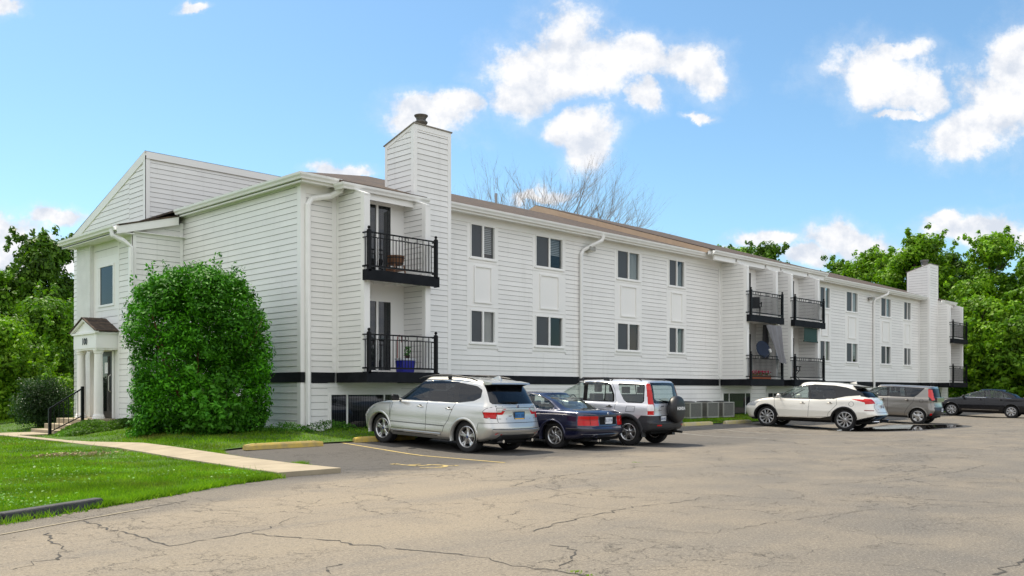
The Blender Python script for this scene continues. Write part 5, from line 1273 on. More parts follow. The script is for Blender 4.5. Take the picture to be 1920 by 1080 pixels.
def plate(car, x, y, z, m_bg, txt, w=.30, h=.155, tilt=0, frame=True, band=None):
    e = MB(); e.box(x-.012, x, y-w/2, y+w/2, z-h/2, z+h/2); p = e.build('number_plate', m_bg, car, local=True)
    if frame: f = MB(); [f.box(x-.016, x-.0125, a, b, c, d) for a, b, c, d in ((y-w/2-.01,y+w/2+.01,z+h/2-.004,z+h/2+.012),(y-w/2-.01,y+w/2+.01,z-h/2-.012,z-h/2+.004),(y-w/2-.012,y-w/2+.002,z-h/2,z+h/2),(y+w/2-.002,y+w/2+.012,z-h/2,z+h/2))]; f.build('plate_frame', band or MATB, p, local=True)
    M = frame_matrix((x-.0135, y, z), (0,-1,0), (0,0,1)); text_mesh(txt, .088, .001, 'plate_lettering', PLT, p, M)
    return p
def badge(car, txt, size, x, y, z, m=CHR, nm='badge_lettering'):
    return text_mesh(txt, size, .003, nm, m, car, frame_matrix((x, y, z), (0,-1,0), (0,0,1)))
def roundel(car, x, y, z, r=.036):
    m = MB(); m.lathe((x, y, z), [(0,-.006),(r*.85,-.006),(r,-.002),(r,.004)], 24, axis='x'); o = m.build('emblem', CHR, car, local=True)
    m = MB(); m.lathe((x-.0065, y, z), [(r*.6,-.0005),(r*.84,-.0005),(r*.84,.001),(r*.6,.001)], 24, axis='x'); m.build('emblem_ring', mat('emblem_dark', (.01,.012,.03), .3), o, local=True)
    m = MB(); 
    for a in (0, math.pi): m.lathe((x-.0065, y, z), [(0,-.0006),(r*.6,-.0006),(r*.6,.001)], 8, axis='x', a0=a, a1=a+math.pi/2)
    m.build('emblem_quarters', mat('emblem_blue', (.03,.12,.4), .3), o, local=True)
def lz(*a): return list(a)
# ------------------------------------------------ A: silver estate-like off-roader
SIL = paint('silver_paint', (.56,.55,.52), .72, .33)
A = dict(paint=SIL, wb=2.795, R=.36, Ra=.395, rimR=.245, track=1.335+.02, tw=.235, dash=1.06, cabin=.66, cab_x=(-2.05,1.0), mirror=(.72,1.13,.86), mirror_m=mat('mirror_dark',(.015,.015,.017),.35),
 rows=[(-2.10,2.05,.83,.35,.5,[(-2.2,.34),(-1.6,.26),(1.5,.24),(2.1,.22)]),
       (-2.24,2.17,.905,.32,.5,[(-2.3,.42),(-1.6,.33),(1.5,.32),(2.2,.34)]),
       (-2.31,2.24,.925,.34,.55,[(-2.3,.60),(2.3,.58)]),
       (-2.285,2.25,.922,.34,.55,[(-2.3,.68),(2.3,.64)]),
       (-2.215,2.20,.915,.30,.6,[(-2.3,.86),(1.2,.84),(2.2,.74)]),
       (-2.19,2.08,.885,.28,.62,[(-2.3,1.06),(.9,1.0),(1.5,.95),(2.1,.82)]),
       (-2.17,1.72,.855,.27,.55,[(-2.2,1.10),(.7,1.06),(1.2,1.03),(1.7,.95)]),
       (-2.15,1.10,.835,.26,.5,[(-2.2,1.13),(.4,1.09),(1.1,1.10)]),
       (-1.98,.62,.765,.22,.4,[(-2.0,1.38),(.7,1.36)]),
       (-1.80,.22,.68,.16,.25,[(-1.8,1.56),(-1.0,1.60),(0,1.585),(.25,1.55)],3.2),
       (-1.78,.20,.60,.15,.22,[(-1.8,1.60),(-1.0,1.655),(0,1.635),(.25,1.585)],3.2),
       (-1.76,.18,.30,.12,.15,[(-1.8,1.615),(-.9,1.672),(0,1.66),(.25,1.60)],3.2),
       (-1.75,.17,.0,.05,.05,[(-1.8,1.618),(-.9,1.678),(0,1.668),(.25,1.605)])],
 sub=[5,9,5,9,10,5,5,14,12,4,10,8], crease=(3,))
gA = rpoly2([(.95,1.10),(.17,1.525),(-.13,1.555),(-.18,1.11)], .03)
gB = rpoly2([(-.26,1.11),(-.21,1.56),(-.74,1.555),(-.79,1.115)], .03)
gB2 = rpoly2([(-.81,1.115),(-.76,1.555),(-.93,1.545),(-1.0,1.12)], .025)
gC = rpoly2([(-1.14,1.125),(-1.07,1.535),(-1.58,1.475),(-1.74,1.40),(-1.74,1.27),(-1.60,1.19)], .06)
DG = glass('tinted_car_glass', (.10,.11,.12), .55, .015, (.004,.004,.005))
DG2 = glass('dark_rear_glass', (.06,.07,.07), .4, .03, (.003,.003,.004), .02, .45)
GG = glass('green_car_glass', (.84,.90,.85), .95, .012, (.02,.03,.025))
WG = glass('grey_car_glass', (.38,.42,.42), .85, .012, (.012,.014,.014))
A['regions'] = [dict(n='window_glass', m=DG, t=[('side', gA, (-1,1.2), (6,9.3))]), dict(n='window_glass', m=DG, t=[('side', gB, (-3,1.2), (6,9.3))]), dict(n='window_glass', m=DG, t=[('side', gB2, (-3,1.2), (6,9.3))]), dict(n='window_glass', m=DG, t=[('side', gC, (-3,1.2), (6,9.3))]),
 dict(n='window_trim', m=BLK, t=[('side', rpoly2([(1.02,1.085),(.15,1.545),(-.5,1.58),(-.95,1.57),(-1.6,1.50),(-1.78,1.42),(-1.78,1.25),(-1.60,1.165),(-1.12,1.10)], .04), (-3,1.2), (6,9.6))]),
 dict(n='rear_window', m=DG, both=True, t=[('rear', [(-1,1.12),(.71,1.12),(.74,1.16),(.66,1.53),(-1,1.56)], (-3,-1.5), (7,9.6))]),
 dict(n='windscreen', m=GG, both=True, t=[('front', [(-1,1.12),(.76,1.12),(.62,1.55),(.5,1.6),(-1,1.62)], (.1,1.2), (6.9,9.9))]),
 dict(n='tail_light_top', m=CLR, t=[('rear', [(.655,.945),(.655,1.06),(.70,1.07),(.98,1.0),(.98,.945)]), ('side', [(-2.4,.945),(-1.93,.945),(-2.0,1.02),(-2.12,1.065),(-2.4,1.07)], (-3,-1.8))]),
 dict(n='tail_light', m=RED, t=[('rear', [(.36,.86),(.62,.86),(.98,.80),(.98,.945),(.52,.945),(.47,1.02),(.36,1.02)][1:3]+[(.98,.80),(.98,.945),(.655,.945),(.655,.86)]), ('side', [(-2.4,.80),(-2.0,.815),(-1.93,.945),(-2.4,.945)], (-3,-1.8))]),
 dict(n='tail_light_inner', m=RED, t=[('rear', [(.655,.89),(.50,.89),(.385,1.02),(.465,1.02),(.54,.945),(.655,.945)])]),
 dict(n='rear_diffuser', m=DKP, both=True, t=[('rear', [(-1,.25),(.72,.25),(.60,.45),(-1,.45)])]),
 dict(n='bumper_reflector', m=RED, t=[('rear', [(.55,.455),(.74,.455),(.72,.49),(.55,.49)])]),
 dict(n='headlight', m=HEAD, t=[('side', [(1.55,.86),(2.3,.70),(2.3,.84),(1.9,.90)], (1.5,3)), ('front', [(.45,.66),(.98,.70),(.98,.86),(.45,.80)], (1.5,3))]),
 dict(n='marker_light', m=ORG, t=[('side', [(1.98,.60),(2.3,.60),(2.3,.72),(2.02,.70)], (1.7,3))]),
 dict(n='front_door', m=SIL, t=[('side', [(.98,.42),(1.02,.70),(.95,1.09),(-.20,1.10),(-.22,.42)])]),
 dict(n='rear_door', m=SIL, t=[('side', [(-.22,.42),(-.20,1.10),(-1.10,1.11),(-.98,.86),(-.93,.72),(-.80,.55),(-.76,.42)])])]
A['gaps_side'] = [[(.98,.42),(1.02,.70),(.95,1.09)],[(-.22,.42),(-.20,1.10)],[(-1.10,1.11),(-.98,.86),(-.93,.72),(-.80,.55),(-.76,.42)],[(.98,.42),(-.76,.42)],[(-2.2,.71),(-1.83,.70),(-1.78,.42)],[(1.02,.70),(1.05,.98),(1.5,.955)]]
A['gaps_side'] += [[(-2.22,.80),(-2.0,.815),(-1.93,.945),(-2.0,1.02),(-2.12,1.065),(-2.2,1.07)]]
A['gaps_rear'] = [[(.655,1.09),(.655,.72)],[(0,.715),(.655,.715)],[(.0,1.04),(.66,1.04)],[(0,.58),(.8,.58)]]
A['mould_side'] = [('side_moulding', mat('moulding_grey',(.10,.10,.10),.5), [(1.0,.56),(-.80,.565)], .022, .006), ('sill_trim', SIL, [(.95,.345),(-.70,.355)], .085, .012), ('sill_groove', MATB, [(.88,.338),(-.62,.345)], .012, .030)]
A['mould_rear'] = [('bumper_strip', SIL, [(-.80,.545),(.80,.545)], .06, .02), ('tailgate_recess', mat('silver_shadowed_trim',(.45,.44,.42),.5,.5), [(-.50,.99),(.50,.99)], .035, .004), ('bumper_trim', SIL, [(-.72,.44),(-.6,.49),(.6,.49),(.72,.44)], .035, .012)]
A['rim'] = (5, .060, .050, 0, .16, .012); A['cap'] = mat('cap_blue', (.02,.04,.12), .3); A['arch_w'] = .045
A['handles'] = [(.00,.955,SIL), (-.92,.955,SIL)]
ax, ay = 13.62, 16.22
zc = (terr(ax, ay-1.4)+terr(ax, ay+1.4))/2
def car_at(xl, yr, hdg, spec):
    """xl,yr: ground contact of the left rear wheel; returns mid-wheelbase origin"""
    h = math.radians(hdg); f = (math.cos(h), math.sin(h)); r = (math.sin(h), -math.cos(h)); k = spec['track']/2+spec['tw']/2
    return (xl+f[0]*spec['wb']/2+r[0]*k, yr+f[1]*spec['wb']/2+r[1]*k)
def place(name, label, xl, yr, hdg, spec):
    cx, cy = car_at(xl, yr, hdg, spec); h = math.radians(hdg); f = (math.cos(h), math.sin(h))
    zr = terr(cx-f[0]*spec['wb']/2, cy-f[1]*spec['wb']/2); zf = terr(cx+f[0]*spec['wb']/2, cy+f[1]*spec['wb']/2)
    r = make_car(name, label, (cx, cy, (zr+zf)/2), h, spec); r[0].rotation_euler = (0, -math.atan2(zf-zr, spec['wb']), h); return r
car, hs, hr_, rb_ = place('estate_car', 'silver off-road estate car with blue number plate, nearest of the parked row', 13.74, 14.84, 94, A)
# roof rails, spoiler, aerial fin, wiper, plate, exhaust
for s in (1, -1):
    m = MB(); m.tube([(.30,s*.66,1.585),(.15,s*.665,1.635),(-.3,s*.67,1.70),(-.9,s*.665,1.70),(-1.35,s*.66,1.665),(-1.55,s*.655,1.605)], [.012,.018,.02,.02,.018,.012], 8)
    m.box(-.75,-.65,s*.66-.015,s*.66+.015,1.62,1.70); m.build('roof_rail', mat('rail_black',(.012,.012,.012),.4), car, local=True, smooth=True)
    m = MB(); m.tube([(-2.05,s*.5,.30),(-2.24,s*.5,.31)], .035, 12); m.build('exhaust_tip', CHR, car, local=True)
m = MB(); n = 12; vs = []
for i in range(n+1):
    y = -.66+1.32*i/n; c = 1-(y/.66)**2*.35
    vs += [(-1.70,y,1.605+.02*c),(-1.93-.05*c,y,1.575+.015*c),(-1.95-.05*c,y,1.545+.012*c),(-1.80,y,1.53)]
m.add(vs, [(i*4+j, i*4+(j+1)%4, (i+1)*4+(j+1)%4, (i+1)*4+j) for i in range(n) for j in range(4)]+[(0,1,2,3),tuple(n*4+j for j in range(4))])
sp = m.build('roof_spoiler', SIL, car, local=True)
m = MB(); m.quad((-1.955,-.56,1.548),(-1.955,.56,1.548),(-1.82,.58,1.527),(-1.82,-.58,1.527)); m.hexa([(-1.80,-.6,1.50),(-1.95,-.6,1.545),(-1.95,.6,1.545),(-1.80,.6,1.50),(-1.78,-.6,1.53),(-1.94,-.6,1.556),(-1.94,.6,1.556),(-1.78,.6,1.53)]); m.build('spoiler_underside', MATB, sp, local=True)
m = MB(); m.add([(-1.38,.0,1.66),(-1.68,.028,1.63),(-1.68,-.028,1.63),(-1.64,0,1.73),(-1.60,.012,1.735)], [(0,1,4),(0,4,3),(0,3,2),(1,2,3),(1,3,4)]); m.build('aerial_fin', SIL, car, local=True)
p, n_ = hr_(.1, 1.16); m = MB(); m.tube([(p.x-.03,-.02,1.15),(p.x-.035,.28,1.165),(p.x-.0,.50,1.175)], [.02,.012,.006], 8); m.build('rear_wiper', MATB, car, local=True)
p, _ = hr_(0, .86); pl = plate(car, p.x-.008, -.02, .865, PLB, 'HKT 107', w=.32, h=.165)
m = MB(); m.box(p.x-.0235,p.x-.0205,-.18,.14,.785,.812); m.build('plate_strip', PLY, pl, local=True)
p, _ = hr_(0, 1.075); roundel(car, p.x-.006, -.0, 1.075, .042); badge(car, 'X3', .07, hr_(-.52,1.07)[0].x-.006, -.55, 1.07); badge(car, 'BMW', .045, hr_(.28,.86)[0].x-.006, .27, .865)

# ------------------------------------------------ B: dark blue coupe
NAVY = paint('navy_paint', (.012,.014,.045), .35, .22)
Bc = dict(paint=NAVY, wb=2.684, R=.322, Ra=.362, rimR=.215, track=1.35, tw=.225, dash=.90, cabin=.34, cab_x=(-1.2,.8), seat_x=-.1, rseat_x=-.85, mirror=(.58,.97,.80), seat_m=SEATL,
 rows=[(-2.22,2.15,.82,.4,.5,[(-2.3,.30),(-1.5,.22),(2.2,.20)]),
       (-2.34,2.27,.90,.40,.5,[(-2.4,.36),(-1.5,.28),(2.3,.28)]),
       (-2.42,2.36,.925,.40,.55,[(-2.4,.50),(2.4,.46)]),
       (-2.36,2.33,.926,.36,.55,[(-2.4,.58),(0,.60),(2.4,.55)]),
       (-2.33,2.22,.915,.34,.6,[(-2.4,.72),(0,.74),(2.3,.62)]),
       (-2.31,2.12,.875,.32,.65,[(-2.35,.89),(-1.6,.90),(0,.885),(1.2,.83),(2.1,.66)]),
       (-2.26,1.60,.80,.32,.55,[(-2.3,.925),(-1.6,.93),(0,.91),(1.6,.80)]),
       (-1.72,.90,.775,.35,.5,[(-1.7,.945),(0,.925),(.9,.925)]),
       (-1.30,.48,.66,.3,.4,[(-1.3,1.13),(0,1.14),(.5,1.12)]),
       (-.88,.05,.56,.24,.25,[(-.9,1.27),(-.4,1.295),(.1,1.275)],3),
       (-.86,.03,.48,.22,.22,[(-.9,1.30),(-.4,1.325),(.1,1.30)],3),
       (-.84,.02,.25,.15,.15,[(-.9,1.315),(-.4,1.34),(.1,1.315)],3),
       (-.83,.01,.0,.05,.05,[(-.9,1.32),(-.4,1.343),(.1,1.32)])],
 sub=[5,8,4,7,10,6,14,12,10,4,8,6], crease=(3,))
cg = rpoly2([(.70,.945),(.10,1.24),(-.10,1.262),(-.42,1.262),(-.44,.945)], .03)
cg2 = rpoly2([(-.47,.945),(-.45,1.262),(-.70,1.245),(-1.02,1.12),(-1.22,1.0),(-1.18,.955),(-1.1,.945)], .03)
Bc['regions'] = [dict(n='window_glass', m=GG, t=[('side', cg, (-3,1.2), (6.6,9.2))]), dict(n='window_glass', m=GG, t=[('side', cg2, (-3,1.2), (6.6,9.2))]),
 dict(n='window_trim', m=BLK, t=[('side', rpoly2([(.78,.93),(.08,1.26),(-.4,1.285),(-.72,1.262),(-1.06,1.13),(-1.27,1.0),(-1.21,.94),(-1.1,.93)], .03), (-3,1.2), (6.3,9.5))]),
 dict(n='rear_window', m=glass('pale_car_glass', (.55,.62,.58), .8, .015, (.12,.14,.13)), both=True, t=[('rear', [(-1,.955),(.50,.955),(.60,.985),(.50,1.26),(-1,1.29)], (-3,-.7), (6.9,9.6)), ('top', [(-1.69,-1),(-1.66,.42),(-1.48,.60),(-.95,.47),(-.86,-1)], (-3,-.7), (6.9,9.6))]),
 dict(n='windscreen', m=GG, both=True, t=[('front', [(-1,.94),(.66,.94),(.50,1.27),(-1,1.31)], (0,1.2), (6.9,9.9))]),
 dict(n='tail_light', m=RED, t=[('rear', [(.40,.60),(.98,.60),(.98,.82),(.40,.82)]), ('side', [(-2.5,.61),(-2.06,.62),(-2.14,.81),(-2.5,.81)], (-3,-1.9))]),
 dict(n='plate_recess', m=MATB, both=True, t=[('rear', [(-1,.62),(.36,.62),(.36,.80),(-1,.80)])]),
 dict(n='front_door', m=NAVY, t=[('side', [(.78,.32),(.82,.6),(.74,.93),(-.48,.935),(-.62,.70),(-.60,.32)])])]
Bc['gaps_side'] = [[(.78,.32),(.82,.6),(.74,.93)],[(-.46,.93),(-.62,.70),(-.60,.32)],[(-.60,.30),(.78,.30)],[(-1.72,.58),(-2.35,.575)]]
Bc['gaps_rear'] = [[(0,.845),(.80,.845)],[(0,.575),(.92,.575)],[(.82,.845),(.80,.90)]]
Bc['mould_side'] = [('waist_moulding', NAVY, [(1.0,.50),(-.85,.50)], .03, .008), ('bumper_moulding', mat('soft_black',(.01,.01,.012),.4), [(-1.75,.50),(-2.15,.505)], .05, .012)]
Bc['mould_rear'] = [('bumper_strip', mat('soft_black',(.01,.01,.012),.4), [(-.88,.505),(.88,.505)], .045, .014), ('bumper_highlight', CHR, [(-.86,.40),(.86,.40)], .008, .006), ('light_divider', MATB, [(.66,.61),(.66,.81)], .012, .002), ('light_divider', MATB, [(-.66,.61),(-.66,.81)], .012, .002), ('light_divider', mat('lens_dark',(.12,.005,.005),.3), [(.41,.735),(.88,.735)], .012, .002), ('light_divider', mat('lens_dark',(.12,.005,.005),.3), [(-.41,.735),(-.88,.735)], .012, .002)]
Bc['rim'] = (8, .055, .038, .55, 0, .004); Bc['cap'] = CHR; Bc['handles'] = [(-.38,.80,NAVY)]
car, hs, hr_, rb_ = place('coupe', 'dark navy blue coupe with broad red tail lights between two silver cars', 16.24, 14.43, 95, Bc)
p, _ = hr_(0, .71); plate(car, p.x-.008, 0, .715, PLW, 'LL 3718', w=.31, h=.165)
p, _ = hr_(0, .87); roundel(car, p.x-.006, 0, .872, .036); badge(car, '850i', .055, hr_(-.62,.87)[0].x-.006, -.62, .872)
for s in (1,):
    m = MB(); m.tube([(-2.1,.35,.24),(-2.36,.35,.25)], .03, 12); m.build('exhaust_tip', CHR, car, local=True); m = MB(); m.tube([(-2.1,.44,.24),(-2.36,.44,.25)], .03, 12); m.build('exhaust_tip', CHR, car, local=True)

# ------------------------------------------------ C: silver off-roader with spare wheel
SV2 = paint('pale_silver_paint', (.60,.60,.62), .55, .34)
Cc = dict(paint=SV2, wb=2.62, R=.345, Ra=.40, rimR=.222, track=1.335, tw=.215, dash=1.02, cabin=.62, cab_x=(-1.9,.9), mirror=(.80,1.14,.84), seat_m=SEATL, arch_mat=DKP, arch_w=.075,
 rows=[(-1.98,2.02,.80,.3,.5,[(-2.0,.40),(-1.5,.32),(2.0,.26)]),
       (-2.12,2.14,.868,.28,.5,[(-2.2,.46),(-1.5,.38),(2.1,.36)]),
       (-2.17,2.18,.89,.28,.5,[(-2.2,.60),(2.2,.56)]),
       (-2.06,2.18,.89,.22,.5,[(-2.2,.66),(2.2,.62)],3.4),
       (-2.03,2.14,.888,.20,.5,[(-2.2,.84),(1.2,.84),(2.2,.76)],3.6),
       (-2.01,2.05,.872,.18,.5,[(-2.2,1.03),(1.0,1.02),(1.6,.97),(2.1,.86)],3.8),
       (-2.0,1.65,.85,.18,.5,[(-2.2,1.07),(.8,1.06),(1.65,.99)],3.8),
       (-1.99,1.12,.84,.18,.45,[(-2.2,1.10),(1.1,1.11)],3.8),
       (-1.93,.72,.79,.16,.35,[(-2.0,1.36),(.7,1.36)],3.8),
       (-1.86,.33,.72,.14,.25,[(-1.9,1.575),(-1,1.60),(.35,1.56)],3.8),
       (-1.84,.30,.63,.12,.22,[(-1.9,1.625),(-1,1.65),(.35,1.60)],3.6),
       (-1.83,.28,.3,.1,.15,[(-1.9,1.645),(-1,1.675),(.35,1.62)],3.4),
       (-1.82,.27,.0,.05,.05,[(-1.9,1.65),(-1,1.68),(.35,1.625)])],
 sub=[5,8,4,9,10,4,5,14,12,4,10,8], crease=(2,3))
g1 = rpoly2([(1.05,1.11),(.36,1.53),(.05,1.565),(.02,1.115)], .03); g2 = rpoly2([(-.10,1.115),(-.08,1.565),(-.60,1.565),(-.62,1.115)], .03); g2b = rpoly2([(-.65,1.115),(-.63,1.555),(-.74,1.50),(-.86,1.26),(-.88,1.115)], .03)
g3 = rpoly2([(-1.22,1.11),(-1.02,1.40),(-1.0,1.545),(-1.72,1.53),(-1.74,1.14),(-1.70,1.11)], .06)
Cc['regions'] = [dict(n='window_glass', m=GG, t=[('side', g, (-3,1.2), (6,9.6))]) for g in (g1, g2, g2b, g3)]+[
 dict(n='window_trim', m=MATB, t=[('side', rpoly2([(1.12,1.095),(.34,1.555),(-.10,1.585),(-.64,1.585),(-.78,1.52),(-.91,1.27),(-.93,1.09)], .03), (-3,1.3), (6,9.7))]),
 dict(n='window_trim', m=MATB, t=[('side', rpoly2([(-1.26,1.085),(-1.05,1.40),(-.97,1.57),(-1.74,1.555),(-1.77,1.12),(-1.72,1.085)], .06), (-3,1.2), (6,9.7))]),
 dict(n='rear_window', m=glass('rear_clear_glass', (.80,.88,.88), .95, .015, (.02,.03,.03)), both=True, t=[('rear', [(-1,1.11),(.58,1.11),(.62,1.15),(.57,1.54),(.5,1.57),(-1,1.58)], (-3,-1.5), (6.5,9.9))]),
 dict(n='rear_window_trim', m=BLK, both=True, t=[('rear', [(-1,1.08),(.64,1.08),(.66,1.12),(.62,1.60),(-1,1.62)], (-3,-1.5), (6.0,10.2))]),
 dict(n='windscreen', m=GG, both=True, t=[('front', [(-1,1.12),(.76,1.12),(.66,1.57),(-1,1.61)], (.1,1.3), (6.9,9.9))]),
 dict(n='reversing_light', m=CLR, t=[('rear', [(.70,.90),(.98,.90),(.98,1.06),(.70,1.06)]), ('side', [(-2.3,.92),(-1.955,.92),(-1.955,1.06),(-2.3,1.06)], (-3,-1.9))]),
 dict(n='upper_indicator', m=PINK, t=[('rear', [(.66,1.42),(.98,1.42),(.98,1.52),(.64,1.52)]), ('side', [(-2.3,1.42),(-1.86,1.42),(-1.83,1.52),(-2.3,1.52)], (-3,-1.7))]),
 dict(n='tail_light', m=RED, t=[('rear', [(.71,.80),(.98,.80),(.98,1.58),(.63,1.58),(.67,1.16)]), ('side', [(-2.3,.80),(-1.90,.80),(-1.885,1.1),(-1.80,1.58),(-2.3,1.58)], (-3,-1.65))]),
 dict(n='lower_cladding', m=DKP, both=True, t=[('rear', [(-1,.2),(1,.2),(1,.78),(-1,.78)]), ('side', [(-2.4,.2),(2.4,.2),(2.4,.62),(1.6,.60),(-1.55,.60),(-1.72,.78),(-2.4,.78)])]),
 dict(n='headlight', m=HEAD, t=[('side', [(1.7,.80),(2.3,.74),(2.3,.92),(1.9,.95)], (1.5,3)), ('front', [(.45,.72),(.98,.72),(.98,.92),(.45,.88)], (1.5,3))]),
 dict(n='front_door', m=SV2, t=[('side', [(1.02,.60),(1.05,1.09),(-.04,1.10),(-.06,.60)])]),
 dict(n='rear_door', m=SV2, t=[('side', [(-.06,.60),(-.04,1.10),(-.98,1.09),(-.93,.86),(-.84,.72),(-.80,.60)])])]
Cc['gaps_side'] = [[(1.02,.60),(1.05,1.09)],[(-.06,.60),(-.04,1.10)],[(-.80,.60),(-.84,.72),(-.95,.88),(-.98,1.10),(-.90,1.40),(-.80,1.57)],[(-1.28,.86),(-1.52,.86),(-1.54,1.0),(-1.30,1.0),(-1.28,.86)]]
Cc['gaps_rear'] = [[(.675,.80),(.67,1.1),(.63,1.58)]]
Cc['mould_rear'] = [('bumper_reflector', RED, [(.52,.54),(.68,.54)], .035, .004), ('bumper_reflector', RED, [(-.52,.54),(-.68,.54)], .035, .004)]
Cc['rim'] = (5, .075, .11, 0, 0, .012); Cc['handles'] = [(.12,.965,DKP), (-.80,.965,DKP)]; Cc['mirror_m'] = DKP
car, hs, hr_, rb_ = place('off_road_car', 'pale silver off-roader with black lower cladding and a covered spare wheel on its tailgate', 18.45, 13.92, 97, Cc)
xx = -2.06; sy, sz, sr = -.17, .93, .345
m = MB(); m.lathe((xx-.12, sy, sz), [(.0,-.115),(.20,-.112),(.285,-.10),(.33,-.07),(.35,-.02),(.352,.05),(.335,.10),(.30,.12),(0,.12)], 40, axis='x'); sw_ = m.build('spare_wheel_cover', mat('cover_vinyl', (.012,.012,.013), .45, noise=(8,.3)), car, local=True, smooth=True)
text_mesh('HONDA', .115, .002, 'cover_lettering', mat('cover_white', (.75,.75,.74), .5), sw_, frame_matrix((xx-.239, sy+.0, sz+.03), (0,-1,0), (0,0,1)), bold=.003)
for s in (1, -1):
    m = MB()
    for a, b in ((.25,-.55),(-.7,-1.6)): m.tube([(a,s*.66,1.62),(a-.1,s*.665,1.69),(b+.1,s*.665,1.70),(b,s*.66,1.645)], .014, 8); 
    m.box(-.66,-.5,s*.665-.02,s*.665+.02,1.63,1.70); m.box(.12,.28,s*.665-.02,s*.665+.02,1.60,1.67)
    m.build('roof_rail', DKP, car, local=True)
p, _ = hr_(.32, .70); plate(car, p.x-.008, .33, .70, PLW, 'N50 801', w=.27, h=.15)
p, _ = hr_(.45, .93); badge(car, 'CR-V', .075, p.x-.006, .44, .92); m = MB(); m.tube([(hr_(.3,1.02)[0].x-.02,.26,1.02),(hr_(.3,1.02)[0].x-.02,.44,1.02)], .012, 8); m.build('tailgate_handle', CHR, car, local=True)
m = MB(); m.tube([(-1.9,-.45,.36),(-2.2,-.45,.35)], .032, 12); m.build('exhaust_tip', mat('exhaust_dark',(.04,.04,.04),.5,.6), car, local=True)
m = MB(); p, _ = hr_(.1,1.14); m.tube([(p.x-.02,.0,1.13),(p.x-.02,.25,1.15),(p.x-.005,.45,1.19)], [.016,.01,.006], 8); m.build('rear_wiper', MATB, car, local=True)
for s in (1, -1):
    m = MB(); m.box(-wb_ if False else -1.31-.46, -1.31-.43, s*.80-.10, s*.80+.06, .24, .42); m.build('mud_flap', DKP, car, local=True)

# ------------------------------------------------ D: pearl white crossover
PRL = paint('pearl_white_paint', (.74,.71,.64), .12, .30)
D = dict(paint=PRL, wb=2.825, R=.375, Ra=.425, rimR=.275, track=1.41, tw=.235, dash=1.06, cabin=.66, cab_x=(-1.8,1.0), mirror=(.88,1.13,.88), arch_mat=BLK, arch_w=.045, seat_m=SEATL,
 rows=[(-2.32,2.15,.86,.4,.6,[(-2.3,.38),(-1.5,.27),(1.5,.25),(2.2,.24)]),
       (-2.46,2.30,.935,.42,.62,[(-2.4,.44),(-1.5,.36),(2.3,.36)]),
       (-2.56,2.40,.957,.42,.66,[(-2.4,.58),(2.4,.56)]),
       (-2.52,2.42,.957,.40,.68,[(-2.4,.66),(2.4,.66)]),
       (-2.42,2.36,.93,.36,.70,[(-2.4,.86),(0,.86),(2.4,.78)]),
       (-2.34,2.22,.895,.36,.75,[(-2.3,1.08),(-1.4,1.08),(0,.99),(1.1,.98),(1.7,.95),(2.2,.86)]),
       (-2.28,1.85,.86,.36,.62,[(-2.3,1.14),(-1.4,1.13),(0,1.04),(1.1,1.06),(1.9,.99)]),
       (-2.24,1.25,.84,.36,.55,[(-2.2,1.17),(-1.4,1.17),(0,1.08),(1.25,1.10)]),
       (-2.06,.78,.77,.30,.42,[(-2.0,1.34),(-.5,1.34),(.8,1.34)]),
       (-1.74,.32,.68,.24,.28,[(-1.8,1.49),(-.9,1.57),(0,1.58),(.35,1.55)],3),
       (-1.70,.28,.60,.2,.24,[(-1.8,1.54),(-.9,1.63),(0,1.635),(.35,1.59)],3),
       (-1.68,.26,.3,.15,.15,[(-1.8,1.565),(-.9,1.66),(0,1.675),(.35,1.61)],3),
       (-1.67,.25,.0,.05,.05,[(-1.8,1.57),(-.9,1.665),(0,1.68),(.35,1.615)])],
 sub=[5,9,5,9,10,5,5,14,12,4,10,8], crease=(3,))
d1 = rpoly2([(1.10,1.06),(.35,1.49),(-.05,1.55),(-.16,1.07)], .03); d2 = rpoly2([(-.24,1.07),(-.13,1.555),(-.95,1.535),(-1.10,1.13),(-.95,1.08)], .03); d3 = [(-1.16,1.15),(-1.0,1.535),(-1.35,1.49),(-1.95,1.33),(-1.9,1.25),(-1.45,1.22)]
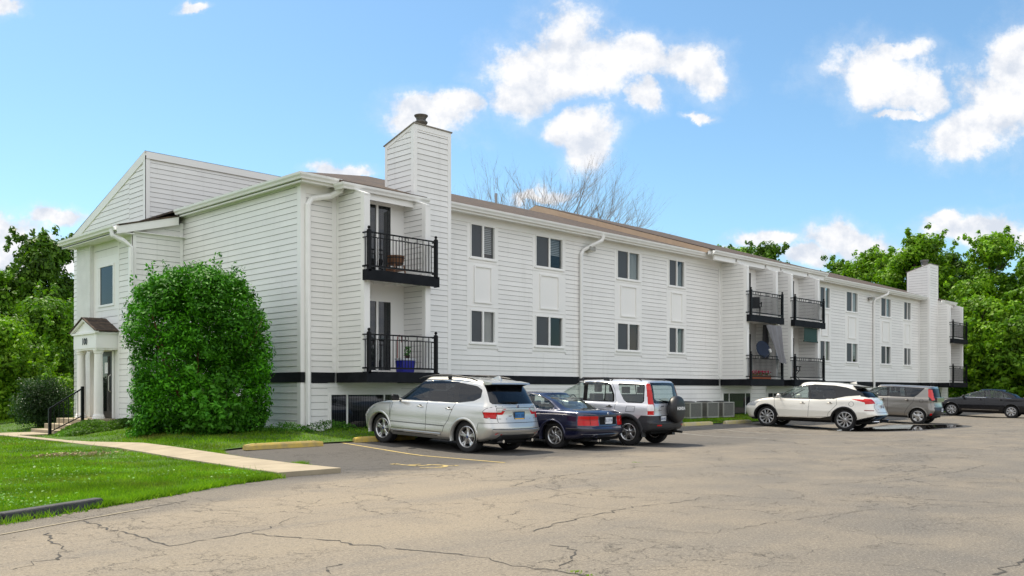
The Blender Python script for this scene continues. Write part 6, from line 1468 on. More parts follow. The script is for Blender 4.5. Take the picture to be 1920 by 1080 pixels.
D['regions'] = [dict(n='window_glass', m=GG, t=[('side', d1, (-3,1.3), (5.5,9.3))]), dict(n='window_glass', m=DG, t=[('side', d2, (-3,1.3), (5.5,9.3))]), dict(n='window_glass', m=BLK, t=[('side', d3, (-3,1.3), (5.5,9.6))]),
 dict(n='window_trim', m=BLK, t=[('side', rpoly2([(1.20,1.045),(.32,1.515),(-.3,1.585),(-1.0,1.565),(-1.4,1.51),(-1.98,1.35),(-1.9,1.235),(-1.45,1.19),(-1.12,1.11),(-.95,1.05)], .03), (-3,1.4), (5.5,9.6))]),
 dict(n='rear_window', m=DG2, both=True, t=[('rear', [(-1,1.17),(.66,1.17),(.72,1.24),(.60,1.47),(-1,1.53)], (-3,-1.4), (6.5,9.9))]),
 dict(n='rear_window_pillar', m=BLK, t=[('rear', [(.60,1.15),(.80,1.2),(.78,1.36),(.60,1.49)], (-3,-1.4), (6.2,9.9))]),
 dict(n='windscreen', m=GG, both=True, t=[('front', [(-1,1.13),(.76,1.13),(.60,1.55),(-1,1.6)], (.1,1.4), (6.9,9.9))]),
 dict(n='tail_light', m=RED, t=[('rear', [(.52,.97),(.98,.93),(.98,1.13),(.60,1.12)]), ('side', [(-2.7,.93),(-2.2,.97),(-1.60,1.11),(-2.2,1.10),(-2.7,1.14)], (-3,-1.4))]),
 dict(n='bumper_reflector', m=mat('dark_red_lens',(.16,.02,.02),.3), t=[('side', [(-2.38,.71),(-2.10,.71),(-2.10,.74),(-2.38,.74)])]),
 dict(n='lower_cladding', m=BLK, both=True, t=[('rear', [(-1,.2),(1,.2),(1,.46),(.75,.56),(-1,.58)]), ('side', [(-2.6,.2),(2.5,.2),(2.5,.30),(1.6,.33),(.9,.38),(-.6,.40),(-.95,.48),(-1.8,.36),(-2.1,.46),(-2.6,.56)])]),
 dict(n='headlight', m=HEAD, t=[('side', [(1.55,.93),(2.35,.74),(2.5,.82),(1.95,.93)], (1.5,3)), ('front', [(.45,.74),(.98,.74),(.98,.92),(.45,.84)], (1.5,3))]),
 dict(n='marker_light', m=ORG, t=[('side', [(1.86,.80),(2.15,.72),(2.2,.77),(1.92,.86)], (1.7,3))]),
 dict(n='front_door', m=PRL, t=[('side', [(.90,.38),(1.10,.8),(1.12,1.045),(-.18,1.05),(-.16,.40)])]),
 dict(n='rear_door', m=PRL, t=[('side', [(-.16,.40),(-.18,1.05),(-1.12,1.10),(-1.16,.90),(-1.02,.74),(-.88,.60),(-.84,.42)])])]
D['gaps_side'] = [[(.90,.38),(1.10,.8),(1.12,1.045)],[(-.16,.40),(-.18,1.05)],[(-1.12,1.10),(-1.16,.90),(-1.02,.74),(-.88,.60),(-.84,.42)],arc((-1.65,.93),.085,0,6.3,16)]
D['gaps_rear'] = [[(.56,.97),(.66,.80),(.60,.66),(0,.65)]]
D['mould_side'] = [('sill_chrome', CHR, [(.85,.405),(-.4,.43),(-.8,.46)], .022, .01)]
D['mould_rear'] = [('tailgate_chrome', CHR, [(-.45,.985),(.45,.985)], .022, .006)]
D['rim'] = (10, .030, .062, .22, 0, .004); D['handles'] = [(.06,.90,mat('satin_handle',(.5,.48,.44),.3,.6)), (-.92,.93,mat('satin_handle',(.5,.48,.44),.3,.6))]; D['mirror_m'] = mat('mirror_white_grey', (.45,.44,.42), .3)
car, hs, hr_, rb_ = place('crossover_car', 'pearl white crossover with dark side glass and black wheel arches, left of the puddle', 30.85, 13.85, 97, D)
p, _ = hr_(0, .84); plate(car, p.x-.008, 0, .84, PLW, 'B72 465', w=.29, h=.15); badge(car, 'MURANO', .05, hr_(.45,.93)[0].x-.006, .42, .93); badge(car, 'AWD', .05, hr_(.5,.76)[0].x-.006, .48, .76)
m = MB(); m.lathe((hr_(0,1.06)[0].x-.004,0,1.06), [(.028,-.006),(.042,-.006),(.042,.004),(.028,.004),(.028,-.006)], 24, axis='x'); m.build('emblem', CHR, car, local=True)
m = MB(); n = 10; vs = []
for i in range(n+1):
    y = -.60+1.2*i/n; c = 1-(y/.6)**2*.4; vs += [(-1.60,y,1.56+.03*c),(-1.90-.05*c,y,1.52+.02*c),(-1.90-.05*c,y,1.50+.02*c),(-1.72,y,1.49)]
m.add(vs, [(i*4+j, i*4+(j+1)%4, (i+1)*4+(j+1)%4, (i+1)*4+j) for i in range(n) for j in range(4)]+[(0,1,2,3),tuple(n*4+j for j in range(4))]); m.build('roof_spoiler', BLK, car, local=True)
m = MB(); m.add([(-1.30,.0,1.655),(-1.56,.026,1.625),(-1.56,-.026,1.625),(-1.54,0,1.72)], [(0,1,3),(0,3,2),(1,2,3)]); m.build('aerial_fin', PRL, car, local=True)
m = MB(); p, _ = hr_(.1,1.2); m.tube([(p.x-.02,.0,1.185),(p.x-.02,.25,1.20),(p.x-.005,.42,1.21)], [.018,.01,.006], 8); m.build('rear_wiper', MATB, car, local=True)
for s in (1,-1): m = MB(); m.tube([(-2.3,s*.6,.34),(-2.53,s*.6,.35)], .04, 12); m.build('exhaust_tip', CHR, car, local=True)

# ------------------------------------------------ E: grey boxy hatchback
GRY = paint('grey_paint', (.22,.205,.185), .6, .33)
E = dict(paint=GRY, wb=2.57, R=.325, Ra=.37, rimR=.225, track=1.36, tw=.215, dash=1.06, cabin=.62, cab_x=(-1.7,1.0), mirror=(.82,1.15,.84), seat_m=SEAT,
 rows=[(-1.88,1.95,.80,.35,.5,[(-2,.36),(-1.4,.26),(2,.24)]),
       (-1.98,2.06,.875,.34,.5,[(-2,.44),(-1.4,.34),(2,.34)]),
       (-2.03,2.10,.90,.34,.55,[(-2,.60),(2.1,.58)]),
       (-1.99,2.10,.90,.32,.55,[(-2,.68),(2.1,.66)]),
       (-1.95,2.08,.89,.30,.55,[(-2,.88),(2.1,.82)]),
       (-1.93,1.98,.875,.28,.6,[(-2,1.08),(0,1.05),(1.2,1.0),(2,.92)]),
       (-1.92,1.65,.85,.28,.5,[(-2,1.12),(0,1.09),(1.7,1.02)]),
       (-1.91,1.15,.84,.28,.45,[(-2,1.15),(0,1.12),(1.2,1.13)]),
       (-1.86,.82,.79,.25,.35,[(-1.9,1.34),(.8,1.36)]),
       (-1.80,.45,.73,.22,.25,[(-1.8,1.50),(0,1.545),(.45,1.54)],3.2),
       (-1.78,.42,.65,.2,.22,[(-1.8,1.55),(0,1.585),(.45,1.57)],3.2),
       (-1.76,.40,.3,.15,.15,[(-1.8,1.575),(0,1.61),(.45,1.59)],3.2),
       (-1.75,.39,.0,.05,.05,[(-1.8,1.58),(0,1.615),(.45,1.595)])],
 sub=[5,9,4,9,10,4,4,12,10,4,9,7], crease=(3,))
e1 = rpoly2([(1.02,1.13),(.46,1.49),(.0,1.51),(-.04,1.13)], .03); e2 = rpoly2([(-.14,1.13),(-.10,1.515),(-.70,1.505),(-.78,1.13)], .03); e3 = rpoly2([(-.84,1.13),(-.76,1.505),(-1.44,1.48),(-1.22,1.24),(-1.10,1.14)], .04)
E['regions'] = [dict(n='window_glass', m=WG, t=[('side', e1, (-3,1.3), (6,9.6))]), dict(n='window_glass', m=WG, t=[('side', e2, (-3,1.3), (6,9.6))]), dict(n='window_glass', m=DG, t=[('side', e3, (-3,1.3), (6,9.6))]),
 dict(n='window_trim', m=BLK, t=[('side', rpoly2([(1.10,1.115),(.44,1.515),(-.3,1.54),(-1.52,1.505),(-1.26,1.22),(-1.12,1.11)], .04), (-3,1.3), (6,9.7))]),
 dict(n='tail_light', m=PINK, t=[('rear', [(.60,1.02),(.80,1.0),(.82,1.44),(.70,1.46),(.69,1.16),(.60,1.08)]), ('side', [(-2,1.06),(-1.86,1.06),(-1.74,1.20),(-1.72,1.44),(-2,1.44)], (-3,-1.6))]),
 dict(n='rear_window', m=DG2, both=True, t=[('rear', [(-1,1.14),(.56,1.14),(.62,1.18),(.60,1.47),(-1,1.50)], (-3,-1.4), (5.9,9.9))]),
 dict(n='rear_panel', m=BLK, both=True, t=[('rear', [(-1,.96),(.66,.94),(.86,1.0),(.88,1.47),(.6,1.50),(-1,1.52)], (-3,-1.4), (4.2,9.9)), ('side', [(-2,1.03),(-1.80,1.03),(-1.68,1.20),(-1.66,1.46),(-2,1.50)], (-3,-1.5), (4.5,9.6))]),
 dict(n='windscreen', m=GG, both=True, t=[('front', [(-1,1.15),(.78,1.15),(.66,1.53),(-1,1.58)], (.2,1.3), (6.9,9.9))]),
 dict(n='bumper_cladding', m=DKP, both=True, t=[('rear', [(-1,.30),(.80,.30),(.70,.72),(-1,.74)]), ('side', [(-2.4,.2),(2.3,.2),(2.3,.33),(.9,.34),(-.9,.34),(-1.55,.42),(-2.4,.46)])]),
 dict(n='headlight', m=HEAD, t=[('side', [(1.55,.93),(2.3,.80),(2.3,.95),(1.8,1.0)], (1.4,3)), ('front', [(.45,.80),(.98,.80),(.98,.98),(.45,.95)], (1.5,3))]),
 dict(n='front_door', m=GRY, t=[('side', [(.95,.36),(1.0,1.11),(-.08,1.12),(-.10,.36)])]),
 dict(n='rear_door', m=GRY, t=[('side', [(-.10,.36),(-.08,1.12),(-1.14,1.12),(-1.10,.92),(-.92,.72),(-.80,.50),(-.78,.36)])])]
E['gaps_side'] = [[(.95,.36),(1.0,1.11)],[(-.10,.36),(-.08,1.12)],[(-1.14,1.12),(-1.10,.92),(-.92,.72),(-.80,.50),(-.78,.36)],arc((-1.42,.97),.075,0,6.3,16)]
E['gaps_rear'] = [[(.70,.94),(.66,.78),(0,.76)]]
E['mould_rear'] = [('fog_light', RED, [(.78,.42),(.84,.42)], .10, .01), ('fog_light', RED, [(-.78,.42),(-.84,.42)], .10, .01)]
E['rim'] = (5, .10, .15, 0, 0, .008); E['handles'] = [(.10,.98,GRY), (-.88,.98,GRY)]
car, hs, hr_, rb_ = place('hatchback', 'warm grey boxy hatchback with upright red tail lamps, wheels at the edge of the puddle', 38.85, 14.3, 96, E)
m = MB(); p, _ = hr_(0, 1.06); m.box(p.x-.03, p.x+.02, -.60, .50, .93, 1.13); m.build('tailgate_handle_panel', GRY, car, local=True, bevel=.02)
p, _ = hr_(0, .60); plate(car, p.x-.01, 0, .60, PLW, 'G41 226', w=.29, h=.15)
m = MB(); m.tube([(-1.45,.0,1.585),(-1.62,.0,1.78)], [.007,.004], 6); m.build('aerial', MATB, car, local=True)

# ------------------------------------------------ F: black saloon, and a tan one at the edge
def saloon(pm, gl):
    F = dict(paint=pm, wb=2.77, R=.33, Ra=.375, rimR=.225, track=1.37, tw=.22, dash=.98, cabin=.42, cab_x=(-1.3,.9), mirror=(.78,1.03,.83), seat_m=SEATL, rseat_x=-.8,
     rows=[(-2.28,2.15,.82,.4,.55,[(-2.4,.30),(-1.5,.22),(2.2,.20)]),
           (-2.40,2.32,.895,.42,.6,[(-2.4,.36),(2.3,.30)]),
           (-2.45,2.38,.915,.42,.6,[(-2.4,.54),(2.4,.52)]),
           (-2.42,2.38,.916,.38,.62,[(-2.4,.64),(2.4,.60)]),
           (-2.38,2.30,.90,.36,.65,[(-2.4,.82),(0,.80),(2.4,.70)]),
           (-2.36,2.18,.87,.34,.7,[(-2.4,1.0),(-1.7,1.0),(0,.955),(1.1,.90),(2.2,.76)]),
           (-2.30,1.70,.82,.34,.55,[(-2.4,1.02),(-1.7,1.03),(0,.985),(1.8,.90)]),
           (-1.86,1.08,.79,.38,.5,[(-1.9,1.03),(0,1.0),(1.1,1.0)]),
           (-1.50,.62,.70,.32,.4,[(-1.5,1.22),(0,1.24),(.6,1.22)]),
           (-1.05,.12,.60,.26,.25,[(-1.1,1.38),(-.4,1.405),(.12,1.38)],3),
           (-1.02,.10,.52,.24,.22,[(-1.1,1.41),(-.4,1.435),(.12,1.405)],3),
           (-1.0,.08,.28,.15,.15,[(-1.1,1.425),(-.4,1.45),(.12,1.42)],3),
           (-.99,.07,.0,.05,.05,[(-1.1,1.43),(-.4,1.455),(.12,1.425)])],
     sub=[4,7,4,7,8,5,9,10,8,3,6,5], crease=(3,))
    s1 = rpoly2([(.92,1.01),(.18,1.34),(-.10,1.375),(-.14,1.01)], .03); s2 = rpoly2([(-.22,1.01),(-.18,1.38),(-.70,1.375),(-.96,1.27),(-1.02,1.01)], .03); s3 = rpoly2([(-1.06,1.01),(-1.0,1.26),(-1.22,1.12),(-1.34,1.03)], .02)
    F['regions'] = [dict(n='window_glass', m=gl, t=[('side', g, (-3,1.3), (6.3,9.5))]) for g in (s1, s2, s3)]+[
     dict(n='window_trim', m=BLK, t=[('side', rpoly2([(1.0,.995),(.16,1.365),(-.3,1.40),(-.74,1.395),(-1.02,1.28),(-1.42,1.03),(-1.36,.995)], .03), (-3,1.3), (6,9.7))]),
     dict(n='rear_window', m=gl, both=True, t=[('rear', [(-1,1.04),(.52,1.04),(.62,1.07),(.52,1.37),(-1,1.40)], (-3,-.8), (6.9,9.6)), ('top', [(-1.8,-1),(-1.78,.42),(-1.6,.60),(-1.1,.5),(-1.02,-1)], (-3,-.8), (6.9,9.6))]),
     dict(n='windscreen', m=gl, both=True, t=[('front', [(-1,1.02),(.68,1.02),(.54,1.37),(-1,1.41)], (0,1.3), (6.9,9.9))]),
     dict(n='tail_light', m=RED, t=[('rear', [(.50,.76),(.98,.76),(.98,.93),(.50,.93)]), ('side', [(-2.5,.78),(-2.05,.80),(-2.15,.93),(-2.5,.94)], (-3,-1.9))]),
     dict(n='headlight', m=HEAD, t=[('side', [(1.75,.74),(2.4,.62),(2.4,.74),(2.0,.82)], (1.5,3)), ('front', [(.45,.62),(.98,.62),(.98,.78),(.45,.74)], (1.5,3))]),
     dict(n='front_door', m=pm, t=[('side', [(.85,.32),(.90,.99),(-.16,1.0),(-.18,.32)])]),
     dict(n='rear_door', m=pm, t=[('side', [(-.18,.32),(-.16,1.0),(-1.12,1.0),(-1.10,.80),(-.95,.62),(-.86,.46),(-.84,.32)])])]
    F['gaps_side'] = [[(.85,.32),(.90,.99)],[(-.18,.32),(-.16,1.0)],[(-1.12,1.0),(-1.10,.80),(-.95,.62),(-.86,.46),(-.84,.32)]]
    F['mould_side'] = [('belt_chrome', CHR, [(.98,.995),(-1.38,1.0)], .016, .005), ('sill_chrome', CHR, [(.88,.37),(-.84,.38)], .014, .006)]
    F['rim'] = (8, .055, .075, 0, 0, .006); F['handles'] = [(.02,.88,pm), (-.92,.89,pm)]
    return F
place('saloon_car', 'black four door saloon with chrome window line, right of the grey hatchback', 50.55, 14.0, 98, saloon(mat('black_paint', (.004,.004,.006), .25, 0, spec=.25, coat=.35), GG))
place('saloon_car', 'beige saloon only just showing at the right edge beyond the black saloon', 60.9, 13.4, 92, saloon(paint('beige_paint', (.45,.33,.24), .4, .3), GG))
# ============================================================ PLANTS
def leaf_mat(name, c1, c2, tr=.35, rough=.5, pw=1.0):
    m = bpy.data.materials.new(name); m.use_nodes = True; t = m.node_tree; b = t.nodes['Principled BSDF']; o = t.nodes['Material Output']; L = t.links.new
    g = t.nodes.new('ShaderNodeNewGeometry'); mi = t.nodes.new('ShaderNodeMix'); mi.data_type = 'RGBA'; L(g.outputs['Random Per Island'], mi.inputs[0])
    mi.inputs[6].default_value = (*c1, 1); mi.inputs[7].default_value = (*c2, 1)
    n = t.nodes.new('ShaderNodeTexNoise'); n.inputs['Scale'].default_value = .9; n.inputs['Detail'].default_value = 3; L(g.outputs['Position'], n.inputs['Vector'])
    mp = t.nodes.new('ShaderNodeMapRange'); mp.inputs['From Min'].default_value = .35; mp.inputs['From Max'].default_value = .65; mp.inputs['To Min'].default_value = .65; mp.inputs['To Max'].default_value = 1.3; L(n.outputs['Fac'], mp.inputs['Value'])
    mu = t.nodes.new('ShaderNodeMix'); mu.data_type = 'RGBA'; mu.blend_type = 'MULTIPLY'; mu.inputs[0].default_value = 1; L(mi.outputs[2], mu.inputs[6]); L(mp.outputs[0], mu.inputs[7])
    L(mu.outputs[2], b.inputs['Base Color']); b.inputs['Roughness'].default_value = rough; b.inputs['Specular IOR Level'].default_value = .2
    tl = t.nodes.new('ShaderNodeBsdfTranslucent'); hs = t.nodes.new('ShaderNodeMix'); hs.data_type = 'RGBA'; hs.blend_type = 'MULTIPLY'; hs.inputs[0].default_value = 1; hs.inputs[7].default_value = (1.5, 1.7, .5, 1); L(mu.outputs[2], hs.inputs[6]); L(hs.outputs[2], tl.inputs[0])
    ms = t.nodes.new('ShaderNodeMixShader'); ms.inputs[0].default_value = tr; L(b.outputs[0], ms.inputs[1]); L(tl.outputs[0], ms.inputs[2]); L(ms.outputs[0], o.inputs[0]); return m
LF1 = leaf_mat('tree_leaf', (.05,.14,.005), (.14,.27,.012), .25); LF2 = leaf_mat('tree_leaf_dark', (.035,.09,.005), (.10,.20,.012), .22); LF3 = leaf_mat('tree_leaf_light', (.065,.17,.006), (.20,.35,.014), .28)
LFB = leaf_mat('bush_leaf', (.013,.085,.002), (.085,.31,.005), .14, .6); LFD = leaf_mat('dark_bush_leaf', (.018,.045,.014), (.035,.08,.02), .2)
BARK = mat('bark', (.085,.065,.05), .95, noise=(6,.4), bump=(12,.8)); BARE = mat('bare_bark', (.24,.20,.16), .9)
def leaves(P, Nn, size, aspect=.42, jit=.7, g=None):
    g = g or rng; n = len(P); N_ = Nn+g.normal(0, jit, (n, 3)); N_ /= np.linalg.norm(N_, axis=1, keepdims=True)
    A_ = np.cross(N_, g.normal(0, 1, (n, 3))); A_ /= np.maximum(np.linalg.norm(A_, axis=1, keepdims=True), 1e-6); B_ = np.cross(N_, A_)
    s = size*g.uniform(.6, 1.3, (n, 1)); V = np.stack([P-A_*s*.5, P+B_*s*aspect*.5-A_*s*.05+N_*s*.06, P+A_*s*.5, P-B_*s*aspect*.5-A_*s*.05+N_*s*.06], 1).reshape(-1, 3)
    F = np.arange(4*n).reshape(-1, 4); return V, F
def blobs_points(blobs, n, shell=.35, up=.25, g=None):
    """points in the outer part of many small clumps"""
    g = g or rng; w = np.array([b[3]*b[4]*b[5] for b in blobs])**.667; k = g.choice(len(blobs), n, p=w/w.sum()); B_ = np.array(blobs)[k]
    d = g.normal(0, 1, (n, 3)); d /= np.linalg.norm(d, axis=1, keepdims=True); r = 1-shell*g.random((n, 1))**1.3
    P = B_[:, :3]+d*r*B_[:, 3:6]; Nn = d.copy(); Nn[:, 2] += up; return P, Nn
def clumpy(cx, cy, z0, z1, rad, nb, prof, g, rb=(.5,1.0)):
    """list of small ellipsoid clumps filling a crown outline prof(f)->radius fraction"""
    out = []
    for i in range(nb):
        f = g.random()**.85; z = z0+(z1-z0)*f; R_c = rad*prof(f); a = g.uniform(0, 6.283); q = R_c*math.sqrt(g.uniform(.15, 1)); r = g.uniform(*rb)
        out.append((cx+q*math.cos(a), cy+q*math.sin(a), z, r, r, r*g.uniform(.55, .85)))
    return out
def trunk_mesh(base, top, r0, g, limbs=7, lean=.3, spread=2.5, z_first=.35):
    mb = MB(); b = Vector(base); t = Vector(top); pts = [b.lerp(t, k/6)+Vector((g.normal(0, .12)*k/3, g.normal(0, .12)*k/3, 0)) for k in range(7)]; pts[0] = b
    mb.tube(pts, [r0*1.25]+[r0*(1-.12*k) for k in range(1, 7)], 10)
    for i in range(limbs):
        f = z_first+(1-z_first)*i/limbs; p = b.lerp(t, f); a = g.uniform(0, 6.28); l = spread*(1.15-f*.6); e = p+Vector((math.cos(a)*l, math.sin(a)*l, l*.8)); m_ = p.lerp(e, .5)+Vector((0, 0, -.15*l))
        r = r0*.42*(1.1-f*.6); mb.tube([p, m_, e], [r, r*.7, r*.25], 7)
        for j in range(2): a2 = a+g.normal(0, .8); e2 = m_+Vector((math.cos(a2)*l*.6, math.sin(a2)*l*.6, l*.6)); mb.tube([m_, e2], [r*.45, r*.15], 5)
    return mb
def tree(x, y, h, rad, label, m, seed, nleaf=26000, size=.28, z_low=.22, name='tree', group=None, prof=None, nb=90, rb=(.55,1.15), kind=None):
    g = np.random.default_rng(seed); z = 0 if x < 9 or y > 38 else terr(x, y); t = empty(name, (x, y, z)); tag(t, label, 'tree', group)
    prof = prof or (lambda f: (math.sin(math.pi*min(1, .12+f*.86))**.6))
    bl = clumpy(0, 0, h*z_low, h*.93, rad*.93, nb, prof, g, rb)
    for i in range(int(nb*2.4)):            # outlying sprigs break up the outline
        b_ = bl[g.integers(0, nb)]; q = math.hypot(b_[0], b_[1])+1e-3; r = g.uniform(.16, .42)*rb[0]*1.2
        k = 1+b_[3]*g.uniform(.5, 1.6)/q; bl.append((b_[0]*k+g.normal(0,.3), b_[1]*k+g.normal(0,.3), b_[2]+g.uniform(-.3, 1.2)*b_[5]*1.4, r, r, r*1.3))
    P, Nn = blobs_points(bl, nleaf, .75, .3, g); V, F = leaves(P, Nn, size*1.1, .5, .45, g)
    tb = trunk_mesh((0,0,-.1), (g.normal(0,.3), g.normal(0,.3), h*.8), .018*h+.06, g, 8, spread=rad*.75); tb.build('trunk', BARK, t, local=True, smooth=True)
    fast_mesh('crown', V, F, m, t); return t
# ---- big laurel-like bush at the corner of the end wall
g = np.random.default_rng(5); bx, by, bz = 11.22, 22.35, .08
t = empty('bush', (bx, by, bz)); tag(t, 'big bright green round-topped bush against the near end wall', 'bush')
bl = []
def bshape(d, z):                         # radius of the outline at height z (0..4.6)
    f = z/4.42; return 1.78*(min(1, (.90+.2*f) if f < .45 else 1.0))*math.sqrt(max(0, 1-max(0, (f-.62)/.38)**2.9)) if f < 1 else 0
for i in range(620):
    z = .15+4.32*rnd.random(); a = rnd.uniform(0, 6.283); R_c = bshape(0, z)*(1+.055*math.sin(3*a+z*1.7)+.05*math.sin(5*a-z*2.9)+.03*math.sin(9*a+z*5)); r = rnd.uniform(.18, .40)
    q = max(0, R_c-r*.7)*(1 if rnd.random() < .8 else math.sqrt(rnd.random())); bl.append((q*math.cos(a), q*math.sin(a), z-.1, r, r, r*.8))
for i in range(120):
    a = rnd.uniform(0, 6.283); q = 1.5*math.sqrt(rnd.random()); zz = next((z_/50 for z_ in range(231, 0, -1) if bshape(0, z_/50) > q), 4.4); bl.append((q*math.cos(a), q*math.sin(a), zz-.12, .22, .22, .2))
P, Nn = blobs_points(bl, 62000, .55, .5, g)
inn = [(b[0]*k_, b[1]*k_, b[2], .38, .38, .35) for b in bl for k_ in (.45, .78)]; P2, N2 = blobs_points(inn, 34000, 1, .3, g); P = np.concatenate([P, P2]); Nn = np.concatenate([Nn, N2])
sh = [(rnd.uniform(0, 6.283), rnd.uniform(.4, 1.0)) for _ in range(26)]     # stray shoots over the top
for a, q in sh:
    z = 4.35-.6*(q**3)*1.2; p0 = np.array([q*1.6*math.cos(a), q*1.6*math.sin(a), z]); k = 26; f = g.random((k, 1))*rnd.uniform(.3, .62)
    P = np.concatenate([P, p0+np.array([[.15*math.cos(a), .15*math.sin(a), 1]])*f+g.normal(0, .045, (k, 3))]); Nn = np.concatenate([Nn, g.normal(0, 1, (k, 3))])
V, F = leaves(P, Nn, .11, .42, .45, g); fast_mesh('foliage', V, F, LFB, t)
m = MB()
for i in range(9):
    a = i*.7; r = .25+.1*(i % 3); m.tube([(r*.5*math.cos(a), r*.5*math.sin(a), -.1), (r*1.6*math.cos(a), r*1.6*math.sin(a), 1.2), (r*3.6*math.cos(a), r*3.6*math.sin(a), 3.2)], [.05,.035,.012], 7)
m.tube([(-.95,.55,-.1),(-1.0,.6,.35),(-.9,.5,.9)], [.10,.07,.03], 8); m.build('stems', mat('rotten_stem',(.12,.05,.02),.95), t, local=True)
# lighter wild shoots low in front of the bush
g = np.random.default_rng(8); bl = []
for k in range(34):
    c = Vector((-.9+rnd.random()*1.2, -1.45-rnd.random()*.45, .15)); e = c+Vector((rnd.gauss(0,.35), -.15+rnd.gauss(0,.2), rnd.uniform(.3, 1.7)))
    for j in range(4): p = c.lerp(e, j/3); bl.append((p.x, p.y, p.z, .14, .12, .12))
P, Nn = blobs_points(bl, 2600, 1, .6, g); V, F = leaves(P, Nn, .14, .5, .6, g)
t = empty('wild_sapling', (bx, by, bz)); tag(t, 'loose paler green shoots growing through the lower right of the big bush', 'sapling'); fast_mesh('foliage', V, F, leaf_mat('sapling_leaf', (.05,.19,.015), (.12,.33,.03), .35, .4), t)
m = MB(); [m.tube([(rnd.uniform(-.8,.2),-1.5,-.05),(rnd.uniform(-.9,.3),-1.7,1.0+rnd.random()*.6)], [.012,.004], 5) for _ in range(8)]; m.build('stems', mat('green_stem',(.07,.09,.03),.8), t, local=True)
# small dark clipped bush behind the steps
g = np.random.default_rng(6); t = empty('clipped_bush', (10.75, 32.6, .05)); tag(t, 'small dark green rounded bush beside the entrance steps', 'bush')
bl = [(rnd.uniform(-.75,.75), rnd.uniform(-.7,.7), .3+1.35*rnd.random(), .28, .28, .25) for _ in range(150)]; bl = [b for b in bl if (b[0]/.95)**2+(b[1]/.95)**2+((b[2]-.75)/1.0)**2 < 1.05]
P, Nn = blobs_points(bl, 15000, .5, .3, g); V, F = leaves(P, Nn, .075, .5, .7, g); fast_mesh('foliage', V, F, LFD, t)
m = MB(); [m.tube([(0,0,-.1),(.35*math.cos(a),.35*math.sin(a),.9)], [.04,.015], 6) for a in (0,1.3,2.6,3.9,5.2)]; m.build('stems', BARK, t, local=True)
# low juniper-like cover by the steps
def cover(name, boxes, n, size, m, label, seed, hh=.25):
    g = np.random.default_rng(seed); P = []
    for (x0,x1,y0,y1,h) in boxes:
        k = n//len(boxes); x = g.uniform(x0,x1,k); y = g.uniform(y0,y1,k); u = np.clip(1-((x-(x0+x1)/2)/((x1-x0)/2))**2, 0, 1)*np.clip(1-((y-(y0+y1)/2)/((y1-y0)/2))**2, 0, 1)
        z = np.array([terr(a, b) for a, b in zip(x, y)])+h*u**.5*g.random(k)**.5+.02; P.append(np.stack([x, y, z], 1))
    P = np.concatenate(P); Nn = np.tile([0,0,.8], (len(P), 1)); V, F = leaves(P, Nn, size, .3, .8, g); o = fast_mesh(name, V, F, m); tag(o, label, 'ground cover', kind='stuff'); return o
cover('ground_cover', [(9.9,11.3,27.6,28.95,.38),(10.6,11.9,26.9,28.0,.3),(9.6,10.8,27.2,28.4,.22)], 9000, .10, leaf_mat('cover_leaf', (.05,.13,.015), (.12,.24,.03)), 'low spreading green cover beside the entrance steps', 21)
# weeds along the foot of the facade
cover('weeds', [(13.3,15.0,20.4,21.05,.30),(15.5,17.0,20.6,21.1,.22),(16.4,17.2,20.3,21.0,.9),(12.2,13.4,20.2,21.2,.28),(17,21,20.7,21.1,.2),(29,34.5,20.9,21.15,.25),(12.9,13.5,23.5,27.5,.2)], 5200, .085, leaf_mat('weed_leaf', (.05,.14,.015), (.10,.26,.03)), 'leafy weeds along the foot of the white wall', 22)
# ---- grass blades -----------------------------------------------------------
def inpoly(x, y, poly): return pip(np.stack([x, y], 1), poly)
def grass(name, poly, excl, n, h, w, m, seed, dens=None, label=''):
    g = np.random.default_rng(seed); xs = [p[0] for p in poly]; ys = [p[1] for p in poly]
    px = g.uniform(-260, 2000, n*4); py = np.where(g.random(n*4) < .22, g.uniform(771, 800, n*4), g.uniform(793, 1020, n*4)); dd = 1700*(CH-.05)/(py-733); rr = (px-960)/1700*dd; x = dd*F_[0]+rr*R_[0]; y = dd*F_[1]+rr*R_[1]
    k = inpoly(x, y, poly)
    for e in excl: k &= ~inpoly(x, y, e)
    d = x*F_[0]+y*F_[1]; lat = x*R_[0]-y*0+y*R_[1]; k &= (d > 4) & (np.abs(lat) < d*.60+1)
    x, y = x[k][:n], y[k][:n]; d = np.hypot(x, y)
    # patchy height
    pt = np.sin(x*1.7+np.sin(y*2.3)*1.3)*np.sin(y*1.9+x*.6)
    hh = h*g.uniform(.5, 1.25, len(x))*(1+.35*pt); hh[g.random(len(x)) < .012] *= 2.2
    d = x*F_[0]+y*F_[1]; ww = w*np.clip(d/12, 1, 3); a = g.uniform(0, 6.283, len(x)); z = np.array([terr(p, q) for p, q in zip(x, y)])+.02
    cx, sx = np.cos(a)*ww/2, np.sin(a)*ww/2; lx, ly = g.normal(0, .45, len(x))*hh, g.normal(0, .45, len(x))*hh
    V = np.stack([np.stack([x-cx, y-sx, z], 1), np.stack([x+cx, y+sx, z], 1), np.stack([x+lx, y+ly, z+hh], 1)], 1).reshape(-1, 3)
    o = fast_mesh(name, V, np.arange(len(V)).reshape(-1, 3), m); tag(o, label, 'grass', kind='stuff'); return o
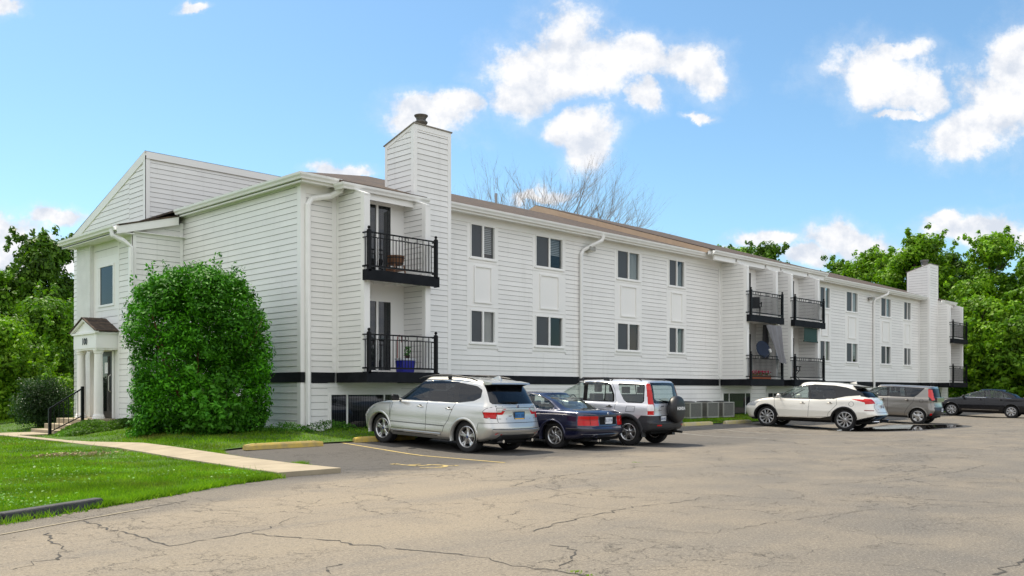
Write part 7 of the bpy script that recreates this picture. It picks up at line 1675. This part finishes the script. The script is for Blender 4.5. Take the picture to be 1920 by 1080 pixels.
def grass_mat():
    m = leaf_mat('grass_blade', (.06,.165,.005), (.20,.34,.014), .28, .9); t = m.node_tree; L = t.links.new
    b = t.nodes['Principled BSDF']; src = b.inputs['Base Color'].links[0].from_socket; g = t.nodes.new('ShaderNodeNewGeometry')
    n = t.nodes.new('ShaderNodeTexNoise'); n.inputs['Scale'].default_value = .75; n.inputs['Detail'].default_value = 5; L(g.outputs['Position'], n.inputs['Vector'])
    mp = t.nodes.new('ShaderNodeMapRange'); mp.inputs['From Min'].default_value = .50; mp.inputs['From Max'].default_value = .68; mp.inputs['To Max'].default_value = .8; L(n.outputs['Fac'], mp.inputs['Value'])
    mi = t.nodes.new('ShaderNodeMix'); mi.data_type = 'RGBA'; L(mp.outputs[0], mi.inputs[0]); L(src, mi.inputs[6]); mi.inputs[7].default_value = (.20,.17,.04,1); L(mi.outputs[2], b.inputs['Base Color']); return m
GM = grass_mat()
walk = [(7.74,12.7),(8.92,12.7),(8.92,31.2),(8.62,31.2),(8.62,24.2)]; walk2 = [(1.5,29.75),(9.95,29.75),(9.95,30.3),(1.5,30.3)]
foot = [(XE-.1,21.1),(70,21.1),(70,40),(XE-.1,40)]; tower_fp = [(11.8,28),(14,28),(14,32.3),(11.8,32.3)]
near_poly = [(-10,3.92),(3.02,10.62),(4.5,11.30),(5.3,11.63),(6.4,12.28),(7.7,12.8),(8.93,12.9),(8.97,16.95),(9.35,17.8),(12,18.0),(20,18.13),(40,18.18),(60,18.2),(60,21.2),(13.5,21.2),(13.5,42),(-10,42)]
grass('grass', near_poly, [walk, walk2, foot, tower_fp], 300000, .058, .012, GM, 31, label='bright green mown grass of the lawn and the strip by the wall')
# ragged tufts over the lawn edge, the kerb and the walk
def tufts(pts, n, sp, h, seed, name, label, m=GM):
    g = np.random.default_rng(seed); x = []; y = []
    for _ in range(n):
        i = g.integers(0, len(pts)-1); f = g.random(); cx_ = pts[i][0]*(1-f)+pts[i+1][0]*f+g.normal(0, sp); cy_ = pts[i][1]*(1-f)+pts[i+1][1]*f+g.normal(0, sp); k = g.integers(8, 26)
        x += list(cx_+g.normal(0, .035, k)); y += list(cy_+g.normal(0, .035, k))
    x = np.array(x); y = np.array(y); N_ = len(x); hh = h*g.uniform(.4, 1.3, N_); a = g.uniform(0, 6.28, N_); w = .012; z = np.array([terr(p, q) for p, q in zip(x, y)])
    lx, ly = g.normal(0, .6, N_)*hh, g.normal(0, .6, N_)*hh; V = np.stack([np.stack([x-np.cos(a)*w/2, y-np.sin(a)*w/2, z], 1), np.stack([x+np.cos(a)*w/2, y+np.sin(a)*w/2, z], 1), np.stack([x+lx, y+ly, z+hh], 1)], 1).reshape(-1, 3)
    o = fast_mesh(name, V, np.arange(len(V)).reshape(-1, 3), m); tag(o, label, 'grass', kind='stuff')
g = np.random.default_rng(61); n = 9000; px = g.uniform(-200, 560, n); py = g.uniform(822, 960, n); dd = 1700*CH/(py-733); rr = (px-960)/1700*dd; x = dd*F_[0]+rr*R_[0]; y = dd*F_[1]+rr*R_[1]
k = inpoly(x, y, near_poly) & ~inpoly(x, y, walk) & ~inpoly(x, y, walk2) & (np.sin(x*1.3+1)*np.sin(y*.9)+g.normal(0, .5, n) > .25); x = x[k]; y = y[k]
V, F = leaves(np.stack([x, y, g.uniform(.045, .085, len(x))], 1), np.tile([0,0,1.2], (len(x), 1)), .04, .9, .5, g); o = fast_mesh('clover', V, F, leaf_mat('clover_leaf', (.05,.18,.01), (.14,.30,.03), .2)); tag(o, 'patches of pale clover leaves in the lawn', 'clover', kind='stuff')
n = 260; V, F = leaves(np.stack([g.normal(2.6, .5, n)*1.0+4.5, g.normal(19.6, .18, n), g.uniform(.05, .10, n)], 1), np.tile([0,0,.5], (n, 1)), .07, .5, 1, g); o = fast_mesh('dry_clippings', V, F, mat('dry_leaf', (.34,.27,.14), .9)); tag(o, 'small heap of dry clippings on the lawn left of the walk', 'clippings', kind='stuff')
tufts([(4.3,11.1),(4.47,11.2),(5.3,11.6),(6.4,12.22),(7.7,12.72)], 700, .05, .08, 41, 'edge_grass', 'ragged grass creeping over the lawn edge onto the asphalt')
tufts([(7.74,12.75),(8.62,24.2),(8.64,29.5)], 600, .03, .07, 42, 'edge_grass', 'grass creeping over the left side of the concrete walk')
tufts([(8.92,13.2),(8.95,16.9),(9.3,17.7)], 260, .04, .07, 43, 'edge_grass', 'grass creeping along the right side of the concrete walk')
tufts([(2.0,9.72),(3.0,10.3),(4.3,10.98)], 40, .03, .08, 44, 'weed_tufts', 'weeds growing at the foot of the black kerb')
tufts([(8.95,14.3),(9.35,14.5)], 34, .05, .09, 45, 'weed_tufts', 'weed tufts growing where the walk meets the first stall')
for q, pts_ in enumerate(([G(1066,1071),G(1078,1073)], [G(1098,1078),G(1112,1080)], [G(1190,867),G(1212,868)])): tufts(pts_, 2, .012, .014, 46+q, 'weed_tufts', ['tiny green weeds in the crack at the bottom edge','second patch of tiny weeds in the crack at the bottom edge','small dry weeds in the asphalt behind the spare wheel'][q])
# ---- trees ------------------------------------------------------------------
def tx(px, d_): t_ = (px-960)/1700; return (d_*(F_[0]+t_*R_[0]), d_*(F_[1]+t_*R_[1]))
def TR(px, d_, ytop, rpx, label, m, seed, **k):
    x, y = tx(px, d_); h = CH+(733-ytop)/1700*d_; return tree(x, y, h, rpx/1700*d_, label, m, seed, **k)
wide = lambda f: .55+.45*math.sin(math.pi*min(1, f*1.0))
GRP = 'trees behind the building'
TR(88, 52, 432, 62, 'tall loose dark green tree left of the building', LF2, 101, size=.26, z_low=.15, nb=80, nleaf=30000)
TR(-20, 50, 505, 75, 'leafy tree cut by the left edge of the picture', LF1, 102, size=.25, z_low=.08, nleaf=26000)
TR(70, 44, 560, 85, 'dense vine covered tree below the tall dark tree at the left', LF1, 103, size=.2, z_low=.05, nleaf=34000, nb=110)
TR(-10, 36, 590, 75, 'bright shrubby tree at the left edge above the lawn', LF3, 104, size=.17, z_low=.03, nleaf=30000, nb=100, rb=(.35,.8))
TR(60, 37, 690, 70, 'low bright shrub behind the small dark bush', LF3, 105, size=.14, z_low=.03, nleaf=22000, nb=80, rb=(.3,.6))
TR(130, 60, 600, 60, 'dark green tree just behind the left end of the building', LF2, 106, size=.28, z_low=.05)
TR(-60, 42, 640, 60, 'shrub at the far left edge beside the lawn', LF1, 107, size=.18, z_low=.02, nleaf=14000)
R_list = [(1382,82,446,66,'small crowned tree showing over the middle roof, left one',LF1),(1442,80,444,56,'small crowned tree showing over the middle roof, right one',LF2),
 (1575,86,486,52,'rounded tree right of the tallest roof gap behind the middle balconies',LF1),(1640,80,458,62,'broad tree above the far wing roof',LF3),(1715,74,436,70,'tall bright tree behind the far chimney',LF3),(1600,66,540,70,'low tree just over the far wing roof line',LF2),
 (1790,76,470,62,'dark tree between the two tall bright trees at the right',LF2),(1862,70,430,80,'tall spreading bright tree near the right edge',LF3),(1955,66,440,80,'tall tree cut by the right edge of the picture',LF1),(1835,62,560,75,'mid height bright tree right of the far balconies',LF3),
 (1910,60,600,70,'shadowy bushy tree at the right edge above the black saloon',LF1),(1850,68,640,90,'low dark shrub behind the black saloon',LF2),(1800,84,520,80,'dark tree far behind the far balconies',LF2),(1990,60,620,70,'low bushy tree outside the right edge',LF2),(1740,88,560,80,'dark tree filling the gap behind the far chimney',LF2)]
for i, (px, d_, yt, rp, lb, m) in enumerate(R_list):
    TR(px, d_, yt, rp, lb, m, 200+i, size=.30, z_low=.06, nleaf=30000, nb=95, rb=(.55,1.25), group=GRP)
# low thicket so no bare horizon shows
for i, (px, d_, yt, rp) in enumerate([(1930,75,690,70),(1830,90,600,90),(20,70,560,90),(110,75,640,80)]):
    TR(px, d_, yt, rp, ['low thicket beyond the black saloon','distant dark tree behind the bright trees at the right','distant tree in the gap at the far left','distant low tree next to the left end of the building'][i], LF2, 300+i, size=.34, z_low=.02, nleaf=16000, nb=60, rb=(.8,1.6), group=GRP)
wood = []
g = np.random.default_rng(77); bl = []
for i in range(520):
    a = i/520; 
    px = rnd.choice([rnd.uniform(-160, 160), rnd.uniform(1500, 2150)]); d_ = rnd.uniform(92, 115); x, y = tx(px, d_); bl.append((x, y, rnd.uniform(.5, 6.5), 2.2, 2.2, 1.8))
    if i % 2: q_ = CA+math.pi+rnd.uniform(-1.75, 1.75); d_ = rnd.uniform(62, 80); bl[-1] = (d_*math.cos(q_), d_*math.sin(q_), rnd.uniform(0, 8), 2.8, 2.8, 2.2)  # unseen arc behind the camera, added to darken reflections in glass and car paint
P, Nn = blobs_points(bl, 90000, .5, .3, g); V, F = leaves(P, Nn, .6, .5, .6, g); o = fast_mesh('distant_and_added_woods', V, F, LF2); tag(o, 'dark far-off woods closing the horizon behind the building and, added unseen for reflections, behind the camera', 'woods', kind='stuff')
# bare tree above the roof
x, y = tx(1000, 62); t = empty('bare_tree', (x, y, 0)); tag(t, 'leafless tree with fine upward twigs showing above the roof ridge', 'tree')
m = MB(); m.tube([(0,0,-.1),(.1,0,5),(0,.1,9.0)], [.35,.28,.16], 10); m.build('trunk', BARE, t, local=True)
lm = MB(); r3 = random.Random(4); Rv = Vector((R_[0], R_[1], 0)); Fv = Vector((F_[0], F_[1], 0))
def grow(p, d_, l, r, dep):
    e = p+d_*l; mid_ = p.lerp(e, .5)+Vector((r3.gauss(0,.03),r3.gauss(0,.03),r3.gauss(0,.03)))*l; lm.tube([p, mid_, e], [r, r*.8, r*.55], 5 if dep > 1 else 4, cap=False)
    if dep == 0: return
    for k in range(r3.choice((2,3,3)) if dep > 1 else 3):
        s = p.lerp(e, r3.uniform(.45, 1.0)); nd = (d_+Vector((r3.gauss(0,.30),r3.gauss(0,.30),r3.gauss(.16,.16)))).normalized(); grow(s, nd, l*r3.uniform(.55,.85), r*.55, dep-1)
for i in range(26):
    f = -1+2*i/25; d0 = (Rv*(f*1.2+.05)+Fv*r3.gauss(0,.3)+Vector((0,0,1.05-.45*abs(f)))).normalized(); s = Vector((0,0,7.4+r3.random()*1.5))
    L0 = (3.1+1.5*abs(f)); grow(s, d0, L0*(.85 if f < -.2 else 1), .055, 5)
lm.build('branches', BARE, t, local=True, rec=False)
# overhead wire at the far left
a = Vector((*tx(-60, 60), Z(506,*tx(-60,60)))); b = Vector((*tx(128, 75), Z(515,*tx(128,75)))); m = MB(); m.tube([a, a.lerp(b,.5)-Vector((0,0,.2)), b], .02, 4); w = m.build('overhead_wire', MATB, None); tag(w, 'thin dark overhead wire crossing the sky at the left edge', 'wire')
